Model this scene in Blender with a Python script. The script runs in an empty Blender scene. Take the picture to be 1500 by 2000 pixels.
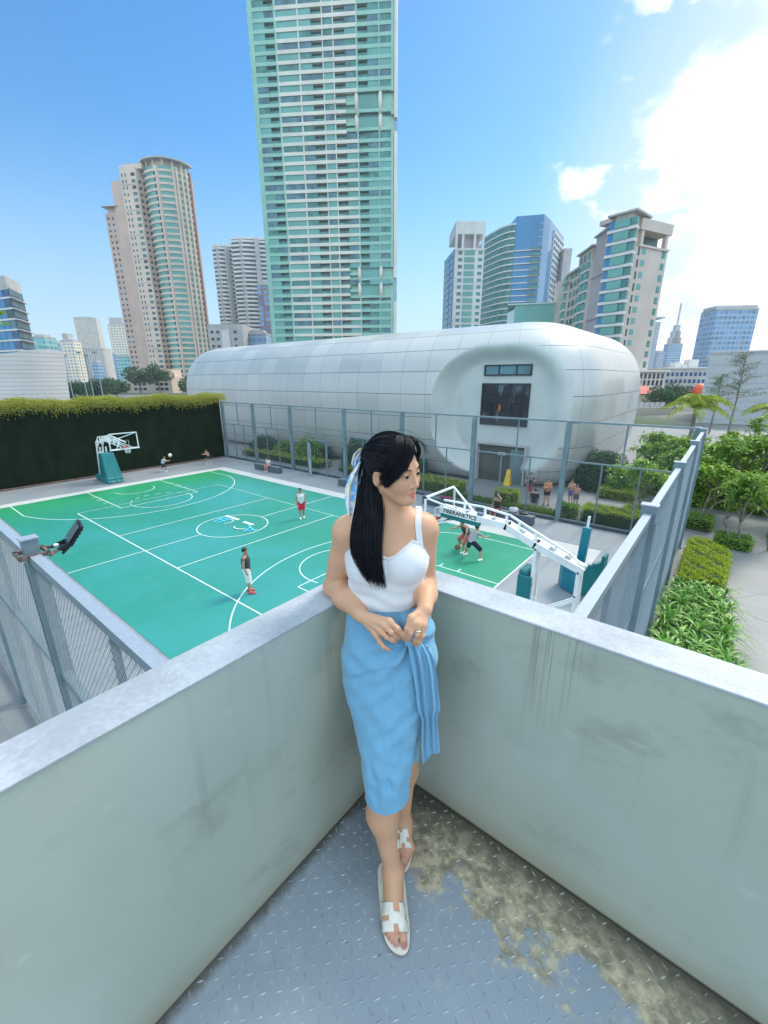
import bpy, math, random
import numpy as np
random.seed(7)
rng = np.random.default_rng(11)
scene = bpy.context.scene
COL = scene.collection
rad = math.radians
# ---------------------------------------------------------------- camera
CAM = np.array([19.71, -11.53, 7.478])
YAW, PITCH, ROLL, FPX = rad(128.878), rad(-17.565), rad(-0.203), 822.16
cd = bpy.data.cameras.new("camera"); cam = bpy.data.objects.new("camera", cd); COL.objects.link(cam)
cd.sensor_fit = 'HORIZONTAL'; cd.sensor_width = 36.0; cd.lens = 36.0 * FPX / 1500.0
cd.clip_start = 0.05; cd.clip_end = 6000
cam.location = CAM
_f = np.array([math.cos(YAW)*math.cos(PITCH), math.sin(YAW)*math.cos(PITCH), math.sin(PITCH)])
_r = np.cross(_f, [0, 0, 1]); _r /= np.linalg.norm(_r); _u = np.cross(_r, _f)
_r, _u = _r*math.cos(ROLL)+_u*math.sin(ROLL), -_r*math.sin(ROLL)+_u*math.cos(ROLL)
from mathutils import Matrix, Vector
cam.matrix_world = Matrix(((_r[0], _u[0], -_f[0], CAM[0]), (_r[1], _u[1], -_f[1], CAM[1]), (_r[2], _u[2], -_f[2], CAM[2]), (0, 0, 0, 1)))
scene.camera = cam
# ---------------------------------------------------------------- light
SUN_AZ, SUN_EL = rad(78), rad(47)      # world direction towards the sun
SUND = np.array([math.cos(SUN_AZ)*math.cos(SUN_EL), math.sin(SUN_AZ)*math.cos(SUN_EL), math.sin(SUN_EL)])
sd = bpy.data.lights.new("sun", 'SUN'); sd.energy = 1.5; sd.angle = rad(18); sd.color = (1.0, 0.9, 0.74)
so = bpy.data.objects.new("sun", sd); COL.objects.link(so)
so.rotation_euler = Vector(SUND).to_track_quat('Z', 'Y').to_euler()
so.location = (0, 60, 80)
W = bpy.data.worlds.new("World"); scene.world = W; W.use_nodes = True
nt = W.node_tree; N = nt.nodes; L = nt.links
bg = N['Background']; bg.inputs[1].default_value = 0.15
sky = N.new('ShaderNodeTexSky'); sky.sky_type = 'NISHITA'; sky.sun_disc = False
sky.sun_elevation = SUN_EL; sky.sun_rotation = math.pi/2 - SUN_AZ
sky.air_density = 1.0; sky.dust_density = 0.4; sky.ozone_density = 1.5
hs = N.new('ShaderNodeHueSaturation'); hs.inputs['Saturation'].default_value = 1.4; hs.inputs['Value'].default_value = 0.58; hs.inputs['Hue'].default_value = 0.496
L.new(sky.outputs[0], hs.inputs['Color'])
tc = N.new('ShaderNodeTexCoord')
def wmath(op, a, b=None, c=None, clamp=False):
    n = N.new('ShaderNodeMath'); n.operation = op; n.use_clamp = clamp
    for i, v in enumerate((a, b, c)):
        if v is None: continue
        if isinstance(v, (int, float)): n.inputs[i].default_value = v
        else: L.new(v, n.inputs[i])
    return n.outputs[0]
def wdot(d):
    n = N.new('ShaderNodeVectorMath'); n.operation = 'DOT_PRODUCT'; L.new(tc.outputs['Generated'], n.inputs[0]); n.inputs[1].default_value = tuple(d); return n.outputs['Value']
def wnoise(scale, detail, zs=2.2):
    m = N.new('ShaderNodeMapping'); m.inputs['Scale'].default_value = (1, 1, zs); L.new(tc.outputs['Generated'], m.inputs[0])
    n = N.new('ShaderNodeTexNoise'); n.inputs['Scale'].default_value = scale; n.inputs['Detail'].default_value = detail; n.inputs['Roughness'].default_value = 0.55
    L.new(m.outputs[0], n.inputs['Vector']); return n.outputs[0]
def wsmooth(x, lo, hi):
    n = N.new('ShaderNodeMapRange'); n.interpolation_type = 'SMOOTHSTEP'; n.inputs[1].default_value = lo; n.inputs[2].default_value = hi; L.new(x, n.inputs[0]); return n.outputs[0]
CLD = np.array([math.cos(rad(77))*math.cos(rad(8)), math.sin(rad(77))*math.cos(rad(8)), math.sin(rad(8))])   # where the cloud bank stands
near = wdot(CLD)
sep = N.new('ShaderNodeSeparateXYZ'); L.new(tc.outputs['Generated'], sep.inputs[0])
def wmix(f, a, c):
    n = N.new('ShaderNodeMix'); n.data_type = 'RGBA'; L.new(f, n.inputs[0]); L.new(a, n.inputs[6]); n.inputs[7].default_value = tuple(c)+(1,); return n.outputs[2]
col = wmix(wmath('MULTIPLY', wsmooth(sep.outputs[2], 0.42, -0.02), 0.75), hs.outputs[0], (1.45, 2.0, 2.5))          # paler towards the horizon
col = wmix(wmath('MULTIPLY', wsmooth(near, 0.79, 0.96), 0.85), col, (2.5, 2.75, 2.9))                                # glare round the low cloud bank
bank = wsmooth(wmath('ADD', near, wmath('MULTIPLY', wmath('SUBTRACT', wnoise(3.4, 9, 1.5), 0.5), 0.44)), 0.90, 0.95)
puff = wmath('MULTIPLY', wsmooth(wnoise(6.0, 9, 1.6), 0.55, 0.62), wsmooth(near, 0.80, 0.86))
shade = wsmooth(wnoise(4.2, 6, 2.4), 0.56, 0.68)
col = wmix(wmath('MAXIMUM', bank, puff), col, (3.6, 3.6, 3.55))
col = wmix(wmath('MULTIPLY', wmath('MULTIPLY', shade, bank), 0.45), col, (2.0, 2.25, 2.6))
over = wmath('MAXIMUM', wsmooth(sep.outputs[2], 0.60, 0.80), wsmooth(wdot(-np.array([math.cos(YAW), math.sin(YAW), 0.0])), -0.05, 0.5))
col = wmix(wmath('MULTIPLY', over, 0.85), col, (4.5, 5.55, 6.3))                                                     # bright veil added out of view, overhead and behind, to lift shaded surfaces
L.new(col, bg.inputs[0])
scene.view_settings.view_transform = 'Standard'; scene.view_settings.look = 'None'
scene.view_settings.exposure = 1.3; scene.view_settings.gamma = 1
scene.cycles.max_bounces = 6; scene.cycles.transparent_max_bounces = 8
# ---------------------------------------------------------------- helpers
RH = np.array([math.sin(YAW), -math.cos(YAW), 0.0])      # level right of the view
FH = np.array([math.cos(YAW), math.sin(YAW), 0.0])       # level ahead
def ray(px, py): return _f + _r*(px-750)/FPX - _u*(py-1000)/FPX
def atz(px, py, z=0.0):
    d = ray(px, py); return CAM + d*(z-CAM[2])/d[2]
def atx(px, py, x):
    d = ray(px, py); return CAM + d*(x-CAM[0])/d[0]
def aty(px, py, y):
    d = ray(px, py); return CAM + d*(y-CAM[1])/d[1]
def atd(px, py, dep):                                    # surveyed point at a level distance ahead
    d = ray(px, py); return CAM + d*dep/(d @ FH)

def tag(o, label=None, cat=None, group=None, kind=None):
    if label: o['label'] = label
    if cat: o['category'] = cat
    if group: o['group'] = group
    if kind: o['kind'] = kind
    return o
def thing(name, label, cat, loc=(0, 0, 0), rz=0.0, group=None):
    o = bpy.data.objects.new(name, None); COL.objects.link(o)
    o.empty_display_size = 0.2
    o.location = tuple(map(float, loc)); o.rotation_euler = (0, 0, rz)
    return tag(o, label, cat, group)
def dup(root, loc, rz=0.0, scale=1.0, label=None, group=None):
    r = root.copy(); COL.objects.link(r); r.location = tuple(map(float, loc)); r.rotation_euler = (0, 0, rz); r.scale = (scale,)*3
    if label: r['label'] = label
    if group: r['group'] = group
    for ch in list(root.children):
        c = ch.copy(); COL.objects.link(c); c.parent = r
        for g in list(ch.children):
            e = g.copy(); COL.objects.link(e); e.parent = c
    return r

class MB:
    """collects shapes; build() links them as one mesh object"""
    def __init__(s): s.v = []; s.f = []; s.m = []; s.n = 0; s.uv = {}
    def add(s, V, F, mi=0):
        V = np.asarray(V, float).reshape(-1, 3); s.v.append(V)
        for k in F: s.f.append(tuple(int(i)+s.n for i in k)); s.m.append(mi)
        s.n += len(V); return s
    def box(s, lo, hi, mi=0, rz=0.0, piv=None):
        x0, y0, z0 = lo; x1, y1, z1 = hi
        V = np.array([(x0, y0, z0), (x1, y0, z0), (x1, y1, z0), (x0, y1, z0), (x0, y0, z1), (x1, y0, z1), (x1, y1, z1), (x0, y1, z1)], float)
        if rz:
            p = np.array(piv if piv is not None else ((x0+x1)/2, (y0+y1)/2)); c, q = math.cos(rz), math.sin(rz)
            xy = V[:, :2]-p; V[:, :2] = np.c_[xy[:, 0]*c-xy[:, 1]*q, xy[:, 0]*q+xy[:, 1]*c]+p
        return s.add(V, [(0, 3, 2, 1), (4, 5, 6, 7), (0, 1, 5, 4), (1, 2, 6, 5), (2, 3, 7, 6), (3, 0, 4, 7)], mi)
    def bbox(s, lo, hi, b=0.01, mi=0):                  # box with chamfered edges
        lo = np.array(lo, float); hi = np.array(hi, float); c = (lo+hi)/2; h = (hi-lo)/2; b = min(b, *(h*0.49))
        V = []; idx = {}
        for sx in (-1, 1):
            for sy in (-1, 1):
                for sz in (-1, 1):
                    for k in range(3):
                        w = h - b; w[k] = h[k]
                        idx[(sx, sy, sz, k)] = len(V); V.append(c + np.array((sx, sy, sz))*w)
        F = []
        for k in range(3):
            a, d = [(1, 2), (2, 0), (0, 1)][k]
            for sg in (-1, 1):
                q = []
                for (p, t) in ((-1, -1), (1, -1), (1, 1), (-1, 1)):
                    sgn = [0, 0, 0]; sgn[k] = sg; sgn[a] = p; sgn[d] = t; q.append(idx[(*sgn, k)])
                F.append(q if sg > 0 else q[::-1])
        for k in range(3):                              # edge strips
            a, d = [(1, 2), (2, 0), (0, 1)][k]
            for p in (-1, 1):
                for t in (-1, 1):
                    s0 = [0]*3; s1 = [0]*3
                    for z_, ss in ((-1, s0), (1, s1)): ss[k] = z_; ss[a] = p; ss[d] = t
                    q = [idx[(*s0, a)], idx[(*s1, a)], idx[(*s1, d)], idx[(*s0, d)]]
                    F.append(q if p*t < 0 else q[::-1])
        for sx in (-1, 1):
            for sy in (-1, 1):
                for sz in (-1, 1):
                    q = [idx[(sx, sy, sz, k)] for k in range(3)]
                    F.append(q if sx*sy*sz > 0 else q[::-1])
        return s.add(np.array(V), F, mi)
    def beam(s, a, b, w, h=None, mi=0, up=(0, 0, 1), ext=0.0):  # rectangular bar between two points
        a = np.array(a, float); b = np.array(b, float); h = w if h is None else h
        d = b-a; ln = np.linalg.norm(d); d /= ln; a = a-d*ext; b = b+d*ext
        u = np.array(up, float)
        if abs(d @ u) > 0.98: u = np.array((0, 1.0, 0))
        r = np.cross(d, u); r /= np.linalg.norm(r); u = np.cross(r, d)
        V = []
        for p in (a, b):
            for (i, j) in ((-1, -1), (1, -1), (1, 1), (-1, 1)): V.append(p+r*i*w/2+u*j*h/2)
        return s.add(V, [(0, 3, 2, 1), (4, 5, 6, 7), (0, 1, 5, 4), (1, 2, 6, 5), (2, 3, 7, 6), (3, 0, 4, 7)][:], mi)
    def tube(s, P, R, n=8, mi=0, cap=True, flat=1.0):
        P = np.asarray(P, float); k = len(P); R = np.full(k, R) if np.isscalar(R) else np.asarray(R, float)
        T = np.gradient(P, axis=0); T /= np.linalg.norm(T, axis=1)[:, None]+1e-12
        u = np.array((0, 0, 1.0)) if abs(T[0][2]) < 0.9 else np.array((1.0, 0, 0))
        V = []; an = np.arange(n)*2*math.pi/n
        for i in range(k):
            r = np.cross(T[i], u); r /= np.linalg.norm(r)+1e-12; u = np.cross(r, T[i])
            V.append(P[i]+R[i]*(np.cos(an)[:, None]*r+flat*np.sin(an)[:, None]*u))
        F = [(i*n+j, i*n+(j+1) % n, (i+1)*n+(j+1) % n, (i+1)*n+j) for i in range(k-1) for j in range(n)]
        if cap and n > 2: F += [tuple(range(n))[::-1], tuple((k-1)*n+j for j in range(n))]
        return s.add(np.concatenate(V), F, mi)
    def prism(s, poly, z0, z1, mi=0):
        n = len(poly); V = [(x, y, z0) for x, y in poly]+[(x, y, z1) for x, y in poly]
        return s.add(V, [tuple(range(n))[::-1], tuple(range(n, 2*n))]+[(i, (i+1) % n, n+(i+1) % n, n+i) for i in range(n)], mi)
    def grid(s, G, mi=0, wu=False, wv=False):            # G[i][j] points
        G = np.asarray(G, float); a, b = G.shape[:2]
        F = []
        for i in range(a if wu else a-1):
            for j in range(b if wv else b-1):
                F.append((i*b+j, ((i+1) % a)*b+j, ((i+1) % a)*b+(j+1) % b, i*b+(j+1) % b))
        return s.add(G.reshape(-1, 3), F, mi)
    def sphere(s, c, r, n=12, m=8, mi=0):
        r = np.array((r, r, r) if np.isscalar(r) else r, float)
        th = np.linspace(0, math.pi, m+1)[1:-1]; ph = np.arange(n)*2*math.pi/n
        V = [(0, 0, 1)]+[(math.sin(t)*math.cos(p), math.sin(t)*math.sin(p), math.cos(t)) for t in th for p in ph]+[(0, 0, -1)]
        F = [(0, 1+j, 1+(j+1) % n) for j in range(n)]
        for i in range(m-2): F += [(1+i*n+j, 1+(i+1)*n+j, 1+(i+1)*n+(j+1) % n, 1+i*n+(j+1) % n) for j in range(n)]
        e = 1+(m-1)*n; F += [(e, 1+(m-2)*n+(j+1) % n, 1+(m-2)*n+j) for j in range(n)]
        return s.add(np.array(V)*r+np.array(c, float), F, mi)
    def split(s, name, mats, parent):                    # every shape added becomes a part of its own
        k = 0; fo = 0
        for V in s.v:
            fs = []; ms = []
            while fo < len(s.f) and s.f[fo][0] < k+len(V): fs.append(tuple(i-k for i in s.f[fo])); ms.append(s.m[fo]); fo += 1
            o = MB(); o.v = [V]; o.f = fs; o.m = [0]*len(fs); o.n = len(V); o.build(name, mats[ms[0]], parent); k += len(V)
    def build(s, name, mats, parent=None, world=True, smooth=False, org=None):
        V = np.concatenate(s.v) if s.v else np.zeros((0, 3))
        off = np.zeros(3)
        if parent is not None and world:
            p = parent
            while p is not None: off = off+np.array(p.location); p = p.parent
        elif org is not None: off = np.array(org, float)
        me = bpy.data.meshes.new(name)
        me.from_pydata((V-off).tolist(), [], s.f)
        mats = mats if isinstance(mats, (list, tuple)) else [mats]
        for m in mats: me.materials.append(m)
        if len(mats) > 1: me.polygons.foreach_set('material_index', np.array(s.m, np.int32))
        if smooth: me.polygons.foreach_set('use_smooth', np.ones(len(me.polygons), bool))
        me.update()
        o = bpy.data.objects.new(name, me); COL.objects.link(o)
        if parent is not None: o.parent = parent
        elif org is not None: o.location = tuple(off)
        return o
def fast_mesh(name, V, Q, mats, parent=None, mi=None, smooth=False, col=None, org=None):
    """big meshes of equal polygons straight from arrays"""
    V = np.asarray(V, np.float32); Q = np.asarray(Q, np.int32); k = Q.shape[1]
    if parent is not None:
        p = parent
        while p is not None: V = V-np.array(p.location, np.float32); p = p.parent
    elif org is not None: V = V-np.array(org, np.float32)
    me = bpy.data.meshes.new(name)
    me.vertices.add(len(V)); me.vertices.foreach_set('co', V.ravel())
    me.loops.add(Q.size); me.loops.foreach_set('vertex_index', Q.ravel())
    me.polygons.add(len(Q)); me.polygons.foreach_set('loop_start', np.arange(0, Q.size, k, dtype=np.int32))
    for m in (mats if isinstance(mats, (list, tuple)) else [mats]): me.materials.append(m)
    if mi is not None: me.polygons.foreach_set('material_index', np.asarray(mi, np.int32))
    if smooth: me.polygons.foreach_set('use_smooth', np.ones(len(Q), bool))
    if col is not None:
        a = me.color_attributes.new('tint', 'FLOAT_COLOR', 'POINT'); a.data.foreach_set('color', np.asarray(col, np.float32).ravel())
    me.update(calc_edges=True); me.validate()
    o = bpy.data.objects.new(name, me); COL.objects.link(o)
    if parent is not None: o.parent = parent
    elif org is not None: o.location = tuple(map(float, org))
    return o

# ---------------------------------------------------------------- materials
def mat(name, col, rough=0.6, metal=0.0, var=0.12, vs=2.0, bump=0.0, bs=30.0, spec=0.5, coat=0.0, alpha=1.0, trans=0.0, col2=None, lo=0.35, hi=0.65, dist=0.02, sheen=0.0):
    m = bpy.data.materials.new(name); m.use_nodes = True; n = m.node_tree.nodes; l = m.node_tree.links
    b = n['Principled BSDF']; b.inputs['Roughness'].default_value = rough; b.inputs['Metallic'].default_value = metal
    b.inputs['Specular IOR Level'].default_value = spec; b.inputs['Coat Weight'].default_value = coat
    b.inputs['Alpha'].default_value = alpha; b.inputs['Transmission Weight'].default_value = trans; b.inputs['Sheen Weight'].default_value = sheen
    c = tuple(col)+(1,)
    if var or col2:
        t = n.new('ShaderNodeTexCoord'); nz = n.new('ShaderNodeTexNoise'); nz.inputs['Scale'].default_value = vs; nz.inputs['Detail'].default_value = 6
        l.new(t.outputs['Object'], nz.inputs['Vector'])
        cr = n.new('ShaderNodeValToRGB'); cr.color_ramp.elements[0].position = lo; cr.color_ramp.elements[1].position = hi
        c2 = tuple(col2) if col2 else tuple(min(1, x*(1+var)) for x in col)
        c1 = tuple(col) if col2 else tuple(x*(1-var) for x in col)
        cr.color_ramp.elements[0].color = c1+(1,); cr.color_ramp.elements[1].color = c2+(1,)
        l.new(nz.outputs[0], cr.inputs[0]); l.new(cr.outputs[0], b.inputs['Base Color'])
    else: b.inputs['Base Color'].default_value = c
    if bump:
        t2 = n.new('ShaderNodeTexCoord'); nb = n.new('ShaderNodeTexNoise'); nb.inputs['Scale'].default_value = bs; nb.inputs['Detail'].default_value = 4
        l.new(t2.outputs['Object'], nb.inputs['Vector']); bp = n.new('ShaderNodeBump'); bp.inputs['Strength'].default_value = bump; bp.inputs['Distance'].default_value = dist
        l.new(nb.outputs[0], bp.inputs['Height']); l.new(bp.outputs[0], b.inputs['Normal'])
    return m
class NT:
    """small node-tree writer"""
    def __init__(s, name, rough=0.6, spec=0.5):
        s.m = bpy.data.materials.new(name); s.m.use_nodes = True; s.n = s.m.node_tree.nodes; s.l = s.m.node_tree.links; s.b = s.n['Principled BSDF']
        s.b.inputs['Roughness'].default_value = rough; s.b.inputs['Specular IOR Level'].default_value = spec
    def put(s, sock, v):
        if isinstance(v, bpy.types.NodeSocket): s.l.new(v, sock)
        else: sock.default_value = v
    def co(s, which='Object'): return s.n.new('ShaderNodeTexCoord').outputs[which]
    def noise(s, vec, scale, detail=5, rough=0.5):
        x = s.n.new('ShaderNodeTexNoise'); x.inputs['Scale'].default_value = scale; x.inputs['Detail'].default_value = detail; x.inputs['Roughness'].default_value = rough
        s.l.new(vec, x.inputs['Vector']); return x.outputs[0]
    def mapv(s, vec, scale=(1, 1, 1), loc=(0, 0, 0), rot=(0, 0, 0)):
        x = s.n.new('ShaderNodeMapping'); x.inputs['Scale'].default_value = scale; x.inputs['Location'].default_value = loc; x.inputs['Rotation'].default_value = rot
        s.l.new(vec, x.inputs[0]); return x.outputs[0]
    def xyz(s, vec):
        x = s.n.new('ShaderNodeSeparateXYZ'); s.l.new(vec, x.inputs[0]); return x.outputs
    def math(s, op, a, b=0.0, c=0.0, clamp=False):
        x = s.n.new('ShaderNodeMath'); x.operation = op; x.use_clamp = clamp
        for i, v in enumerate((a, b, c)): s.put(x.inputs[i], v)
        return x.outputs[0]
    def ss(s, x, lo, hi, a=0.0, b=1.0):
        k = s.n.new('ShaderNodeMapRange'); k.interpolation_type = 'SMOOTHSTEP'
        for i, v in enumerate((x, lo, hi, a, b)): s.put(k.inputs[i], v)
        return k.outputs[0]
    def mix(s, f, a, b):
        x = s.n.new('ShaderNodeMix'); x.data_type = 'RGBA'
        for sock, v in ((x.inputs[0], f), (x.inputs[6], a), (x.inputs[7], b)):
            s.put(sock, (tuple(v)+(1,) if isinstance(v, tuple) and len(v) == 3 else v))
        return x.outputs[2]
    def color(s, v): s.put(s.b.inputs['Base Color'], tuple(v)+(1,) if isinstance(v, tuple) and len(v) == 3 else v); return s
    def bump(s, h, strength=0.3, dist=0.01):
        x = s.n.new('ShaderNodeBump'); x.inputs['Strength'].default_value = strength; x.inputs['Distance'].default_value = dist
        s.l.new(h, x.inputs['Height']); s.l.new(x.outputs[0], s.b.inputs['Normal']); return s
def bar_lines(t, x, period, width, off=0.0):
    """1 on a thin line every period"""
    fr = t.math('FRACT', t.math('DIVIDE', t.math('ADD', x, off), period))
    return t.math('LESS_THAN', fr, width/period)
M = {}
M['white_metal'] = mat('white_metal', (0.78, 0.8, 0.8), 0.4, 0, 0.06, 3)
M['steel'] = mat('blue_grey_steel', (0.16, 0.225, 0.255), 0.42, 0.15, 0.12, 1.5, 0.05, 60)
M['steel_light'] = NT('galvanised_steel', 0.45)
_t = M['steel_light']; _c = _t.co(); _v = _t.n.new('ShaderNodeTexVoronoi'); _v.inputs['Scale'].default_value = 60; _t.l.new(_c, _v.inputs['Vector'])
_t.color(_t.mix(_t.math('MULTIPLY', _t.noise(_c, 14, 6), _v.outputs['Distance']), (0.27, 0.325, 0.39), (0.45, 0.5, 0.57))); _t.b.inputs['Metallic'].default_value = 0.25
M['steel_light'] = _t.m
M['wire'] = mat('mesh_wire', (0.2, 0.25, 0.28), 0.5, 0.3, 0.1, 8)
M['teal_pad'] = mat('teal_vinyl', (0.005, 0.16, 0.17), 0.4, 0, 0.12, 1.2, 0.12, 5)
M['blue_pad'] = mat('blue_vinyl', (0.005, 0.2, 0.28), 0.42, 0, 0.1, 1.2, 0.1, 5)
M['black'] = mat('black_plastic', (0.012, 0.014, 0.018), 0.45, 0, 0.2, 9)
M['dark'] = mat('dark_void', (0.02, 0.025, 0.03), 0.6, 0, 0.3, 1)
M['rust'] = mat('rusty_steel', (0.1, 0.045, 0.02), 0.8, 0.2, 0.5, 22, 0.3, 80, col2=(0.22, 0.2, 0.18))
def glass_mat(name, col, rough=0.1, var=0.35, vs=0.35, spec=0.4):
    return mat(name, col, rough, 0.0, var, vs, spec=spec)
M['glass_teal'] = glass_mat('teal_window_glass', (0.035, 0.16, 0.15))
M['glass_blue'] = glass_mat('blue_window_glass', (0.02, 0.09, 0.2))
M['glass_dark'] = glass_mat('dark_window_glass', (0.02, 0.035, 0.045))
M['bark'] = mat('bark', (0.2, 0.17, 0.14), 0.9, 0, 0.35, 6, 0.5, 25)
def leaf_mat(name, c1, c2, vs=1.2, rough=0.5, tr=0.25):
    t = NT(name, rough, 0.35); c = t.co(); r = t.n.new('ShaderNodeNewGeometry').outputs['Random Per Island']
    col = t.mix(t.math('ADD', t.math('MULTIPLY', r, 0.7), t.math('MULTIPLY', t.noise(c, vs, 3), 0.45)), c1, c2)
    t.color(col)
    tl = t.n.new('ShaderNodeBsdfTranslucent'); t.l.new(col, tl.inputs[0]); ms = t.n.new('ShaderNodeMixShader'); ms.inputs[0].default_value = tr
    t.l.new(t.b.outputs[0], ms.inputs[1]); t.l.new(tl.outputs[0], ms.inputs[2]); t.l.new(ms.outputs[0], t.n['Material Output'].inputs[0])
    return t.m
# ================================================================ city
def gp(px, dep):                                          # point of the city ground at a level distance ahead
    return CAM[:2]+RH[:2]*dep*(px-750)/862.2+FH[:2]*dep
def hz(py, dep):
    v = -(py-1000)/FPX; return CAM[2]+dep*(-0.3018+0.9534*v)/(0.9534+0.3018*v)
class Fac:
    """a wall plane from A to B (left to right seen from outside)"""
    def __init__(s, A, B):
        s.A = np.array(A[:2], float); s.B = np.array(B[:2], float); s.e = s.B-s.A; s.w = np.linalg.norm(s.e); s.e /= s.w; s.n = np.array((s.e[1], -s.e[0]))
    def box(s, mb, u0, u1, z0, z1, d0, d1, mi=0):
        c = [s.A+s.e*u+s.n*d for d in (d1, d0) for u in (u0, u1)]
        V = [(c[0][0], c[0][1], z0), (c[1][0], c[1][1], z0), (c[3][0], c[3][1], z0), (c[2][0], c[2][1], z0)]
        V += [(a, b, z1) for a, b, _ in V]
        mb.add(V, [(0, 3, 2, 1), (4, 5, 6, 7), (0, 1, 5, 4), (1, 2, 6, 5), (2, 3, 7, 6), (3, 0, 4, 7)], mi)
def windows(root, items, mats, name='window'):
    """items: (fac,u0,u1,z0,z1,d0,d1,mi); the 100 nearest the eye singly, the rest as one part"""
    def key(it):
        p = it[0].A+it[0].e*(it[1]+it[2])/2; dd = np.hypot(*(p-CAM[:2])); sc = (it[2]-it[1])*(it[4]-it[3])/(dd*dd)
        py_vis = 0 if it[4] < 200 else 1
        return (py_vis, -sc)
    items = sorted(items, key=key)
    for it in items[:100]:
        mb = MB(); it[0].box(mb, *it[1:7], 0); mb.build(name, mats[it[7]], root)
    if len(items) > 100:
        mb = MB()
        for it in items[100:]: it[0].box(mb, *it[1:7], it[7])
        tag(mb.build(name, mats, root), kind='stuff')
def slab_poly(mb, poly, z0, z1, mi=0): mb.prism([tuple(p) for p in poly], z0, z1, mi)

C_green = mat('green_tinted_cladding', (0.24, 0.46, 0.38), 0.45, 0, 0.08, 0.2)
C_cream = mat('cream_cladding', (0.62, 0.6, 0.53), 0.6, 0, 0.08, 0.15)
C_pink = mat('pink_render', (0.53, 0.385, 0.32), 0.75, 0, 0.08, 0.1)
C_pinkl = mat('pale_render', (0.62, 0.5, 0.41), 0.75, 0, 0.08, 0.1)
C_grey = mat('grey_concrete_facade', (0.42, 0.41, 0.41), 0.8, 0, 0.12, 0.3)
C_white = mat('white_render', (0.62, 0.61, 0.6), 0.7, 0, 0.06, 0.2)
C_beige = mat('beige_render', (0.55, 0.46, 0.4), 0.75, 0, 0.07, 0.15)
C_mauve = mat('mauve_render', (0.4, 0.36, 0.38), 0.75, 0, 0.07, 0.15)
C_core = mat('dark_teal_glass_core', (0.05, 0.14, 0.13), 0.3, 0, 0.4, 0.3)  # core walls are dark teal glass
G_t1 = glass_mat('teal_glass_light', (0.11, 0.33, 0.3), .08, .15, .06); G_t2 = glass_mat('teal_glass_deep', (0.045, 0.2, 0.18)); G_t3 = glass_mat('slate_glass', (0.06, 0.16, 0.2))
G_b1 = glass_mat('azure_glass', (0.02, 0.19, 0.4), .08, .12, .05); G_b2 = glass_mat('deep_blue_glass', (0.015, 0.06, 0.16)); G_d = M['glass_dark']
GL = [G_t1, G_t2, G_t3, G_b1, G_b2, G_d]

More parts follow.
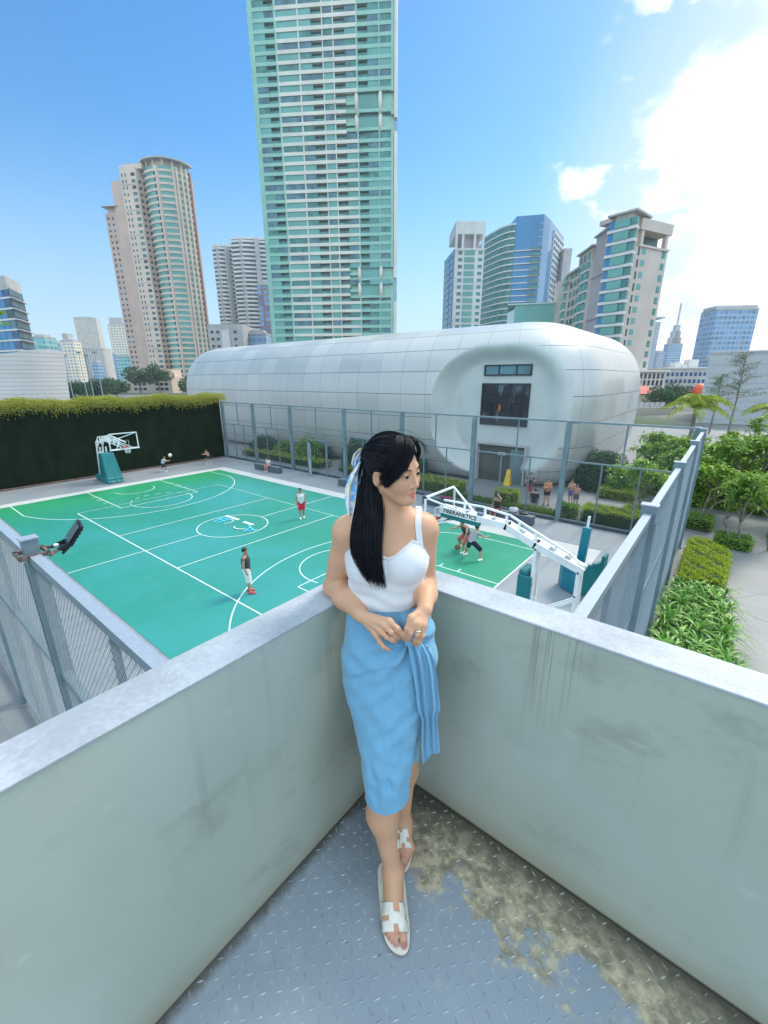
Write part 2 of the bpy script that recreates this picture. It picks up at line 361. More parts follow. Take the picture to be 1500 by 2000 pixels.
def tall_green_tower():
    dep = 200; A = gp(541, dep*1.012); B = gp(768, dep*0.988); f = Fac(A, B); w = f.w; fh = 3.15; top = 178
    r = thing('residential_tower', 'very tall green and cream tower rising out of the picture above the white building', 'tower', (*(f.A+f.B)/2, 0))
    m = MB(); D = 26
    back = lambda d: [f.A-f.n*d, f.B-f.n*d]
    slab_poly(m, [f.A-f.n*1.3, f.B-f.n*1.3, f.B-f.n*D, f.A-f.n*D], 0, top, 0)
    m.build('core', C_core, r)
    lay = [(.025, .105, 0), (.105, .172, 1), (.19, .335, 0), (.345, .43, 0), (.43, .503, 1), (.51, .578, 0), (.585, .66, 1), (.66, .738, 0), (.75, .817, 1), (.817, .895, 0), (.903, .982, 0)]
    wall = MB(); it = []; rails = []
    def zone(u): return 1 if .18 < u < .745 else 0
    nf = int(top/fh); voids = {}
    z_of = lambda i: 1.2+i*fh
    # sky gardens: double-height openings
    vz = []
    for py0, py1 in ((230, 258), (185, 222), (555, 582), (524, 548)):
        vz.append((hz(py1+0, dep), hz(py0-0, dep)))
    def invoid(z0, z1, u0):
        return u0 > .655 and any(a-0.6 < (z0+z1)/2 < b+0.6 for a, b in vz)
    for i in range(nf):
        z = z_of(i)
        segs = [(0, .18, 0), (.18, .745, 1), (.745, 1, 0)]
        if invoid(z-1.0, z+0.2, .7): segs = [(0, .18, 0), (.18, .66, 1)]
        for a, b, k in segs: f.box(wall, a*w, b*w, z-0.95, z+0.2, -1.28, 0.12 if k else 0.0, k)
        for a, b, kd in lay:
            if invoid(z+.2, z+fh-.95, a): continue
            z0, z1 = z+0.2, z+fh-0.95
            if kd == 0:
                n = max(1, int((b-a)*w/2.4)); k = rng.choice([0, 0, 1, 2])
                it.append((f, a*w+.05, b*w-.05, z0, z1, -.45, -.2+rng.random()*.02, int(k)))
            elif rng.random() < .12: it.append((f, a*w+.05, b*w-.05, z0, z1, -.5, -.3, 2))
            else: rails.append((f, a*w, b*w, z0, z0+.75, -.12, -.08, 0))
    zs = [0.0]+[b[1] for b in lay]
    for a, b in ((0, .025), (.172, .19), (.335, .345), (.503, .51), (.578, .585)):
        f.box(wall, a*w, b*w, 0, top, -1.27, .03, 1 if .3 < a < .6 else 0)
    for a, b in ((.738, .75), (.895, .903), (.982, 1.0)):
        zz = [0]+[q for p in sorted(vz) for q in p]+[top]
        for k in range(0, len(zz), 2): f.box(wall, a*w, b*w, zz[k], zz[k+1], -1.27, .03, 0)
    for a, b in vz:
        for u in (.735, .905): cols = MB(); cols.tube([(*(f.A+f.e*u*w-f.n*.75), a-.4), (*(f.A+f.e*u*w-f.n*.75), b+.4)], .75, 12, 0); cols.build('column', C_cream, r, smooth=True)
    bkp = MB()
    for a, b in vz: f.box(bkp, .66*w, w, a, b, -1.31, -1.26, 0); f.box(bkp, .66*w, .735*w, (a+b)/2-.5, (a+b)/2+.4, -1.2, -.1, 0); f.box(bkp, .66*w, w, a-.1, a+.9, -.3, -.2, 0)
    bkp.split('garden_wall', [C_green], r)
    windows(r, [(f, .76*w, .885*w, a, b, -1.29, -1.0, 0) for a, b in vz], [G_t1], 'garden_glazing')
    fin = MB()
    sf = Fac(f.A-f.n*D, f.A); sf.box(fin, 0, D, 0, top, 0, .5, 0)
    sr = Fac(f.B, f.B-f.n*D)
    for i in range(nf): sf.box(fin, 0, D, z_of(i)-.9, z_of(i)+.1, .5, .75, 0)
    for k, (a, b) in enumerate(((0, hz(590, dep)), (hz(545, dep), hz(262, dep)), (hz(235, dep), top))): sr.box(fin, .3, 3, a, b, .2, 1.3, 1)
    fin.build('side_fin', [C_green, C_cream], r)
    wall.build('wall', [C_green, C_cream], r)
    windows(r, rails, [G_t2], 'balcony_rail')
    windows(r, it, GL)
tall_green_tower()

def arc_poly(c, rx, ry, a0, a1, n, yaw=0.0):
    out = []
    for k in range(n+1):
        a = a0+(a1-a0)*k/n; out.append(c+RH[:2]*rx*math.cos(a)-FH[:2]*ry*math.sin(a))
    return out
def pink_tower():
    dep = 300; base = gp(340, dep); fh = 3.2
    r = thing('residential_tower', 'pinkish beige apartment tower with a rounded glass bay and a canopy roof', 'tower', (*base, 0))
    hw, hm, hc = hz(412, dep), hz(337, dep), hz(335, dep)
    wall = MB(); it = []
    fw = Fac(gp(262, dep+2), gp(305, dep)); fm = Fac(gp(299, dep-6), gp(327, dep-8)); fm2 = Fac(gp(327, dep-8), gp(343, dep-2)); fb = Fac(gp(341, dep-4), gp(363, dep-10))
    def vol(F, h, mi, D=24): slab_poly(wall, [F.A, F.B, F.B-F.n*D, F.A-F.n*D], 0, h, mi)
    vol(fw, hw, 0); vol(fm, hm, 1); vol(fm2, hm-4, 0, 22); vol(fb, hc, 1)
    for i in range(int(hc/fh)):
        z = 2+i*fh
        def punch(F, h, cols, wd, ht, g):
            if z+ht+1 > h: return
            for u in cols:
                it.append((F, u*F.w-wd/2, u*F.w+wd/2, z, z+ht*rng.choice([1, 1, .8]), -.3, .06, int(rng.choice(g))))
        punch(fw, hw, (.12, .3, .52, .75, .92), 1.3, 1.5, [5, 5, 4, 2]); punch(fm, hm, (.14, .35), .8, 1.6, [5, 4]); punch(fm, hm, (.8,), 2.6, 1.7, [1, 2, 5]); punch(fm2, hm-4, (.3, .75), 1.5, 1.5, [5, 5])
        punch(fb, hc, (.28,), 2.6, 1.7, [1, 2]); punch(fb, hc, (.76,), 2.7, 2.4, [5])
        for F, h in ((fw, hw), (fm, hm)):
            if i % 4 == 0 and z < h: F.box(wall, 0, F.w, z-.8, z-.5, 0, .25, 1)
    fs = Fac(fm.A-fm.n*24, fm.A)
    for i in range(int(hm/fh)-1):
        for u in (.2, .5, .8): it.append((fs, u*fs.w-1, u*fs.w+1, 2+i*fh, 3.5+i*fh, -.2, .06, 5 if (i+int(u*10)) % 3 else 1))
    c = gp(382, dep+4); rr = 39/862.2*dep
    gl = MB(); poly = arc_poly(c, rr, rr*.95, math.pi*.02, math.pi*.93, 28)+[c+FH[:2]*14+RH[:2]*-10, c+FH[:2]*9+RH[:2]*rr*.7]
    poly = poly[::-1]
    slab_poly(gl, poly, 0, hc, 0); gl.build('curved_glazing', G_t1, r)
    for i in range(int(hc/fh)+1):
        z = .6+i*fh
        if z > hc-1: break
        p2 = arc_poly(c, rr*1.025, rr*.975, math.pi*.015, math.pi*.94, 28)
        p3 = arc_poly(c, rr*.97, rr*.92, math.pi*.015, math.pi*.94, 28)
        n0 = len(p2); V = []
        for (P, Z) in ((p2, z), (p2, z+1.25), (p3, z+1.25), (p3, z)): V += [(*q, Z) for q in P]
        F = [(k*n0+j, k*n0+j+1, ((k+1) % 4)*n0+j+1, ((k+1) % 4)*n0+j) for k in range(4) for j in range(n0-1)]
        wall.add(V, F, 1)
    for a in (.06, .13, .2, .27, .31):
        q = c+RH[:2]*rr*1.03*math.cos(a*math.pi)-FH[:2]*rr*.98*math.sin(a*math.pi)
        wall.beam((*q, 0), (*q, hc), 1.1, 1.1, 1 if a > .1 else 2)
    wall.build('wall', [C_pink, C_pinkl, mat('red_brown_pier', (.3, .13, .09), .7, 0, .1, .3)], r)
    rf = MB(); ring = arc_poly(c, rr*1.12, rr*1.06, 0.0, math.pi*.98, 28)[::-1]; slab_poly(rf, ring, hc+3.2, hc+4.0, 0)
    slab_poly(rf, arc_poly(c, rr*.8, rr*.8, 0, math.pi*.98, 20)[::-1], hc, hc+3.2, 1)
    for a in np.linspace(.05, .95, 8): q = c+RH[:2]*rr*.97*math.cos(a*math.pi)-FH[:2]*rr*.92*math.sin(a*math.pi); rf.beam((*q, hc), (*q, hc+3.2), .7, .7, 1)
    fm.box(rf, 2, fm.w+3, hm, hm+2.6, -9, -2, 1)
    fw.box(rf, -1, fw.w*.8, hw+3, hw+3.4, -8, 1.5, 0); fw.box(rf, 1, fw.w*.8, hw, hw+3, -8, -2, 1)
    for k in range(4): fm.box(rf, k*1.6, k*1.6+.5, hm, hm+1.8, -.6, -.1, 1)
    rf.split('roof', [C_grey, C_pinkl], r)
    windows(r, it, GL)
    # podium in front
    p = thing('podium_building', 'low pinkish podium with terrace trees at the foot of the rounded apartment tower', 'building', (*gp(290, 255), 0))
    fp = Fac(gp(246, 258), gp(335, 252)); mb = MB(); slab_poly(mb, [fp.A, fp.B, fp.B-fp.n*20, fp.A-fp.n*20], 0, 9, 0); fp.box(mb, 0, fp.w, 9, 9.6, -1, .4, 0); slab_poly(mb, [fp.A-fp.n*4+fp.e*4, fp.B-fp.n*4-fp.e*6, fp.B-fp.n*18-fp.e*6, fp.A-fp.n*18+fp.e*4], 9, 13, 0)
    mb.build('wall', C_pinkl, p); its = []
    for z in (1.5, 4.2, 6.6):
        for u in (.2, .3, .4, .68, .78, .88): its.append((fp, u*fp.w-1.1, u*fp.w+1.1, z, z+1.5, -.3, .05, 5))
    windows(p, its, GL)
pink_tower()

def banded_tower():
    dep = 420; r = thing('apartment_tower', 'grey white tower of wavy stacked balcony bands half hidden behind the tall green tower', 'tower', (*gp(490, dep), 0))
    core = MB(); bands = MB(); fh = 3.3
    for px0, px1, py, d in ((443, 482, 480, dep), (478, 545, 466, dep-8)):
        a, b = gp(px0, d), gp(px1, d); h = hz(py, d); n = 10
        def pl(o): return [a+(b-a)*k/n-FH[:2]*(2.2*math.sin(k/n*math.pi*1.5)+o) for k in range(n+1)]+[b+FH[:2]*24, a+FH[:2]*24]
        slab_poly(core, [tuple(p) for p in pl(-1.2)], 0, h, 0)
        for i in range(int(h/fh)+1): slab_poly(bands, pl(0.4*(i % 3)/2), i*fh, i*fh+1.45, 0)
        for k in (3, 7): q = a+(b-a)*k/n; core.beam((*(q-FH[:2]*1.2), 0), (*(q-FH[:2]*1.2), h), 1.2, 4, 1)
        slab_poly(bands, [a+FH[:2]*2, b+FH[:2]*2, b+FH[:2]*20, a+FH[:2]*20], h, h+2.2, 0)
    core.build('core', [mat('brown_grey_recess', (.12, .11, .12), .5, 0, .3, .2), C_grey], r); bands.build('balcony_band', C_white, r)
banded_tower()

def facade_mat(name, wall, glass, fh=3.3, bw=3.0, fz=.55, fx=.6, rough=.3):
    t = NT(name, rough, .6); c = t.xyz(t.co()); nr = t.xyz(t.n.new('ShaderNodeNewGeometry').outputs['Normal'])
    oi = t.n.new('ShaderNodeTexCoord').outputs['Normal']; on = t.xyz(oi)
    side = t.math('GREATER_THAN', t.math('ABSOLUTE', on[0]), t.math('ABSOLUTE', on[1]))
    u = t.math('ADD', t.math('MULTIPLY', c[0], t.math('SUBTRACT', 1.0, side)), t.math('MULTIPLY', c[1], side))
    wz = t.math('LESS_THAN', t.math('FRACT', t.math('DIVIDE', t.math('ADD', c[2], 500.0), fh)), fz)
    wx = t.math('LESS_THAN', t.math('FRACT', t.math('DIVIDE', t.math('ADD', u, 500.3), bw)), fx)
    vert = t.math('LESS_THAN', t.math('ABSOLUTE', on[2]), .5)
    cell = t.n.new('ShaderNodeTexWhiteNoise'); cv = t.n.new('ShaderNodeCombineXYZ')
    t.l.new(t.math('FLOOR', t.math('DIVIDE', t.math('ADD', u, 500.3), bw)), cv.inputs[0]); t.l.new(t.math('FLOOR', t.math('DIVIDE', t.math('ADD', c[2], 500.0), fh)), cv.inputs[1]); t.l.new(cv.outputs[0], cell.inputs[0])
    g = t.mix(cell.outputs[0], tuple(x*.6 for x in glass), tuple(min(1, x*1.5) for x in glass))
    win = t.math('MULTIPLY', t.math('MULTIPLY', wz, wx), vert)
    t.color(t.mix(win, wall, g)); t.put(t.b.inputs['Roughness'], t.math('SUBTRACT', .75, t.math('MULTIPLY', win, .6)))
    return t.m
FM = {
 'cream': facade_mat('cream_tower_facade', (.74, .63, .46), (.16, .25, .36), 3.4, 4, .5, .55),
 'tan': facade_mat('tan_tower_facade', (.52, .46, .38), (.38, .36, .34), 3.4, 2.2, .55, .5),
 'blue': facade_mat('blue_tower_facade', (.3, .42, .55), (.08, .2, .38), 3.4, 3, .65, .8),
 'teal': facade_mat('teal_tower_facade', (.25, .5, .5), (.1, .33, .34), 3.6, 4, .6, .8),
 'slate': facade_mat('slate_tower_facade', (.36, .4, .47), (.14, .22, .33), 3.5, 3.2, .55, .6),
 'stripe': facade_mat('striped_tower_facade', (.6, .55, .46), (.25, .25, .27), 60, 3.0, 1.0, .45),
 'brown': facade_mat('brown_tower_facade', (.3, .17, .1), (.1, .2, .42), 3.4, 4.5, .8, .7)}
def far_tower(label, px0, px1, py, dep, style, side=.5, crown=None, rz=0.0, name='distant_tower', cat='tower', steps=()):
    a, b = gp(px0, dep), gp(px1, dep); w = np.linalg.norm(b-a); h = hz(py, dep); yaw = math.atan2(RH[1], RH[0])+rz
    c = (a+b)/2
    r = thing(name, label, cat, (*c, 0), yaw, None)
    m = MB(); d = max(12, w*side)
    m.box((-w/2, 0, 0), (w/2, d, h)); m.build('body', FM[style], r, world=False)
    k = MB(); k.box((-w*.32, d*.2, h), (w*.32, d*.8, h+max(2.5, h*.025))); k.box((-w*.5, -.4, h-.2), (w*.5, d, h+.9))
    for (x0, x1, dz) in steps: k.box((x0*w, d*.1, h-.1), (x1*w, d*.9, h+dz))
    if crown == 'cap': k.box((-w*.62, -w*.1, h+5), (w*.62, d+w*.1, h+7)); k.box((-w*.3, d*.2, h), (w*.3, d*.8, h+5))
    if crown == 'spire':
        for s_, q in ((.8, 9), (.55, 18), (.3, 26)): k.box((-w*s_/2, d*.2, h), (w*s_/2, d*.8, h+q))
        k.beam((0, d/2, h+20), (0, d/2, h+55), 1.6)
    k.build('roof', [C_grey], r, world=False)
    return r
far_tower('small teal glass block beside the left office tower', 78, 106, 657, 330, 'teal')
far_tower('pale blue and cream tower just left of the stepped cream pair', 112, 132, 668, 520, 'blue', name='distant_tower')
far_tower('tall cream tower pair with stepped top in the far left skyline', 134, 160, 664, 500, 'cream', steps=((-.3, .1, 8),))
far_tower('wide tower with vertical grey stripes below the tan slab tower', 163, 214, 680, 540, 'stripe')
far_tower('tan slab tower with a blue shaded side, tallest of the far left skyline', 172, 208, 619, 760, 'tan', side=.9, rz=.35)
far_tower('short dark blue glass block in front of the grey striped tower', 186, 196, 706, 470, 'blue')
far_tower('blue and cream striped tower between the tan slab and the pink tower', 214, 236, 690, 600, 'blue')
far_tower('tan tower with crowned top right beside the pink tower', 231, 262, 632, 640, 'cream', steps=((-.4, .4, 9),))
far_tower('low teal glass building at the foot of the crowned tan tower', 238, 262, 695, 480, 'teal')
far_tower('cream mid rise in the gap behind the concrete wall building on the left', 150, 168, 690, 610, 'cream')
far_tower('brown framed tower with blue windows at the left edge of the tall green tower', 518, 545, 556, 330, 'brown')
far_tower('small dark blue glass block above the roof of the white building', 490, 527, 652, 250, 'blue')
far_tower('slate tower with a flat cap roof right of the beige corner tower', 1232, 1272, 632, 620, 'slate', crown='cap', steps=())
far_tower('slim dark tower between the capped tower and the spired tower', 1277, 1290, 690, 640, 'slate')
far_tower('stepped blue tower with a thin spire in the right skyline', 1296, 1322, 674, 660, 'blue', crown='spire')
far_tower('low blue block beside the spired tower', 1290, 1302, 690, 690, 'blue')
far_tower('broad blue glass tower standing above the grey concrete wall at the right edge', 1376, 1448, 607, 330, 'blue', side=.7, rz=-.12, steps=((-.5, .5, 3),))
far_tower('blue cubic block behind the grey concrete wall', 1386, 1410, 706, 300, 'blue')

def grey_block():
    dep = 240; f = Fac(gp(418, dep), gp(484, dep)); h = hz(632, dep)
    r = thing('low_block', 'plain grey concrete block with few windows between the pink and the tall green tower', 'building', (*(f.A+f.B)/2, 0))
    m = MB(); slab_poly(m, [f.A, f.B, f.B-f.n*20, f.A-f.n*20], 0, h, 0); f.box(m, .4*f.w, .62*f.w, h-12, h-3, 0, .5, 1); m.build('wall', [C_grey, C_white], r)
    it = [(f, u*f.w-.8, u*f.w+.8, h-dz, h-dz+1.4, -.2, .06, 5) for u in (.12, .28, .78) for dz in (4.5, 8, 11.5, 15)]
    windows(r, it, GL)
grey_block()

def office_left():
    dep = 175; f = Fac(gp(-70, dep+20), gp(60, dep)); rb = gp(84, dep+14); h = hz(562, dep); w = f.w; fh = 3.7
    r = thing('office_tower', 'blue glass office tower with white sun shade fins at the left edge', 'office tower', (*f.B, 0))
    m = MB(); slab_poly(m, [f.A, f.B, rb, f.A-f.n*20], 0, h, 0); slab_poly(m, [f.A+f.n*.1, f.B+f.n*.1, rb, f.A-f.n*20], h, h+4.6, 1); m.build('body', [G_b2, C_grey], r)
    b = MB(); it = []
    for i in range(int(h/fh)+1):
        f.box(b, 0, w, i*fh-.25, i*fh+.35, 0, .35, 0)
        n = 12
        for k in range(n):
            it.append((f, (k+.04)/n*w, (k+.96)/n*w, i*fh+.4, min(h, (i+1)*fh-.3), -.1, .1, 3 if k in (n-2, n-3, n-4) else int(rng.choice([4, 4, 2, 5]))))
        s = Fac(f.B, rb); s.box(b, -.5, s.w, i*fh-.15, i*fh+.1, 0, 1.2, 0); s.box(b, .3, s.w-.3, i*fh+1.2, i*fh+3.4, 0, .1, 1)
    b.build('slab_edge', [C_white, G_t3], r); windows(r, it, GL)
office_left()

def white_teal_tower():
    dep = 260; f = Fac(gp(879, dep), gp(932, dep)); s = Fac(gp(861, dep+24), gp(879, dep)); h = hz(489, dep); fh = 3.35
    r = thing('apartment_tower', 'slim white tower with a teal window strip and open crown, left of the blue tower', 'tower', (*f.A, 0))
    m = MB(); D = 24; back = s.A
    slab_poly(m, [f.A, f.B, f.B-f.n*D, s.A], 0, h, 0)
    f.box(m, -.4, f.w+.3, h, h+.8, -D, .3, 0)
    for u in (0, .22, .62, .9): f.box(m, u*f.w, u*f.w+1.3, h+.8, h+7.5, -1.4, 0, 0)
    f.box(m, 0, f.w, h+7.5, h+13.5, -D, 0, 0); f.box(m, .3*f.w, .85*f.w, h+.8, h+7.5, -D, -3, 1)
    m.build('wall', [C_white, C_mauve], r)
    it = []
    for i in range(int(h/fh)):
        z = 1+i*fh
        it.append((f, .33*f.w, .68*f.w, z, z+2.3, -.2, .25, 0)); it.append((f, .12*f.w, .26*f.w, z+.3, z+2, -.2, .06, 2)); it.append((f, .8*f.w, .94*f.w, z+.3, z+2, -.2, .06, 1))
        for a in (.02, .36, .7): it.append((s, a*s.w, (a+.28)*s.w, z, z+2.6, -.1, .5 if a > .3 else .2, 3 if a > .3 else 1))
    windows(r, it, GL)
white_teal_tower()

def blue_tower():
    dep = 300; r = thing('office_tower', 'blue curved glass tower with white floor lines between the white and the beige tower', 'tower', (*gp(990, dep), 0))
    h = hz(424, dep); a, b, c, d, e = gp(931, dep+26), gp(985, dep), gp(1034, dep-4), gp(1046, dep+6), gp(1072, dep+40)
    n = 10; curve = [a+(b-a)*t-FH[:2]*7*math.sin(t*math.pi) for t in np.linspace(0, 1, n+1)]
    h1 = hz(440, dep)
    m = MB(); slab_poly(m, curve+[b+FH[:2]*38, a+FH[:2]*30], 0, h1, 0); slab_poly(m, [b-FH[:2]*.5, c, d, e, e+FH[:2]*20, b+FH[:2]*38], 0, h, 1)
    slab_poly(m, [e-RH[:2]*4-FH[:2]*14, e+RH[:2]*1.5-FH[:2]*14, e+RH[:2]*1.5, e-RH[:2]*4], 0, hz(462, dep), 2)
    m.build('glazing', [G_t2, G_b1, C_grey], r)
    sl = MB(); fh = 3.6
    fc = Fac(b, c); fr = Fac(d, e)
    for i in range(1, int(h/fh)):
        z = i*fh
        if z < h1-2:
            o = [p-FH[:2]*.45-RH[:2]*.2 for p in curve]; V = [(*p, z) for p in o]+[(*p, z+.7) for p in o]+[(*(p+FH[:2]*.9), z+.7) for p in o]+[(*(p+FH[:2]*.9), z) for p in o]
            k = n+1; sl.add(V, [(q*k+j, q*k+j+1, ((q+1) % 4)*k+j+1, ((q+1) % 4)*k+j) for q in range(4) for j in range(n)], 0)
        fc.box(sl, 0, fc.w, z, z+.16, 0, .06, 0)
        if z < h-16: fc.box(sl, .02*fc.w, .98*fc.w, z, z+.55, .3, .7+.5*(i % 2), 0); fc.box(sl, .62*fc.w, 1.02*fc.w, z+.55, z+1.6, .6, 1.9, 1)
        fr.box(sl, .25*fr.w, fr.w, z, z+1.1, 0, .8, 0)
    for u in np.linspace(.25, .98, 6): fr.box(sl, u*fr.w, u*fr.w+.8, 0, h-3, 0, .6, 0)
    slab_poly(sl, [p-FH[:2]*.5 for p in curve]+[b+FH[:2]*10, a+FH[:2]*10], h1, h1+.9, 0)
    sl.build('floor_slab', [C_white, G_t2], r)
    t = thing('low_block', 'pale teal glazed block in front of the blue curved tower', 'building', (*gp(1030, 200), 0))
    f = Fac(gp(982, 203), gp(1085, 197)); hh = hz(594, 200); mb = MB(); slab_poly(mb, [f.A, f.B, f.B-f.n*25, f.A-f.n*25], 0, hh-8, 0); slab_poly(mb, [f.A-f.n*2+f.e*3, f.B-f.n*2, f.B-f.n*25, f.A-f.n*25], hh-8, hh, 1)
    f.box(mb, .18*f.w, .62*f.w, hh-9, hh-7.6, 0, 2.5, 0); f.box(mb, 0, f.w, hh, hh+.6, -25, -1.5, 0); mb.build('wall', [mat('pale_teal_render', (.36, .55, .5), .6, 0, .06, .2), G_t1], t)
    it = []
    for z in np.arange(hh-12, 3, -3.6):
        for u in np.arange(.04, .95, .12): it.append((f, u*f.w, (u+.1)*f.w, z, z+2.4, -.2, .08, 0 if u > .6 else 1))
    windows(t, it, GL)
blue_tower()

def beige_tower():
    dep = 150; K0, K1 = gp(1164, dep), gp(1187, dep-3); R = gp(1262, dep+6); Lp = gp(1083, dep+42); M1 = K0+(Lp-K0)*.34
    r = thing('apartment_tower', 'beige corner tower with teal bay windows and projecting flat roofs, right of the blue tower', 'tower', (*K0, 0))
    h = hz(484, dep); fr = Fac(K1, R); fl = Fac(Lp, M1-RH[:2]*0+FH[:2]*2); fm = Fac(M1, K0); fb = Fac(K0, K1); fh = 3.35
    m = MB(); back = [R+FH[:2]*22, Lp+FH[:2]*10]
    slab_poly(m, [Lp, fl.B, M1, K0, K1, R]+back, 0, h, 0)
    fm.box(m, 0, fm.w, 0, h+6.4, -6, .1, 2); fl.box(m, .52*fl.w, fl.w, h, h+4.2, -7, 0, 0)
    for k_ in range(3): fl.box(m, (.57+.14*k_)*fl.w, (.66+.14*k_)*fl.w, h+1, h+3.2, 0, .08, 1)
    for i in range(0, int(h/fh), 4): fm.box(m, 0, fm.w, i*fh, i*fh+.5, .1, .4, 2)
    fr.box(m, .25*fr.w, fr.w, h, h+.6, -8, .5, 0)
    for u in (.3, .9): fr.box(m, u*fr.w, u*fr.w+1.2, h+.6, h+4.6, -1.2, 0, 0)
    fr.box(m, .25*fr.w, fr.w+.3, h+4.6, h+7.6, -10, .3, 0); fr.box(m, .25*fr.w, fr.w, h+.6, h+4.6, -10, -4, 1)
    fb.box(m, -.5, fb.w+.4, 0, h+8.2, -8, 0, 0)
    m.build('wall', [C_beige, C_core, C_mauve], r)
    it = []; sp = []
    for i in range(int((h+8)/fh)):
        z = .8+i*fh
        it.append((fb, -.3, fb.w+.2, z, z+2.2, -.2, 1.0, 0)); it.append((fb, -2.2, -.35, z, z+2.2, -1.2, .4, 3)); it.append((fb, fb.w+.3, fb.w+2.0, z, z+2.2, -.8, .3, 1))
        sp.append((fb, -2.4, fb.w+2.2, z-.95, z-.1, -1.2, .8, 0))
        if z < h-2:
            it.append((fr, .86*fr.w, .86*fr.w+1.7, z, z+2.0, -.1, .08, 1)); it.append((fr, .36*fr.w, .36*fr.w+2, z+.2, z+1.9, -.1, .08, 0)); it.append((fr, .27*fr.w, .27*fr.w+.8, z-.3, z+1.9, -.1, .07, 5)); it.append((fr, .12*fr.w, .12*fr.w+.9, z+.3, z+1.4, -.1, .07, 5))
            for u in (.03, .27, .42, .57, .72, .86): it.append((fl, u*fl.w, (u+.1)*fl.w, z, z+2, -.1, .1 if u in (.27, .42, .57) else .9, int(rng.choice([1, 5, 2])) if u in (.42, .57, .27) else 0))
            for u in (.02, .7): sp.append((fl, u*fl.w, (u+.27 if u > .5 else u+.14)*fl.w, z-.9, z-.1, -.1, .85, 0))
    windows(r, sp, [C_white], 'bay_spandrel')
    rf = MB(); fb.box(rf, -2.6, fb.w+2.2, h+8.2, h+8.7, -10, 1.4, 0); fr.box(rf, 0, .5*fr.w, h+7.6, h+8.9, -11, -1, 1)
    fl.box(rf, .5*fl.w, 1.05*fl.w, h+4.3, h+4.8, -8, 1.0, 0); fm.box(rf, -.6, fm.w*.8, h+6.4, h+6.9, -6, .9, 0); fl.box(rf, -.03*fl.w, .25*fl.w, h-2.8, h-2.3, -8, 1.0, 0); fl.box(rf, .15*fl.w, .6*fl.w, h-.2, h+.5, -8, .9, 0)
    rf.split('roof', [C_grey, C_beige], r); windows(r, it, GL)
beige_tower()

def concrete_wall_mat(name, col, period, amp):
    t = NT(name, .8, .3); c = t.xyz(t.co()); vec = t.co()
    ln = bar_lines(t, c[2], period, .05, 50)
    n = t.noise(t.mapv(vec, (.25, .25, 1.0)), .8, 6)
    t.color(t.mix(ln, t.mix(n, tuple(x*(1-amp) for x in col), tuple(x*(1+amp) for x in col)), tuple(x*.45 for x in col)))
    return t.m
def concrete_buildings():
    f = Fac(gp(1378, 74), gp(1640, 66)); h = 11.3; bk = CAM[:2]+(f.A-CAM[:2])*1.3
    r = thing('concrete_building', 'long plain grey concrete building with horizontal joints at the right edge', 'building', (*f.A, 0))
    m = MB(); slab_poly(m, [f.A, f.B, f.B-f.n*18, bk], 0, h, 0); m.build('wall', concrete_wall_mat('jointed_grey_concrete', (.4, .42, .44), 1.45, .12), r)
    c = MB(); f.box(c, -.05, f.w, h, h+.25, -.6, .12, 0)
    for u in (.22, .26): f.box(c, u*f.w, u*f.w+.12, h+.25, h+1.6, -1.2, -1.1, 0)
    f.box(c, .22*f.w, .26*f.w, h+1.5, h+1.6, -1.2, -1.1, 0)
    c.build('coping', C_grey, r)
    # left: curved shell-like wall
    r = thing('concrete_building', 'low pale concrete building with a sloped striped wall behind the hedge at the left edge', 'building', (*gp(60, 62), 0))
    G = []
    for t in np.linspace(0, 1, 13):
        row = []
        for k in range(19):
            s = k/18; p = gp(-160+s*285, 66-6*math.sin(s*math.pi*.9)); z = t*(hz(684, 62)+.35*math.sin(s*9)); row.append((*(p+FH[:2]*t*1.2), z))
        G.append(row)
    G = np.array(G); m = MB(); m.grid(G); e = G[:, -1]; back = e.copy(); back[:, :2] += (e[:, :2]-CAM[:2])*.2; m.grid(np.stack([e, back], 1)); t2 = G[-1].copy(); t2[:, :2] += (t2[:, :2]-CAM[:2])*.2; m.grid(np.stack([G[-1], t2], 0))
    m.build('wall', concrete_wall_mat('striated_pale_concrete', (.5, .48, .46), .55, .14), r)
concrete_buildings()
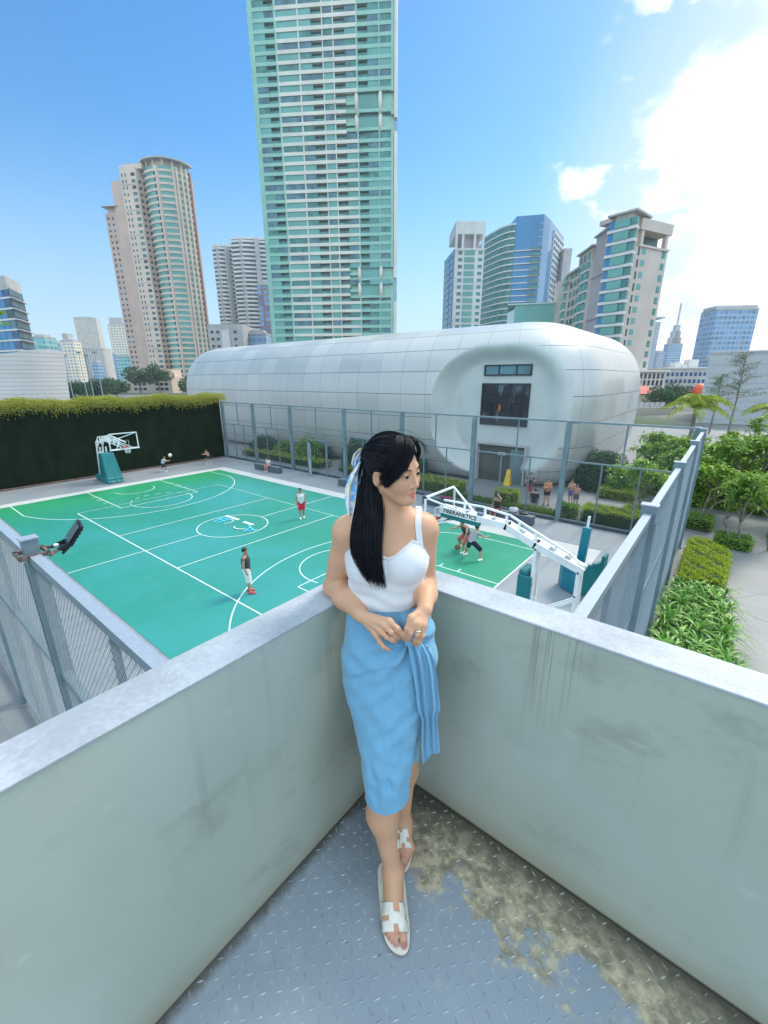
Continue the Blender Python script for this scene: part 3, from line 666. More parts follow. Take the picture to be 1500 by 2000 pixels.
def mall():
    f = Fac(gp(1248, 150), gp(1300, 150)); r = thing('low_building', 'low beige building with square dark windows and a pink lower storey behind the garden', 'building', (*f.A, 0))
    m = MB(); h = hz(728, 150); slab_poly(m, [f.A, f.B, f.B-f.n*30, f.A-f.n*30], -2, h, 0); f.box(m, -1, f.w+1, h, h+.5, -30, .8, 2); f.box(m, 0, f.w, 3.0, 4.2, -1, 1.2, 2); f.box(m, 0, f.w, -2, 3, -1, .1, 1); m.build('wall', [C_beige, mat('pink_red_render', (.5, .26, .22), .8, 0, .1, .3), C_white], r)
    it = []
    for k in range(6):
        for z in (5, 7.2): it.append((f, (.04+k*.16)*f.w, (.13+k*.16)*f.w, z, z+1.7, -.2, .08, 5))
        if k < 4:
            for z in (-.8, 1.2): it.append((f, (.06+k*.2)*f.w, (.15+k*.2)*f.w, z, z+1.5, -.2, .2, 5))
    windows(r, it, GL)
    f = Fac(gp(1300, 160), gp(1385, 158)); r = thing('low_building', 'long grey slab building with three rows of windows behind the orange balloon', 'building', (*f.A, 0))
    m = MB(); h = hz(722, 160); slab_poly(m, [f.A, f.B, f.B-f.n*30, f.A-f.n*30], -2, h, 0); f.box(m, 0, f.w, h, h+.5, -30, .5, 1)
    for u, q in ((.3, 2.2), (.5, 1.4), (.62, 3.2)): f.box(m, u*f.w, u*f.w+3*q/3, h, h+q, -8, -4, 1)
    m.build('wall', [C_grey, C_white], r); it = []
    for k in range(9):
        for z in (3.5, 6, 8.4): it.append((f, (.02+k*.105)*f.w, (.085+k*.105)*f.w, z-.4, z+.9, -.2, .06, 4))
    windows(r, it, GL)
    c = atd(1367, 766, 105); r = thing('balloon', 'big orange ball shaped balloon sign above the palm', 'balloon', (c[0], c[1], 0))
    mb = MB(); mb.sphere(c, (1.75, 1.75, 2.0), 20, 12); mb.build('ball', mat('orange_fabric', (.75, .1, .03), .5, 0, .1, .5), r, smooth=True)
    mb = MB(); mb.tube([(c[0], c[1], 0), (c[0], c[1], c[2]-1.8)], .12, 8); mb.build('mast', M['steel'], r)
    c = gp(1264, 118); r = thing('pavilion', 'small building with a red pitched roof behind the garden trees', 'building', (*c, 0)); mb = MB(); yaw = math.atan2(RH[1], RH[0])
    q = lambda x, y: tuple(c+RH[:2]*x+FH[:2]*y)
    slab_poly(mb, [q(-3, 0), q(4, 0), q(4, 6), q(-3, 6)], -1, 3.4, 0); mb.build('wall', C_pink, r); mb = MB()
    V = [(*q(-3.6, -.6), 3.4), (*q(4.6, -.6), 3.4), (*q(4.6, 6.6), 3.4), (*q(-3.6, 6.6), 3.4), (*q(-1, 3), 5.4), (*q(2, 3), 5.4)]
    mb.add(V, [(0, 1, 5, 4), (1, 2, 5), (2, 3, 4, 5), (3, 0, 4), (3, 2, 1, 0)]); mb.build('roof', mat('red_tiles', (.45, .09, .07), .7, 0, .15, 3), r)
    f = Fac(gp(1240, 92), gp(1325, 92)); r = thing('parapet_wall', 'beige terrace wall with white panels in front of the red roofed pavilion', 'wall', (*f.A, 0)); mb = MB(); f.box(mb, 0, f.w, -1, 1.4, -1, 0, 0); mb.build('wall', C_beige, r); it = [(f, u*f.w, (u+.09)*f.w, 1.4, 2.5, -.4, -.2, 0) for u in np.arange(.02, .75, .12)]
    windows(r, it, [C_white], 'panel')
mall()

# ---------------------------------------------------------------- white shell building
def shell_building():
    YF, XL, XR = 16.6, -37.5, 12.6
    r = thing('exhibition_hall', 'white rounded hall clad in curved metal panels with an oval recessed entrance front', 'building', ((XL+XR)/2, YF, 0))
    base = [(XL, YF), (XR, YF), (XR, 41.0), (0.2, 41.0), (0.2, 31.0), (XL, 31.0)]; rad0 = [2.4, 5.2, 5.2, 4, 4.5, 2.5]
    H = 11.5; ZC = 5.6
    prof = []                                                       # (inset, z)
    for t in np.linspace(0, 1, 18): a = -math.pi/2*(1-t); prof.append((1.6*(1-math.cos(a)**(.9)), ZC+ZC*np.sign(math.sin(a))*abs(math.sin(a))**.8))
    for t in np.linspace(0, 1, 30)[1:]: a = math.pi/2*t; prof.append((6.6*(1-max(0, math.cos(a))**.72), ZC+(H-ZC)*math.sin(a)**.86))
    prof = [(min(i, 6.5), z) for i, z in prof]
    def ring(d):
        n = len(base); P = []
        E = []
        for i in range(n):
            a, b = np.array(base[i], float), np.array(base[(i+1) % n], float); t = (b-a)/np.linalg.norm(b-a); nn = np.array((t[1], -t[0])); E.append((a-nn*d, t, nn))
        cor = []
        for i in range(n):
            (p, t, _), (q, s, _) = E[i-1], E[i]; den = t[0]*s[1]-t[1]*s[0]; k = ((q-p)[0]*s[1]-(q-p)[1]*s[0])/den; cor.append(p+t*k)
        segs = []
        arcs = []
        for i in range(n):
            t, s = E[i-1][1], E[i][1]; cx = t[0]*s[1]-t[1]*s[0]; rr = max(.15, rad0[i]-d*.75) if cx > 0 else rad0[i]+d*.5
            a, b = cor[i]-t*rr, cor[i]+s*rr; ctr = a+np.array((-t[1], t[0]))*rr*(1 if cx > 0 else -1)
            a0 = math.atan2(*(a-ctr)[::-1]); da = math.pi/2*(1 if cx > 0 else -1)
            arcs.append([ctr+rr*np.array((math.cos(a0+da*k/14), math.sin(a0+da*k/14))) for k in range(15)])
        cnt = {0: 300, 1: 60, 2: 24, 3: 16, 4: 40, 5: 24}
        for i in range(n):
            P += arcs[i]; a, b = arcs[i][-1], arcs[(i+1) % n][0]; m = cnt[i]
            if i == 0:                                              # finer where the portal is
                sp = np.concatenate([np.linspace(0, .72, 110, endpoint=False), np.linspace(.72, 1, 191)])[1:-1]
                P += [a+(b-a)*k for k in sp]
            else: P += [a+(b-a)*k/m for k in range(1, m)]
        return np.array(P)
    R0 = ring(0); per = np.concatenate([[0], np.cumsum(np.linalg.norm(np.diff(R0, axis=0), axis=1))])
    rows = [np.c_[ring(i), np.full(len(R0), z)] for i, z in prof]
    pa = np.concatenate([[0], np.cumsum([math.hypot(prof[k+1][0]-prof[k][0], prof[k+1][1]-prof[k][1]) for k in range(len(prof)-1)])])
    # finer rows for the portal
    rows = np.array(rows); vs = np.linspace(0, pa[-1], 96); rr = np.empty((96,)+rows.shape[1:])
    for c in range(3):
        for j in range(rows.shape[1]): rr[:, j, c] = np.interp(vs, pa, rows[:, j, c])
    cx, cz, hx, hzz, cr = 6.5, 5.2, 4.8, 4.55, 3.7
    X, Y, Z = rr[..., 0], rr[..., 1], rr[..., 2]
    qx = np.abs(X-cx)-(hx-cr); qz = np.abs(Z-cz)-(hzz-cr)
    sdv = np.minimum(np.maximum(qx, qz), 0)+np.hypot(np.maximum(qx, 0), np.maximum(qz, 0))-cr
    front = Y < 23
    YB = 18.5
    w = np.clip(-sdv/1.25, 0, 1); w = w*w*(3-2*w)*.35+.65*(1-(1-w)**2)
    sd2 = np.maximum(np.abs(X-6.93)-2.05, Z-3.0); w = np.maximum(w, np.clip(-sd2/.2, 0, 1))
    ins = front & ((sdv < 0) | (sd2 < 0))
    rr[..., 1] = np.where(ins, Y+(np.maximum(YB, Y)-Y)*w, Y)
    # panel uv kept as a colour attribute
    U, Vv = np.meshgrid(per, vs)
    V = rr.reshape(-1, 3); a, b = rr.shape[:2]
    i, j = np.meshgrid(np.arange(a-1), np.arange(b), indexing='ij'); j2 = (j+1) % b
    Q = np.stack([i*b+j, i*b+j2, (i+1)*b+j2, (i+1)*b+j], -1).reshape(-1, 4)
    plain = (ins & (np.minimum(sdv, sd2) < -.02))[:-1, :].ravel().astype(int)
    colr = np.stack([U/100, Vv/30, np.where(ins, 1.0, 0), np.ones_like(U)], -1).reshape(-1, 4)
    # roof cap
    t = NT('white_metal_panels', .38, .5); at = t.n.new('ShaderNodeAttribute'); at.attribute_name = 'tint'; x = t.xyz(at.outputs['Vector'])
    u = t.math('MULTIPLY', x[0], 100.0); v = t.math('MULTIPLY', x[1], 30.0)
    row = t.math('FLOOR', t.math('DIVIDE', v, 1.72)); colm = t.math('FLOOR', t.math('DIVIDE', u, 2.35))
    ln = t.math('MAXIMUM', t.math('MULTIPLY', bar_lines(t, u, 2.35, .05), .55), bar_lines(t, v, 1.72, .06))
    cv = t.n.new('ShaderNodeCombineXYZ'); t.l.new(row, cv.inputs[0]); t.l.new(colm, cv.inputs[1]); wn = t.n.new('ShaderNodeTexWhiteNoise'); t.l.new(cv.outputs[0], wn.inputs[0])
    c0 = t.mix(wn.outputs[0], (.45, .455, .445), (.51, .51, .495)); st = t.noise(t.mapv(t.co(), (1.2, 1.2, .18)), 1.1, 6)
    c0 = t.mix(t.ss(st, .5, .75, 0, .28), c0, (.43, .42, .38))
    t.color(t.mix(ln, c0, (.2, .2, .21))); t.b.inputs['Metallic'].default_value = .25
    t.put(t.b.inputs['Roughness'], t.math('ADD', .3, t.math('MULTIPLY', wn.outputs[0], .14)))
    t.bump(t.math('ADD', t.math('MULTIPLY', ln, -1.0), t.math('MULTIPLY', t.noise(t.co(), .9, 2), .6)), .35, .03)
    pl = mat('smooth_white_plaster', (.47, .51, .5), .55, 0, .05, .6)
    fast_mesh('shell', V, Q, [t.m, pl], r, mi=plain, smooth=True, col=colr)
    rc = MB(); rc.prism([tuple(p) for p in ring(6.2)][::4], H-.4, H-.02); rc.build('roof_deck', C_white, r)
    fb = Fac((0, YB), (20, YB))
    def frame_win(x0, x1, z0, z1, nm, cols, rowsz, gm, interior=True):
        root = MB(); fr = .09
        for a_, b_, c_, d_ in ((x0, x1, z1, z1+fr), (x0, x1, z0-fr, z0), (x0-fr, x0, z0-fr, z1+fr), (x1, x1+fr, z0-fr, z1+fr)): fb.box(root, a_, b_, c_, d_, -.3, .12)
        for c_ in cols: fb.box(root, c_-.035, c_+.035, z0, z1, 0, .1)
        for c_ in rowsz: fb.box(root, x0, x1, c_-.03, c_+.03, .0, .095)
        o = root.build(nm, M['dark'], r); g = MB(); fb.box(g, x0, x1, z0, z1, -.05, .04); g.build('pane', gm, o)
        return o
    wx0, wx1 = 5.05, 8.5
    gt = NT('lobby_window_glass', .06, .8); cc = gt.co(); gx = gt.xyz(cc)
    gt.color(gt.mix(gt.ss(gt.noise(gt.mapv(cc, (.9, .9, .5)), 1.6, 4), .56, .7), (.012, .016, .028), (.09, .12, .15)))
    o = frame_win(wx0, wx1, 4.25, 7.05, 'window', (6.15, 7.3), (6.1,), gt.m)
    mb = MB(); vent = frame_win(5.15, 8.5, 7.75, 8.32, 'vent_window', (6.2, 7.5), (), G_t3)
    d = MB(); x0, x1, z1 = 5.1, 8.75, 2.75
    for a_, b_, c_, d_ in ((x0-.12, x0, 0, z1+.12), (x1, x1+.12, 0, z1+.12), (x0, x1, z1, z1+.12)): fb.box(d, a_, b_, c_, d_, -.3, .5)
    o = d.build('entrance', C_grey, r); g = MB(); fb.box(g, x0, x1, 0, z1, -.05, .06); g.build('doorway', mat('dim_lobby', (.07, .075, .07), .35, 0, .5, .5), o)
    g = MB(); fb.box(g, 7.6, 8.7, 0, 2.5, .06, .12); g.build('door_leaf', M['steel'], o); g = MB(); fb.box(g, 6.6, 7.2, 2.0, 2.2, .06, .1); g.build('sign_plate', C_white, o)
    lm = MB(); lm.sphere((6.45, YB-.1, 5.4), (.09, .03, .28), 10, 6)
    l = lm.build('wall_lamp', mat('amber_glass', (.5, .12, .03), .4, 0, .1, 2), r, smooth=True)
shell_building()
# ================================================================ ground, court, enclosure
def sheet(name, x0, x1, y0, y1, z, m, kind='structure'):
    mb = MB(); mb.add([(x0, y0, z), (x1, y0, z), (x1, y1, z), (x0, y1, z)], [(0, 1, 2, 3)])
    return tag(mb.build(name, m), kind=kind)
t = NT('city_ground', .9, .3); c = t.co()
t.color(t.mix(t.ss(t.noise(c, .02, 6), .45, .6), (.2, .2, .19), (.05, .085, .04)))
sheet('city_ground', -3000, 3000, -3000, 3000, -.06, t.m)
t = NT('plaza_paving', .5, .5); c = t.co(); x = t.xyz(c); n = t.noise(c, .6, 7); n2 = t.noise(t.mapv(c, (.5, 2.5, 1)), 1.5, 4)
jt = t.math('MAXIMUM', bar_lines(t, x[0], 1.2, .012, 500), bar_lines(t, x[1], .6, .012, 500))
big = t.math('MAXIMUM', bar_lines(t, t.math('ADD', t.math('MULTIPLY', x[0], .5), x[1]), 7.3, .09, 502), bar_lines(t, t.math('SUBTRACT', x[1], t.math('MULTIPLY', x[0], 1.3)), 9.1, .08, 503))
tile = t.n.new('ShaderNodeTexWhiteNoise'); cv = t.n.new('ShaderNodeCombineXYZ'); t.l.new(t.math('FLOOR', t.math('DIVIDE', t.math('ADD', x[0], 500), 1.2)), cv.inputs[0]); t.l.new(t.math('FLOOR', t.math('DIVIDE', t.math('ADD', x[1], 500), .6)), cv.inputs[1]); t.l.new(cv.outputs[0], tile.inputs[0])
base = t.mix(t.math('ADD', t.math('MULTIPLY', n, .7), t.math('MULTIPLY', tile.outputs[0], .3)), (.15, .163, .172), (.225, .235, .24))
base = t.mix(t.ss(n2, .5, .75, 0, .35), base, (.12, .13, .14))
t.color(t.mix(t.math('MULTIPLY', t.math('MAXIMUM', jt, big), .75), base, (.12, .12, .125))); t.put(t.b.inputs['Roughness'], t.math('ADD', .38, t.math('MULTIPLY', n, .3)))
sheet('plaza_paving', -60, 70, -40, 70, -.025, t.m)
t = NT('court_apron', .5, .45); c = t.co(); n = t.noise(c, .35, 8); n2 = t.noise(t.mapv(c, (3, .4, 1)), .8, 5)
t.color(t.mix(t.ss(n2, .45, .75, 0, .45), t.mix(n, (.19, .215, .24), (.29, .31, .33)), (.14, .16, .18))); t.put(t.b.inputs['Roughness'], t.math('ADD', .36, t.math('MULTIPLY', n, .35)))
sheet('court_apron', -19.4, 18.9, -10.4, 11.5, -.012, t.m)
t = NT('court_border', .6, .4); c = t.co(); t.color(t.mix(t.noise(c, .8, 7), (.42, .43, .42), (.52, .53, .52)))
mb = MB()
for a, b, e, g in ((-14.9, 14.0, 7.5, 8.4), (-14.9, -14.0, -7.5, 7.5), (14.0, 16.3, 6.2, 8.4)):
    mb.add([(a, e, -.004), (b, e, -.004), (b, g, -.004), (a, g, -.004)], [(0, 1, 2, 3)])
tag(mb.build('court_border', t.m), kind='structure')
t = NT('green_court_paint', .34, .6); c = t.co(); x = t.xyz(c); n = t.noise(c, .16, 6); n2 = t.noise(c, 2.2, 8); n3 = t.noise(t.mapv(c, (.3, 3, 1)), 1.2, 5)
colr = t.mix(t.ss(n, .38, .66), (.018, .235, .165), (.032, .265, .25))
colr = t.mix(t.ss(x[0], -7.5, -13.5, 0, .8), colr, (.02, .27, .085))                 # colour turns greener towards both ends
colr = t.mix(t.ss(x[0], 6.5, 13, 0, .55), colr, (.02, .27, .12))
colr = t.mix(t.ss(n3, .52, .8, 0, .22), colr, (.025, .2, .165))
colr = t.mix(t.ss(t.noise(t.mapv(c, (1, 1, 1), loc=(7, 3, 0)), .9, 9, .7), .56, .72, 0, .22), colr, (.02, .17, .14)); colr = t.mix(t.ss(t.noise(t.mapv(c, (5, .5, 1), rot=(0, 0, .5)), 1.3, 6, .7), .62, .74, 0, .2), colr, (.12, .34, .3)); t.color(t.mix(t.ss(n2, .52, .8, 0, .3), colr, (.055, .29, .245))); t.put(t.b.inputs['Roughness'], t.math('ADD', .3, t.math('MULTIPLY', n2, .2)))
sheet('court_surface', -14, 14, -7.5, 7.5, 0, t.m)
# painted lines
lines = MB(); faint = MB()
def ln(mb, x0, y0, x1, y1, w=.05, z=.005):
    a = np.array((x0, y0)); b = np.array((x1, y1)); d = (b-a)/np.linalg.norm(b-a); q = np.array((-d[1], d[0]))*w/2
    mb.add([(*(a-q), z), (*(b-q), z), (*(b+q), z), (*(a+q), z)], [(0, 1, 2, 3)])
def arc(mb, cx, cy, r, a0, a1, w=.05, z=.005, dash=None):
    n = max(8, int(abs(a1-a0)*r/.12)); A = np.linspace(a0, a1, n+1)
    for k in range(n):
        if dash and (k//dash) % 2: continue
        V = [(cx+rr*math.cos(a), cy+rr*math.sin(a), z) for rr, a in ((r-w/2, A[k]), (r+w/2, A[k]), (r+w/2, A[k+1]), (r-w/2, A[k+1]))]
        mb.add(V, [(0, 1, 2, 3)])
PI = math.pi
for s in (-1, 1):
    ta = math.acos(.0); yy = 6.6; dx = math.sqrt(6.75**2-yy**2); cx = s*12.425
    for q in (-1, 1): ln(lines, s*14, q*yy, cx-s*dx, q*yy)
    a = math.asin(yy/6.75)
    arc(lines, cx, 0, 6.75, PI-a if s > 0 else -a, PI+a if s > 0 else a)
    for q in (-1, 1): ln(lines, s*14, q*2.45, s*8.2, q*2.45)
    ln(lines, s*8.2, -2.45, s*8.2, 2.45, z=.007)
    arc(lines, s*8.2, 0, 1.8, PI/2 if s > 0 else -PI/2, PI*1.5 if s > 0 else PI/2, z=.009)
    arc(lines, s*8.2, 0, 1.8, -PI/2 if s > 0 else PI/2, PI/2 if s > 0 else PI*1.5, z=.009, dash=3)
    arc(lines, s*12.425, 0, 1.25, PI/2 if s > 0 else -PI/2, PI*1.5 if s > 0 else PI/2)
    for q in (-1, 1):
        for d in (1.75, 2.6, 2.95, 3.8): ln(lines, s*(14-d), q*2.45, s*(14-d), q*2.75, .05, .007)
ln(lines, 14.03, -7.5, 14.03, 7.5, .06, .003)
arc(lines, 0, 0, 1.8, 0, 2*PI, z=.009); ln(lines, 0, -7.5, 0, -1.8, z=.011); ln(lines, 0, 1.8, 0, 7.5, z=.011)
for q in (-1, 1): ln(lines if q < 0 else faint, -9, q*4.5, 9, q*4.5, .055, .013)
for x in (-9, 9): ln(faint, x, -4.5, x, 4.5, .05, .015)
for x in (-3, 3): ln(lines, x, -4.47, x, 4.47, .055, .015)
wl = mat('white_court_paint', (.62, .72, .69), .55, 0, .06, 3)
tag(lines.build('court_markings', wl), kind='structure'); tag(faint.build('faint_court_markings', mat('worn_white_paint', (.4, .62, .55), .55, 0, .1, 3)), kind='structure')
def stroke(mb, pts, w, z):
    P = [atz(360+x/7.5, 980+y/7.5, 0)[:2] for x, y in pts]
    for a, b in zip(P[:-1], P[1:]): ln(mb, *a, *b, w, z); z += .0006
wh = MB(); bl = MB()
stroke(wh, [(610, 205), (800, 265)], .2, .012); stroke(wh, [(870, 295), (1010, 340)], .2, .012)
for k, p in enumerate(([(430, 295), (560, 235), (690, 262)], [(480, 305), (650, 260)], [(510, 250), (600, 292)], [(870, 440), (970, 370), (940, 340)], [(960, 375), (1040, 430)], [(885, 430), (1085, 415)])): stroke(bl, p, .09, .012+k*.003)
stroke(wh, [(690, 262), (725, 280), (690, 310), (580, 330)], .05, .035); stroke(wh, [(730, 370), (740, 395), (790, 410), (890, 405)], .07, .04)
tag(wh.build('centre_emblem_white', wl), kind='structure'); tag(bl.build('centre_emblem_blue', mat('blue_court_paint', (.1, .5, .8), .5, 0, .08, 3)), kind='structure')

# ---------------------------------------------------------------- balcony
BX, BY, FZ = CAM[0]-.955, CAM[1]+1.21, CAM[2]-1.76         # inner faces and floor level
PH = 1.01; PT = .135
def steel_paint():
    t = NT('painted_steel_parapet', .48, .45); c = t.n.new('ShaderNodeNewGeometry').outputs['Position']; x = t.xyz(c); n = t.noise(c, 1.6, 7, .6); drip = t.noise(t.mapv(c, (16, 16, .9)), 1.0, 5)
    col = t.mix(n, (.3, .342, .29), (.395, .43, .375))
    below = t.ss(x[2], FZ+.15, FZ+PH, 0, 1)
    col = t.mix(t.math('MULTIPLY', t.ss(drip, .55, .72, 0, .45), below), col, (.2, .215, .2))
    smg = t.noise(t.mapv(c, (1, 1, 1.6), loc=(4, 2, 1)), 3.2, 7, .65); col = t.mix(t.ss(smg, .52, .7, 0, .45), col, (.2, .22, .19)); col = t.mix(t.ss(t.noise(t.mapv(c, loc=(9, 1, 3)), 1.4, 5), .48, .62, 0, .55), col, (.375, .425, .395))
    mk = t.ss(t.noise(t.mapv(c, (9, 9, 2.2), loc=(2, 5, 8)), 1.0, 3), .73, .78, 0, .55); col = t.mix(mk, col, (.2, .21, .19))
    # streak stain near the corner on the right hand wall
    sx = t.math('MULTIPLY', t.math('MULTIPLY', t.ss(x[0], BX+.56, BX+.62), t.ss(x[0], BX+.76, BX+.72)), t.ss(x[2], FZ+.58, FZ+.95))
    st = t.ss(t.noise(t.mapv(c, (110, 110, 1.0)), 1.0, 3), .48, .62)
    col = t.mix(t.math('MULTIPLY', t.math('MULTIPLY', sx, st), .6), col, (.13, .14, .12))
    scr = t.ss(t.noise(t.mapv(c, (5, 5, 9), rot=(.5, .2, .3)), 2.2, 6), .66, .72, 0, .3)
    col = t.mix(scr, col, (.46, .5, .47))
    edge = t.ss(t.math('ADD', x[2], t.math('MULTIPLY', t.math('SUBTRACT', n, .5), .12)), FZ+.13, FZ+.0, 0, .6)
    col = t.mix(edge, col, (.31, .28, .19)); col = t.mix(t.ss(x[2], FZ+.014, FZ+.004, 0, .85), col, (.05, .035, .025))
    t.color(col); t.put(t.b.inputs['Roughness'], t.math('ADD', .38, t.math('MULTIPLY', n, .3))); t.bump(t.math('ADD', n, t.math('MULTIPLY', drip, .2)), .12, .02)
    return t.m
PM = steel_paint()
t = NT('parapet_top_paint', .5, .45); c = t.co(); n = t.noise(c, 3, 8, .65); n2 = t.noise(c, 70, 4)
t.color(t.mix(t.ss(t.math('ADD', t.math('MULTIPLY', n, .75), t.math('MULTIPLY', n2, .25)), .35, .65), (.27, .295, .33), (.42, .45, .49))); t.bump(n2, .1, .004)
PTOP = t.m
def parapet(label, lo, hi):
    r = thing('parapet_wall', label, 'wall', ((lo[0]+hi[0])/2, (lo[1]+hi[1])/2, FZ-.2))
    m = MB(); m.box((lo[0], lo[1], FZ-.6), (hi[0], hi[1], FZ+PH-.004)); m.build('panel', PM, r)
    k = MB(); k.bbox((lo[0]-.004, lo[1]-.004, FZ+PH-.004), (hi[0]+.004, hi[1]+.004, FZ+PH+.004), .003); k.build('coping', PTOP, r)
parapet('grey painted steel balcony parapet running towards the lower left', (BX-PT, BY-3.6), (BX, BY))
parapet('grey painted steel balcony parapet with a drip stain running towards the right', (BX-PT, BY+.006), (BX+4.2, BY+PT+.006))
def floor_mat(lug=0):
    t = NT('worn_blue_checker_plate_lug' if lug else 'worn_blue_checker_plate', .4, .5); c = t.co(); x = t.xyz(c); n = t.noise(c, 3.0, 8, .65); nf = t.noise(c, 26, 6, .6)
    rub = t.noise(c, 7, 8, .7)
    col = t.mix(n, (.205, .25, .3), (.31, .345, .385))
    col = t.mix(t.ss(rub, .52, .75, 0, .5), col, (.44, .46, .47))
    # paint worn through to tan primer and rust along the right hand wall
    d = t.math('SUBTRACT', BY, x[1])
    lim = t.math('ADD', .16, t.math('ADD', t.math('MULTIPLY', t.math('SUBTRACT', n, .5), .75), t.math('MULTIPLY', t.math('SUBTRACT', nf, .5), .14)))
    lim = t.math('ADD', lim, t.ss(x[0], BX+.1, BX+.5, -.03, .1))
    worn = t.ss(t.math('SUBTRACT', lim, d), -.02, .03)
    tan = t.mix(t.ss(nf, .35, .68), (.2, .175, .12), (.52, .44, .3))
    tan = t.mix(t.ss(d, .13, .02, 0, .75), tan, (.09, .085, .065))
    col = t.mix(worn, col, tan)
    # grime gathered in the corner and along the joints
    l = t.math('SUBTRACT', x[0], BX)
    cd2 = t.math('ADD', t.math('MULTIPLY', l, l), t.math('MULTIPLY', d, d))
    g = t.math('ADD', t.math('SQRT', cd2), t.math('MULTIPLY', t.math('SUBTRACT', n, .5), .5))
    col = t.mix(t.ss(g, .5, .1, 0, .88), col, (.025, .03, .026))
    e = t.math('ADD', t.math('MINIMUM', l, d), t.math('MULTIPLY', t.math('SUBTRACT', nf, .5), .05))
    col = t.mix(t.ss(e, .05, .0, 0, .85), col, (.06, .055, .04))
    sp = t.ss(t.noise(c, 42, 3), .68, .74, 0, .6); col = t.mix(sp, col, (.16, .11, .1))
    if lug: col = t.mix(t.ss(t.noise(c, 19, 3), .42, .62, .05, .5), col, (.55, .58, .6))
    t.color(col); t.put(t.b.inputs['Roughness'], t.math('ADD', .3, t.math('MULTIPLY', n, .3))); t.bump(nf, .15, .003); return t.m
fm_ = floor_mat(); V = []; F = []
nx0, nx1, ny0, ny1 = BX-PT, BX+4.2, BY-3.6, BY+PT
V += [(nx0, ny0, FZ), (nx1, ny0, FZ), (nx1, BY+.003, FZ), (nx0, BY+.003, FZ)]; F.append((0, 1, 2, 3))
p = .0345; lug = []
for i in range(int(1.75/p)):
    for j in range(int(2.0/p)):
        cx_, cy_ = BX+.012+i*p, BY-.015-j*p
        a = rad(45) if (i+j) % 2 else rad(-45); a += rad(12)+random.gauss(0, .05)
        ca, sa = math.cos(a), math.sin(a); l_, w_, h_ = .0125*random.uniform(.9, 1.1), .0036, .0026*random.uniform(.7, 1.1)
        b0 = len(V)
        for (q, s_, z_) in ((-l_, 0, 0), (0, -w_, 0), (l_, 0, 0), (0, w_, 0), (-l_*.5, 0, h_), (l_*.5, 0, h_)): V.append((cx_+q*ca-s_*sa, cy_+q*sa+s_*ca, FZ+z_-.0002))
        F += [(b0, b0+1, b0+5, b0+4), (b0+1, b0+2, b0+5), (b0+2, b0+3, b0+5), (b0+3, b0, b0+4, b0+5), (b0, b0+4, b0+4)][:4]
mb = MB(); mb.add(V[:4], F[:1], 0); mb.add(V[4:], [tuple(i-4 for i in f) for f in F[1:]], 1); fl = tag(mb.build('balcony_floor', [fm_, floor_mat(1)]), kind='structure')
mb = MB(); mb.box((nx0, ny0, FZ-.25), (nx1, BY+PT, FZ-.02)); tag(mb.build('balcony_slab', M['steel']), kind='structure')

# ---------------------------------------------------------------- fences
def mesh_lattice(A, e, u0, u1, z0, z1, pitch, rw, nrm):
    """chain link: diagonal wires clipped to the rectangle, three sided"""
    w, h = u1-u0, z1-z0; P0 = []; P1 = []; s = pitch*math.sqrt(2)
    for sg in (1, -1):
        for k in np.arange(-h, w, s) if sg > 0 else np.arange(0, w+h, s):
            if sg > 0: a = max(0, k); b = min(w, k+h); pa, pb = (a, a-k), (b, b-k)
            else: a = max(0, k-h); b = min(w, k); pa, pb = (a, k-a), (b, k-b)
            if b-a < 1e-3: continue
            P0.append((*pa, sg)); P1.append((*pb, sg))
    P0 = np.array(P0); P1 = np.array(P1); e3 = np.array((e[0], e[1], 0.0)); n3 = np.array((nrm[0], nrm[1], 0.0))
    def w3(p): return np.array((A[0], A[1], 0.0))+np.outer(u0+p[:, 0], e3)+np.outer(z0+p[:, 1], (0, 0, 1.0))+np.outer(p[:, 2]*rw*.8, n3)
    a, b = w3(P0), w3(P1); d = b-a; d /= np.linalg.norm(d, axis=1)[:, None]; q = np.cross(d, n3)
    V = []; k = len(a)
    for end in (a, b):
        for ang in (0, 2*PI/3, 4*PI/3): V.append(end+rw*(math.cos(ang)*q+math.sin(ang)*n3))
    V = np.stack(V, 1).reshape(-1, 3); b6 = np.arange(k)*6
    Q = np.concatenate([np.stack([b6+i, b6+(i+1) % 3, b6+3+(i+1) % 3, b6+3+i], 1) for i in range(3)])
    return V, Q
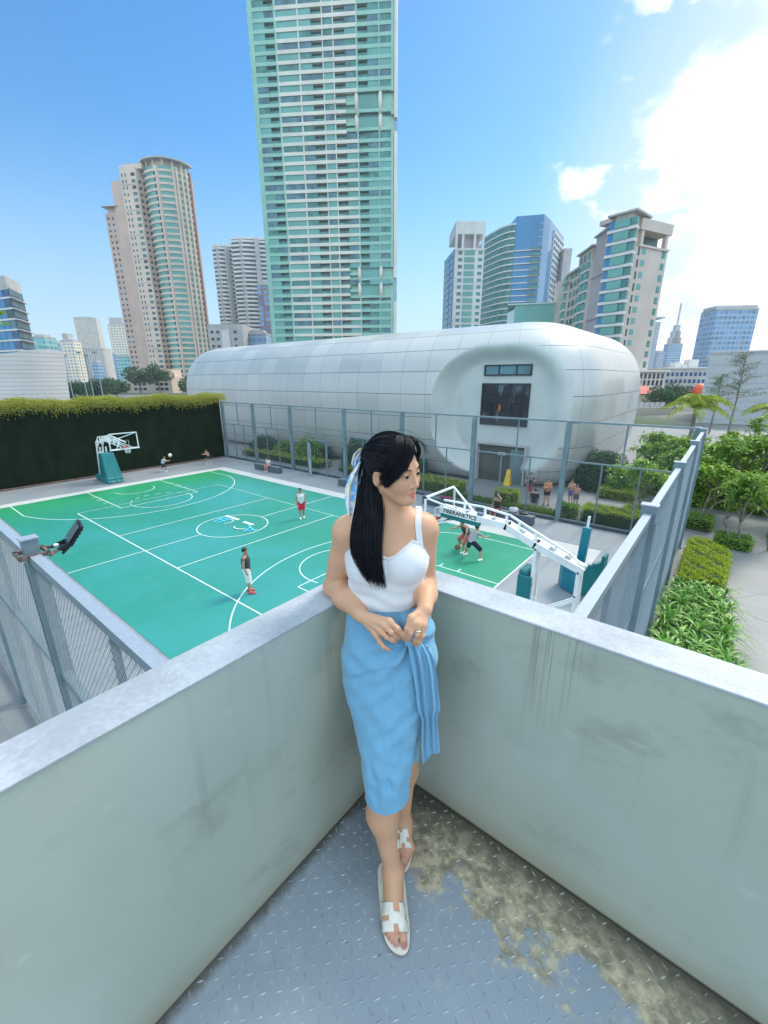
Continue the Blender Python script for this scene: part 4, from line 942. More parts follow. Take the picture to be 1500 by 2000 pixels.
def fence(label, A, B, posts, pw, pd, H, mid, upper, lower, pitch, rw, rail_w=.09, cap=0.0, skip=(), mrange=None, zb=.12):
    A = np.array(A, float); B = np.array(B, float); e = (B-A)/np.linalg.norm(B-A); n = np.array((e[1], -e[0])); Lh = np.linalg.norm(B-A)
    r = thing('fence', label, 'fence', (*(A+B)/2, 0))
    def bx(mb, u0, u1, w0, w1, z0, z1, mi=0):
        c = [A+e*u+n*w for u, w in ((u0, w0), (u1, w0), (u1, w1), (u0, w1))]; V = [(*q, z) for z in (z0, z1) for q in c]
        mb.add(V, [(0, 1, 2, 3), (7, 6, 5, 4), (4, 5, 1, 0), (5, 6, 2, 1), (6, 7, 3, 2), (7, 4, 0, 3)], mi)
    for u in posts:
        m = MB(); bx(m, u-pw/2, u+pw/2, -pd/2, pd/2, -.02, H+cap)
        for s in (-1, 1): bx(m, u+s*pw/2-.022, u+s*pw/2+.022, -pd/2-.012, pd/2+.012, 0, H-.15)
        bx(m, u-pw*.9, u+pw*.9, -pd*.8, pd*.8, -.02, .02); bx(m, u-pw/2-.012, u+pw/2+.012, -pd/2-.014, pd/2+.014, H+cap, H+cap+.02, 1)
        m.build('post', [M['steel'], M['steel_light']], r)
    us = sorted(posts)
    for k in range(len(us)-1):
        u0, u1 = us[k]+pw/2+.024, us[k+1]-pw/2-.024
        for z, w_ in ((H-rail_w, rail_w), (mid, .07), (zb, .07)):
            m = MB(); bx(m, u0, u1, -rail_w*.5, rail_w*.5, z, z+w_); 
            if z > mid: bx(m, u0, u1, -rail_w*.5-.002, rail_w*.5+.002, z+w_, z+w_+.004, 1)
            m.build('rail', [M['steel'], M['steel_light']], r)
        for q in range(1, upper+1): m = MB(); u = u0+(u1-u0)*q/(upper+1); bx(m, u-.035, u+.035, -.03, .03, mid+.07, H-rail_w); m.build('mullion', M['steel'], r)
        for q in range(1, lower+1): m = MB(); u = u0+(u1-u0)*q/(lower+1); bx(m, u-.035, u+.035, -.03, .03, zb+.07, mid); m.build('mullion', M['steel'], r)
        if k in skip: continue
        V, Q = mesh_lattice(A+n*.045, e, u0, u1, zb+.07, H-rail_w, pitch, rw, n)
        fast_mesh('wire_mesh', V, Q, M['wire'], r)
    return r
fx = [-19.2, -14.2, -8.95, -2.7, 2.68, 8.02, 13.35, 18.72]
far_f = fence('long steel mesh fence across the far side of the court before the white building', (-19.4, 11.55), (18.93, 11.55), [x+19.4 for x in fx], .2, .2, 5.4, 3.3, 1, 2, .075, .0026)
mb = MB(); mb.box((-19.4, 11.46, -.03), (18.9, 11.66, .1)); tag(mb.build('fence_kerb', mat('dark_kerb', (.06, .065, .07), .8)), kind='structure')
rf_ = fence('steel mesh fence with heavy capped posts along the right end of the court', (18.93, -10.0), (18.93, 11.4), [u+10.0 for u in (-8.9, -3.3, 1.6, 6.5, 11.2)], .18, .24, 5.27, 3.3, 1, 2, .055, .003, rail_w=.12, cap=.13)
nf_ = fence('steel mesh fence along the near side of the court, at the lower left', (-19.3, -10.43), (18.3, -10.43), [x+19.3 for x in (-19, -13.7, -8.4, -3.1, 2.2, 7.5, 12.75, 18.1)], .16, .17, 5.27, 3.35, 1, 2, .07, .0031, rail_w=.115, cap=.2)
# gate in the far fence
def gate():
    r = thing('gate', 'pale metal gate leaf standing ajar in the far fence', 'gate', (-6.2, 11.4, 0))
    m = MB(); H = 2.5; w = 1.15
    for a, b in (((-6.8, 11.43, 0), (-6.8, 11.43, H+.3)), ((-4.6, 11.43, 0), (-4.6, 11.43, H+.3)), ((-6.8, 11.43, H+.3), (-4.6, 11.43, H+.3))): m.beam(a, b, .1)
    m.build('frame', M['steel'], r); m = MB(); a0 = np.array((-6.7, 11.4)); d = np.array((.82, -.57)); a1 = a0+d*w
    for p, q in (((*a0, .06), (*a0, H)), ((*a1, .06), (*a1, H)), ((*a0, H), (*a1, H)), ((*a0, 1.25), (*a1, 1.25)), ((*a0, .08), (*a1, .08))): m.beam(p, q, .07)
    o = m.build('leaf', M['steel_light'], r); m = MB(); m.beam((*(a0+d*.05), .66), (*(a1-d*.05), .66), .015, 1.1); m.build('kick_panel', mat('pale_mesh_panel', (.5, .52, .5), .6), o)
gate()
# floodlight clamped to the near fence
def floodlight():
    p = np.array((12.75, -10.43, 5.0))
    r = thing('floodlight', 'black floodlight on a rusty clamp around the near fence post', 'floodlight', p)
    m = MB()
    for s in (-1, 1): m.beam(p+(-.19, s*.15, .26), p+(.19, s*.15, .26), .04, .05); m.beam(p+(s*.15, -.17, .26), p+(s*.15, .17, .26), .04, .05)
    m.beam(p+(-.2, .15, .24), p+(-.1, .25, .25), .04); m.beam(p+(.2, .15, .24), p+(.1, .25, .25), .04)
    m.build('clamp', M['rust'], r)
    m = MB(); q = p+np.array((0, .25, .25))
    for s in (-1, 1): m.beam(q+(s*.1, 0, 0), q+(s*.1, .17, .05), .03, .045); m.beam(q+(s*.1, .05, -.07), q+(s*.1, .17, .03), .02, .03)
    m.beam(q+(-.11, .08, .01), q+(.11, .08, .01), .025); m.beam(q+(-.11, .16, .04), q+(.11, .16, .04), .04); m.box(q+(-.05, .06, -.05), q+(.05, .15, .02)); m.build('yoke', M['black'], r)
    m = MB(); c0 = q+np.array((0, .15, .05)); d = np.array((.25, .55, .8)); d /= np.linalg.norm(d); x = np.array((1.0, 0, 0)); x -= d*(x @ d); x /= np.linalg.norm(x); nn = np.cross(x, d)
    for t0, t1, th in ((0, .55, .05),): m.beam(c0-nn*.03, c0+d*.32-nn*.02, .25, .035, up=tuple(nn))
    for k in range(5): m.beam(c0+d*(.04+k*.055)-nn*.045+x*-.11, c0+d*(.04+k*.055)-nn*.045+x*.11, .012, .03, up=tuple(nn))
    h = m.build('housing', M['black'], r); m = MB(); m.beam(c0+d*.03+nn*.01, c0+d*.3+nn*.005, .21, .012, up=tuple(nn)); m.build('lens', M['glass_dark'], h)
    m = MB(); m.sphere(p+(.02, .27, .3), (.025, .035, .022), 8, 6); m.build('junction_box', M['white_metal'], r)
floodlight()
# ---------------------------------------------------------------- dark green wall
r = thing('green_wall', 'tall near black green turf wall behind the hoop at the left end of the court', 'wall', (-19.6, 1, 0))
t = NT('dark_turf_wall', .95, .15); c = t.co(); n = t.noise(t.mapv(c, (1, 1, .6)), 1.2, 8, .7); n2 = t.noise(c, 30, 4)
t.color(t.mix(t.ss(t.math('ADD', t.math('MULTIPLY', n, .6), t.math('MULTIPLY', n2, .4)), .35, .75), (.0025, .006, .003), (.008, .028, .01))); t.bump(n2, 1.0, .03)
m = MB(); m.box((-20.6, -12, 0), (-19.42, 11.4, 5.35)); m.build('turf_face', t.m, r)
m = MB(); m.box((-19.42, -12, -.02), (-19.2, 11.4, .1)); m.build('kerb', mat('red_brown_kerb', (.14, .09, .08), .8, 0, .2, 2), r)
m = MB(); m.box((-20.9, -12, 5.35), (-19.38, 11.4, 5.45)); m.build('planter_edge', M['dark'], r)

# ---------------------------------------------------------------- hoops
def net_part(r, c, hoop):
    m = MB()
    for k in range(12):
        for s in (1, -1):
            P = []
            for t in np.linspace(0, 1, 6):
                a = k*PI/6+s*t*PI/4; rr = .225*(1-.42*t); P.append((c[0]+rr*math.cos(a), c[1]+rr*math.sin(a), c[2]-.42*t))
            m.tube(P, .006, 3, cap=False)
    m.build('net', mat('net_cord', (.75, .75, .75), .8), hoop)
def backboard(r, X, dirx, brace):
    """dirx: towards the court"""
    fr = MB(); z0, z1 = 2.9, 3.95
    for a, b in (((X, -.9, z1), (X, .9, z1)), ((X, -.9, z0), (X, .9, z0)), ((X, -.9, z0), (X, -.9, z1)), ((X, .9, z0), (X, .9, z1))): fr.beam(a, b, .055, .06, ext=.03)
    bb = fr.build('backboard', M['white_metal'], r)
    g = MB(); g.box((X-.008, -.87, z0+.03), (X+.008, .87, z1-.03)); gm = mat('backboard_glass', (.8, .9, .9), .02, 0, 0, trans=1.0, spec=.3); gm.node_tree.nodes['Principled BSDF'].inputs['IOR'].default_value = 1.02; g.build('glass', gm, bb)
    q = MB()
    for a, b in (((-.3, 3.0), (-.3, 3.45)), ((.3, 3.0), (.3, 3.45)), ((-.3, 3.45), (.3, 3.45)), ((-.3, 3.0), (.3, 3.0))): q.beam((X+dirx*.012, *a), (X+dirx*.012, *b), .045, .004, ext=.0)
    q.build('target_square', M['white_metal'], bb)
    pd = MB(); pd.beam((X, -.95, z0-.035), (X, .95, z0-.035), .09, .07)
    pd.build('edge_pad', M['black'] if dirx < 0 else M['white_metal'], bb)
    h = MB(); c = np.array((X+dirx*.42, 0, 3.05)); P = [c+.225*np.array((math.cos(a), math.sin(a), 0)) for a in np.linspace(0, 2*PI, 25)]
    h.tube(P, .011, 6, cap=False); h.box((min(X+dirx*.02, X+dirx*.21), -.11, 2.98), (max(X+dirx*.02, X+dirx*.21), .11, 3.06))
    ring = h.build('rim', mat('red_rim', (.55, .06, .04), .4, 0, .1, 4), r); net_part(r, c, ring)
    bc = MB()
    for s in (-1, 1):
        for z in (z1-.03,): bc.beam((X-dirx*.03, s*.84, z), (X-dirx*brace, 0, 3.3), .05, .05)
        bc.beam((X-dirx*.03, s*.5, z0+.04), (X-dirx*.75, s*.06, 3.22), .04)
    bc.build('brace', M['white_metal'], r)
def near_hoop():
    r = thing('basketball_hoop', 'white portable basketball hoop with long boom and teal pads, the nearer of the two hoops', 'basketball hoop', (16.3, 0, 0))
    w = .16
    bm = MB()
    P = [(17.38, 2.5), (16.05, 2.93), (15.15, 3.3), (12.9, 3.42)]
    for s in (-1, 1):
        for a, b in zip(P[:-1], P[1:]): bm.beam((a[0], s*w, a[1]), (b[0], s*w, b[1]), .05, .2, ext=.03)
    for a, b in zip(P[:-1], P[1:]):
        n = max(2, int(math.hypot(a[0]-b[0], a[1]-b[1])/.42))
        for k in range(n):
            t = (k+.5)/n; x, z = a[0]+(b[0]-a[0])*t, a[1]+(b[1]-a[1])*t; ln_ = .3; d = np.array((b[0]-a[0], 0, b[1]-a[1])); d /= np.linalg.norm(d)
            bm.beam(np.array((x, 0, z+.085))-d*ln_/2, np.array((x, 0, z+.085))+d*ln_/2, 2*w, .02)
    bm.build('boom', M['white_metal'], r)
    up = MB(); Q = [(17.38, 2.6), (16.98, 2.86), (15.2, 3.62), (14.3, 3.72), (12.95, 3.7)]
    for a, b in zip(Q[:-1], Q[1:]): up.beam((a[0], 0, a[1]), (b[0], 0, b[1]), .055, .055, ext=.01)
    for x, z0, z1 in ((16.6, 2.85, 3.02), (16.0, 2.98, 3.28), (15.5, 3.2, 3.5), (15.1, 3.3, 3.63), (14.4, 3.36, 3.7), (13.7, 3.4, 3.7)): up.beam((x, 0, z0), (x, 0, z1), .06)
    up.build('upper_rail', M['white_metal'], r)
    for X, zt, nm in ((16.1, 2.9, 'post'), (17.3, 2.52, 'post')):
        p = MB()
        for s in (-1, 1): p.beam((X+.02, s*.2, .1), (X, s*.13, zt), .09, .17, up=(0, 1, 0))
        p.beam((X, -.17, zt-.02), (X, .17, zt-.02), .12); p.beam((X, -.18, 1.2), (X, .18, 1.2), .07); o = p.build(nm, M['white_metal'], r)
        b = MB()
        for z in (zt-.06, 1.2, 1.75): b.tube([(X, -.22, z), (X, -.25, z)], .035, 8)
        b.build('bolt', M['steel'], o)
    s_ = MB(); s_.beam((17.26, -.12, 1.55), (16.15, -.12, .72), .07); s_.beam((17.26, .12, 1.55), (16.15, .12, .72), .07); s_.build('strut', M['white_metal'], r)
    pd = MB(); pd.bbox((15.72, -.3, .12), (15.98, .3, 2.15), .04); pd.bbox((15.72, -.36, .1), (16.12, -.27, 2.0), .03); pd.bbox((15.72, .27, .1), (16.12, .36, 2.0), .03); pd.build('post_pad', M['teal_pad'], r)
    bs = MB(); bs.bbox((15.75, -.55, .05), (18.1, .55, .32), .05); bs.build('base', M['teal_pad'], r)
    wh = MB()
    for x in (16.0, 17.9):
        for s in (-1, 1): wh.tube([(x, s*.45-.03, .05), (x, s*.45+.03, .05)], .05, 10)
    wh.build('wheel', M['black'], r)
    ap = MB(); ap.beam((14.35, -.2, 3.2), (12.98, -.2, 3.26), .12, .12); ap.build('boom_pad', M['teal_pad'], r)
    sg = MB(); sg.beam((14.35, -.23, 3.37), (12.98, -.23, 3.43), .03, .2); sgo = sg.build('name_plate', M['white_metal'], r)
    cu = bpy.data.curves.new('lettering', 'FONT'); cu.body = 'FIBERANETICS'; cu.size = .185; cu.extrude = .002; cu.align_x = 'CENTER'; cu.align_y = 'CENTER'; cu.offset = .004
    tmp = bpy.data.objects.new('lettering', cu); COL.objects.link(tmp)
    me = bpy.data.meshes.new_from_object(tmp.evaluated_get(bpy.context.evaluated_depsgraph_get())); COL.objects.unlink(tmp); bpy.data.objects.remove(tmp)
    me.transform(Matrix.Translation(Vector((13.66-16.3, -.249, 3.4)))@Matrix.Rotation(math.atan2(-.06, 1.37), 4, 'Y').inverted()@Matrix.Rotation(PI/2, 4, 'X'))
    lo = bpy.data.objects.new('lettering', me); COL.objects.link(lo); me.materials.append(M['black']); lo.parent = sgo
    backboard(r, 12.8, -1, 1.45)
    a = MB(); a.beam((14.25, 0, 3.32), (14.25, 0, 3.52), .2, .12); a.beam((14.25, -.1, 3.28), (14.25, .1, 3.28), .08); a.build('joint', M['steel'], r)
near_hoop()
def far_hoop():
    r = thing('basketball_hoop', 'basketball hoop with a draped teal cover standing before the dark green wall', 'basketball hoop', (-16.5, 0, 0))
    bs = MB(); bs.bbox((-18.3, -.55, .05), (-15.7, .55, .42), .06); bs.build('base', M['teal_pad'], r)
    # draped cover
    G = []
    for t in np.linspace(0, 1, 16):
        x0, x1 = -17.1+.1*t, -15.6-.75*t**.8; hw = .56-.14*t; z = .06+t*2.1; row = []
        for (cx, cy, n) in ((x0, -hw, 10), (x1, -hw, 10), (x1, hw, 10), (x0, hw, 10)):
            nx = {(x0, -hw): (x1, -hw), (x1, -hw): (x1, hw), (x1, hw): (x0, hw), (x0, hw): (x0, -hw)}[(cx, cy)]
            for k in range(n):
                s = k/n; fold = .03*math.sin(s*17+t*4+cx)*(1-t)**.6*min(1, 4*s*(1-s)*2); px, py = cx+(nx[0]-cx)*s, cy+(nx[1]-cy)*s
                row.append((px+fold*(1 if cy < 0 and nx[1] > 0 else 0), py+fold*(1 if cy == nx[1] else 0)*(-1 if cy < 0 else 1), z))
        G.append(row)
    G.append([(x*.9-1.65, y*.7, z+.03) for x, y, z in G[-1]]); G.append([(-16.7, 0, 2.2)]*40)
    cm = MB(); cm.grid(G, wv=True); cm.build('cover', M['teal_pad'], r, smooth=True)
    fr = MB()
    for s in (-.2, .2):
        fr.beam((-18.2, s, .4), (-17.6, s, 3.0), .09); fr.beam((-17.35, s, .4), (-17.05, s, 2.6), .08); fr.beam((-17.65, s, .42), (-17.9, s, 1.8), .06)
    for z in (1.6, 2.1, 2.9): fr.beam((-18.2+.6*(z-.4)/2.6, -.2, z), (-18.2+.6*(z-.4)/2.6, .2, z), .09, .12); fr.beam((-18.2+.6*(z-.4)/2.6, 0, z), (-17.1, 0, z), .09)
    fr.build('post', M['white_metal'], r)
    bm = MB(); P = [(-17.7, 2.9), (-17.2, 3.35), (-15.6, 3.55), (-12.9, 3.3)]
    for s in (-.16, .16):
        for a, b in zip(P[:-1], P[1:]): bm.beam((a[0], s, a[1]), (b[0], s, b[1]), .05, .09, ext=.02); bm.beam((a[0], s, a[1]-.38), (b[0], s, b[1]-.32), .05, .07)
        for x, z in ((-17.4, 3.1), (-16.8, 3.4), (-16.2, 3.48), (-15.6, 3.55), (-14.9, 3.48), (-14.2, 3.4)): bm.beam((x, s, z), (x, s, z-.36), .09)
    bm.build('boom', M['white_metal'], r)
    backboard(r, -12.8, 1, 1.9)
far_hoop()
def padded_stand():
    r = thing('padded_stand', 'blue padded stand with angled panels and a white topped pole behind the near hoop', 'padded stand', (16.4, 4.2, 0))
    m = MB(); z1 = 1.28
    path = [(15.75, 4.0), (15.95, 3.62), (16.5, 3.35), (17.0, 3.6), (17.2, 4.05), (17.22, 4.5)]
    for i, (a, b) in enumerate(zip(path[:-1], path[1:])):
        m = MB(); a, b = np.array(a), np.array(b); d = (b-a)/np.linalg.norm(b-a); n = np.array((d[1], -d[0])); h = z1*(1, 1, .94, .98, 1.12)[i]
        V = [(*(a+n*.0), .03), (*(b), .03), (*(b-n*.11), .03), (*(a-n*.11), .03), (*a, h), (*b, h), (*(b-n*.11), h), (*(a-n*.11), h)]
        m.add(V, [(0, 3, 2, 1), (4, 5, 6, 7), (0, 1, 5, 4), (1, 2, 6, 5), (2, 3, 7, 6), (3, 0, 4, 7)]); m.build('pad_panel', M['blue_pad'] if i < 2 else M['teal_pad'], r)
    m = MB(); m.bbox((15.85, 3.9, .02), (17.1, 4.9, .2), .03); m.build('base', M['teal_pad'], r)
    a = np.array((16.3, 4.55, .2)); b = np.array((16.35, 4.75, 2.6)); m = MB(); m.tube([a, b], .05, 10); m.build('pole', M['white_metal'], r)
    m = MB(); m.beam(a+(b-a)*.25, a+(b-a)*.82, .27, .27); m.build('pole_pad', M['blue_pad'], r)
padded_stand()
# ---------------------------------------------------------------- benches and small things
C_bench = mat('dark_concrete', (.075, .095, .115), .7, 0, .15, 2, .1, 20)
def bench(label, x0, x1, y):
    r = thing('bench', label, 'bench', ((x0+x1)/2, y, 0), 0, 'concrete block benches along the far fence')
    m = MB(); m.bbox((x0, y-.22, 0), (x1, y+.22, .45), .015); m.build('block', C_bench, r)
    m = MB(); m.bbox((x0-.01, y-.24, .45), (x1+.01, y+.24, .49), .01); m.build('seat_slab', mat('bench_top', (.12, .145, .165), .6, 0, .1, 2), r)
bench('dark concrete bench with a girl sitting on it, near the far left corner', -11.9, -8.6, 9.85)
bench('dark concrete bench half hidden behind the hair ribbon', -1.9, .8, 10.1)
bench('dark concrete bench seen through the near backboard frame', 5.6, 8.6, 10.0)
bench('dark concrete bench with a seated player and bags, near the fence post', 9.3, 12.6, 9.95)
def bag(label, c, s, m, rz):
    r = thing('bag', label, 'bag', c, rz)
    G = []
    for t in np.linspace(0, PI, 9):
        G.append([(s[0]*max(.02, math.sin(t))**.6*math.cos(a)*(1+.1*math.sin(3*a+t)), s[1]*max(.02, math.sin(t))**.6*math.sin(a), s[2]*(.5-.5*math.cos(t))*(1+.1*math.sin(2*a))) for a in np.linspace(0, 2*PI, 16, endpoint=False)])
    b = MB(); b.grid(G, wv=True); b.build('body', m, r, world=False, smooth=True)
    b = MB(); b.tube([(-s[0]*.5, 0, s[2]*.8), (-s[0]*.3, .03, s[2]*1.3), (s[0]*.2, .05, s[2]*1.25), (s[0]*.4, 0, s[2]*.8)], .012, 5); b.build('strap', M['black'], r, world=False)
bag('pale grey bag on the bench right of the seated player', (11.45, 9.95, .49), (.26, .16, .3), mat('grey_cloth', (.5, .5, .52), .8, 0, .2, 5), .3)
bag('flat dark bag at the right end of the bench', (12.0, 9.98, .49), (.24, .16, .12), M['black'], .2)
bag('small black bag left of the seated player on the bench', (9.75, 9.95, .49), (.2, .14, .12), M['black'], 0)
bag('maroon sports bag lying on the bench behind the near backboard', (7.2, 10.0, .49), (.4, .16, .16), mat('maroon_cloth', (.2, .03, .06), .8, 0, .2, 5), .1)
def ball(label, c, rr, col, seam):
    r = thing('ball', label, 'ball', (c[0], c[1], c[2]-rr)); m = MB(); m.sphere(c, rr, 20, 12); m.build('skin', mat('ball_skin', col, .6, 0, .1, 9), r, smooth=True)
    s = MB()
    for ax in range(3): s.tube([np.array(c)+rr*1.0*np.roll(np.array((math.cos(a), math.sin(a), 0)), ax) for a in np.linspace(0, 2*PI, 25)], .006, 4, cap=False)
    s.build('seam', mat('ball_seam', seam, .7), r)
bp = atz(893, 1076, 0); ball('brown orange basketball bouncing beside the two players under the near hoop', (bp[0], bp[1], .18), .12, (.28, .09, .05), (.03, .02, .02))
bp = atx(332, 889, -17.4); ball('white ball in the air in front of the boy in the pale blue shirt', bp, .15, (.75, .77, .75), (.5, .5, .5))
s_ = thing('floor_sign', 'yellow folding caution sign before the doorway of the white building', 'sign', (7.9, 17.6, 0)); m = MB()
for q in (-1, 1): m.add([(7.65, 17.6+q*.25, 0), (8.15, 17.6+q*.25, 0), (8.02, 17.6+q*.03, 1.15), (7.78, 17.6+q*.03, 1.15), (7.65, 17.6+q*.22, 0), (8.15, 17.6+q*.22, 0), (8.02, 17.6, 1.15), (7.78, 17.6, 1.15)], [(0, 1, 2, 3), (4, 7, 6, 5), (0, 4, 5, 1), (1, 5, 6, 2), (3, 2, 6, 7), (0, 3, 7, 4)])
m.build('panel', mat('yellow_plastic', (.75, .5, .02), .5), s_)
# ================================================================ plants
LV = {
 'bamboo': leaf_mat('yellow_green_leaf', (.2, .24, .03), (.5, .5, .1), .6, tr=.5),
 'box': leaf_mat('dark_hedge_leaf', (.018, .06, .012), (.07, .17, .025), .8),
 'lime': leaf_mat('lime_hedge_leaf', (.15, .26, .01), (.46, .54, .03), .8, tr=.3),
 'mid': leaf_mat('mid_green_leaf', (.06, .18, .02), (.26, .42, .05), .8, tr=.38),
 'frangi': leaf_mat('frangipani_leaf', (.08, .23, .02), (.36, .52, .06), .5, .4, .42),
 'deep': leaf_mat('deep_green_leaf', (.012, .05, .022), (.04, .12, .04), .6),
 'strap': leaf_mat('strappy_leaf', (.03, .15, .02), (.24, .48, .07), .8, .35, .25),
 'palm': leaf_mat('palm_leaflet', (.15, .24, .012), (.36, .42, .03), .6, .45, .4),
 'red': leaf_mat('dark_red_leaf', (.08, .02, .03), (.2, .07, .07), 1.0),
 'grass': leaf_mat('tall_grass_blade', (.06, .14, .02), (.2, .3, .05), .8),
 'far': leaf_mat('far_tree_leaf', (.03, .08, .04), (.09, .17, .07), .3)}
def unit(v): return v/(np.linalg.norm(v, axis=-1, keepdims=True)+1e-9)
def leaf_quads(C, D, Nn, ln_, wd, droop=0.0):
    """one kite-shaped leaf per row: base C, direction D, face normal Nn"""
    D = unit(D); S = unit(np.cross(D, Nn)); n = len(C); ln_ = np.broadcast_to(ln_, n)[:, None]; wd = np.broadcast_to(wd, n)[:, None]
    Z = np.array((0, 0, 1.0))
    V = np.stack([C, C+D*ln_*.5+S*wd*.5, C+D*ln_-Z*droop*ln_, C+D*ln_*.5-S*wd*.5], 1).reshape(-1, 3)
    return V, np.arange(4*n).reshape(-1, 4)
def rdir(n, up=0.0):
    d = rng.normal(size=(n, 3)); d = unit(d); d[:, 2] += up; return unit(d)
def cat(parts):
    Vs, Qs, o = [], [], 0
    for v, q in parts: Vs.append(v); Qs.append(q+o); o += len(v)
    return np.concatenate(Vs), np.concatenate(Qs)
def hedge_box(label, poly, h, mats, n, leaf=.07, group=None, name='hedge', topfrac=.5, z0=0.0, rough=.06, cat_='hedge', top_mat=None):
    """clipped hedge over a polygon footprint: leaves fill a shell just under its faces"""
    P = np.array(poly, float); c = P.mean(0); r = thing(name, label, cat_, (*c, z0), 0, group)
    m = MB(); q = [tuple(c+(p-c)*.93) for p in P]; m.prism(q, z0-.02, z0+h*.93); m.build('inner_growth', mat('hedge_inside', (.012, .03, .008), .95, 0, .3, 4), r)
    mn, mx = P.min(0), P.max(0); k = len(P)
    def inside(p):
        ok = np.ones(len(p), bool)
        for i in range(k):
            a, b = P[i], P[(i+1) % k]; ok &= (b[0]-a[0])*(p[:, 1]-a[1])-(b[1]-a[1])*(p[:, 0]-a[0]) > 0
        return ok
    if sum(P[i][0]*P[(i+1) % k][1]-P[(i+1) % k][0]*P[i][1] for i in range(k)) < 0: P = P[::-1]
    t = rng.uniform(size=(n*4, 2))*(mx-mn)+mn; t = t[inside(t)]; nt_ = int(n*topfrac); t = t[:nt_]
    lump = .06*np.sin(t[:, 0]*5.1+1)*np.sin(t[:, 1]*4.3)+.05*np.sin(t[:, 0]*11+t[:, 1]*9)
    Ct = np.c_[t, z0+h-.05+lump*min(1, h)+rng.normal(size=len(t))*rough*.5-rng.random(len(t))*.06]; Nt = np.tile((0, 0, 1.0), (len(t), 1))
    per = np.array([np.linalg.norm(P[(i+1) % k]-P[i]) for i in range(k)]); ns = n-nt_; side = rng.choice(k, ns, p=per/per.sum()); u = rng.random(ns)
    a = P[side]; b = P[(side+1) % k]; s = a+(b-a)*u[:, None]; e = unit(b-a); nn = np.c_[e[:, 1], -e[:, 0]]
    Cs = np.c_[s+nn*(rng.normal(size=ns)*rough-.03)[:, None], z0+rng.random(ns)**.9*h]; Ns = np.c_[nn, np.full(ns, .25)]
    parts = []
    for C, Nn in ((Ct, Nt), (Cs, Ns)):
        d = unit(Nn*.7+rdir(len(C))*1.0); fn = unit(Nn+rdir(len(C))*.8)
        parts.append(leaf_quads(C, d, fn, leaf*rng.uniform(.7, 1.4, len(C)), leaf*.55))
    V, Q = cat(parts); mi = None
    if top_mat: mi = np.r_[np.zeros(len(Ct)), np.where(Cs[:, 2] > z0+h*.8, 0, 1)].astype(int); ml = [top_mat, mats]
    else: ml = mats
    fast_mesh('foliage', V, Q, ml, r, mi=mi)
    return r
def rect(x0, x1, y0, y1): return [(x0, y0), (x1, y0), (x1, y1), (x0, y1)]
# growth on top of the green wall
r = thing('hedge', 'feathery yellow green hedge growing along the top of the dark green wall', 'hedge', (-20, 0, 5.4))
n = 46000; y = rng.uniform(-12, 12.2, n); u = rng.random(n); x = -20.9+1.75*u; topz = 6.0+.1*np.sin(y*1.3)+.05*np.sin(y*3.1+1)
over = np.clip((x+19.55)/.4, 0, 1); z = topz-over*rng.random(n)*(.62+.15*np.sin(y*2.2)*np.sin(y*5.3))-rng.random(n)**2*.5+np.abs(rng.normal(size=n))*.09-.25*np.abs(u-.5)
keep = rng.random(n) < np.where(y > 10.5, .7, 1); x, y, z = x[keep], y[keep], z[keep]; n = len(x); C = np.c_[x, y, z]
d = unit(np.c_[rng.normal(size=n)*.7+.35, rng.normal(size=n)*.8, rng.normal(size=n)*.6+.25-over[keep]*1.0])
V, Q = leaf_quads(C, d, rdir(n, .6), rng.uniform(.1, .24, n), .04, .15); fast_mesh('foliage', V, Q, LV['bamboo'], r)
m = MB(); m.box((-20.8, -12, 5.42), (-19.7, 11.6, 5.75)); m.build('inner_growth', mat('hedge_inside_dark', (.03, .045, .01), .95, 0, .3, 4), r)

# hedges behind the far fence
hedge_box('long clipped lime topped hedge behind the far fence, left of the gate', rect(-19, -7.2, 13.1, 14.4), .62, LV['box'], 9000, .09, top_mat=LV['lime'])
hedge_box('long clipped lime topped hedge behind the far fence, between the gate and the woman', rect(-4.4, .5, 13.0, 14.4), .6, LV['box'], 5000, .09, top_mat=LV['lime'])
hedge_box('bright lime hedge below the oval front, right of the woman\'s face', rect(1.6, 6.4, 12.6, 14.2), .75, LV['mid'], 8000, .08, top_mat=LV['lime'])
hedge_box('small rounded lime bush beside the man sitting in black', [(9.3, 12.2), (10.2, 12.0), (10.7, 12.6), (10.4, 13.3), (9.5, 13.3), (9.1, 12.8)], .95, LV['lime'], 3500, .07, cat_='bush', name='bush')
hedge_box('low dark hedge along the wall of the white building', rect(-14, -9.5, 15.8, 16.8), 1.2, LV['deep'], 3500, .11)
hedge_box('dark clipped hedge at the foot of the white building, near the oval front', rect(-.5, 1.6, 15.4, 16.6), 1.3, LV['deep'], 3200, .1)
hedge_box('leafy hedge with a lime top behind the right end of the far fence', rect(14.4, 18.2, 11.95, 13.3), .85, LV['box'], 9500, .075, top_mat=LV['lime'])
hedge_box('pale green shrub pressed against the far fence beside the two boys', rect(13.1, 14.1, 12.0, 12.8), .8, LV['mid'], 2600, .08, name='shrub', cat_='shrub')
hedge_box('small square lime hedge island on the plaza, nearest the dark round shrub', rect(13.9, 16.0, 18.0, 19.6), .62, LV['lime'], 4200, .07, group=None)
hedge_box('small square lime hedge island around the foot of the plaza tree', rect(16.0, 18.0, 14.4, 16.0), .55, LV['lime'], 4200, .07)
hedge_box('low dark red shrub island on the plaza', [(14.3, 23.6), (16.2, 23.2), (16.8, 24.4), (14.6, 24.9)], .7, LV['red'], 3000, .1, name='shrub', cat_='shrub')
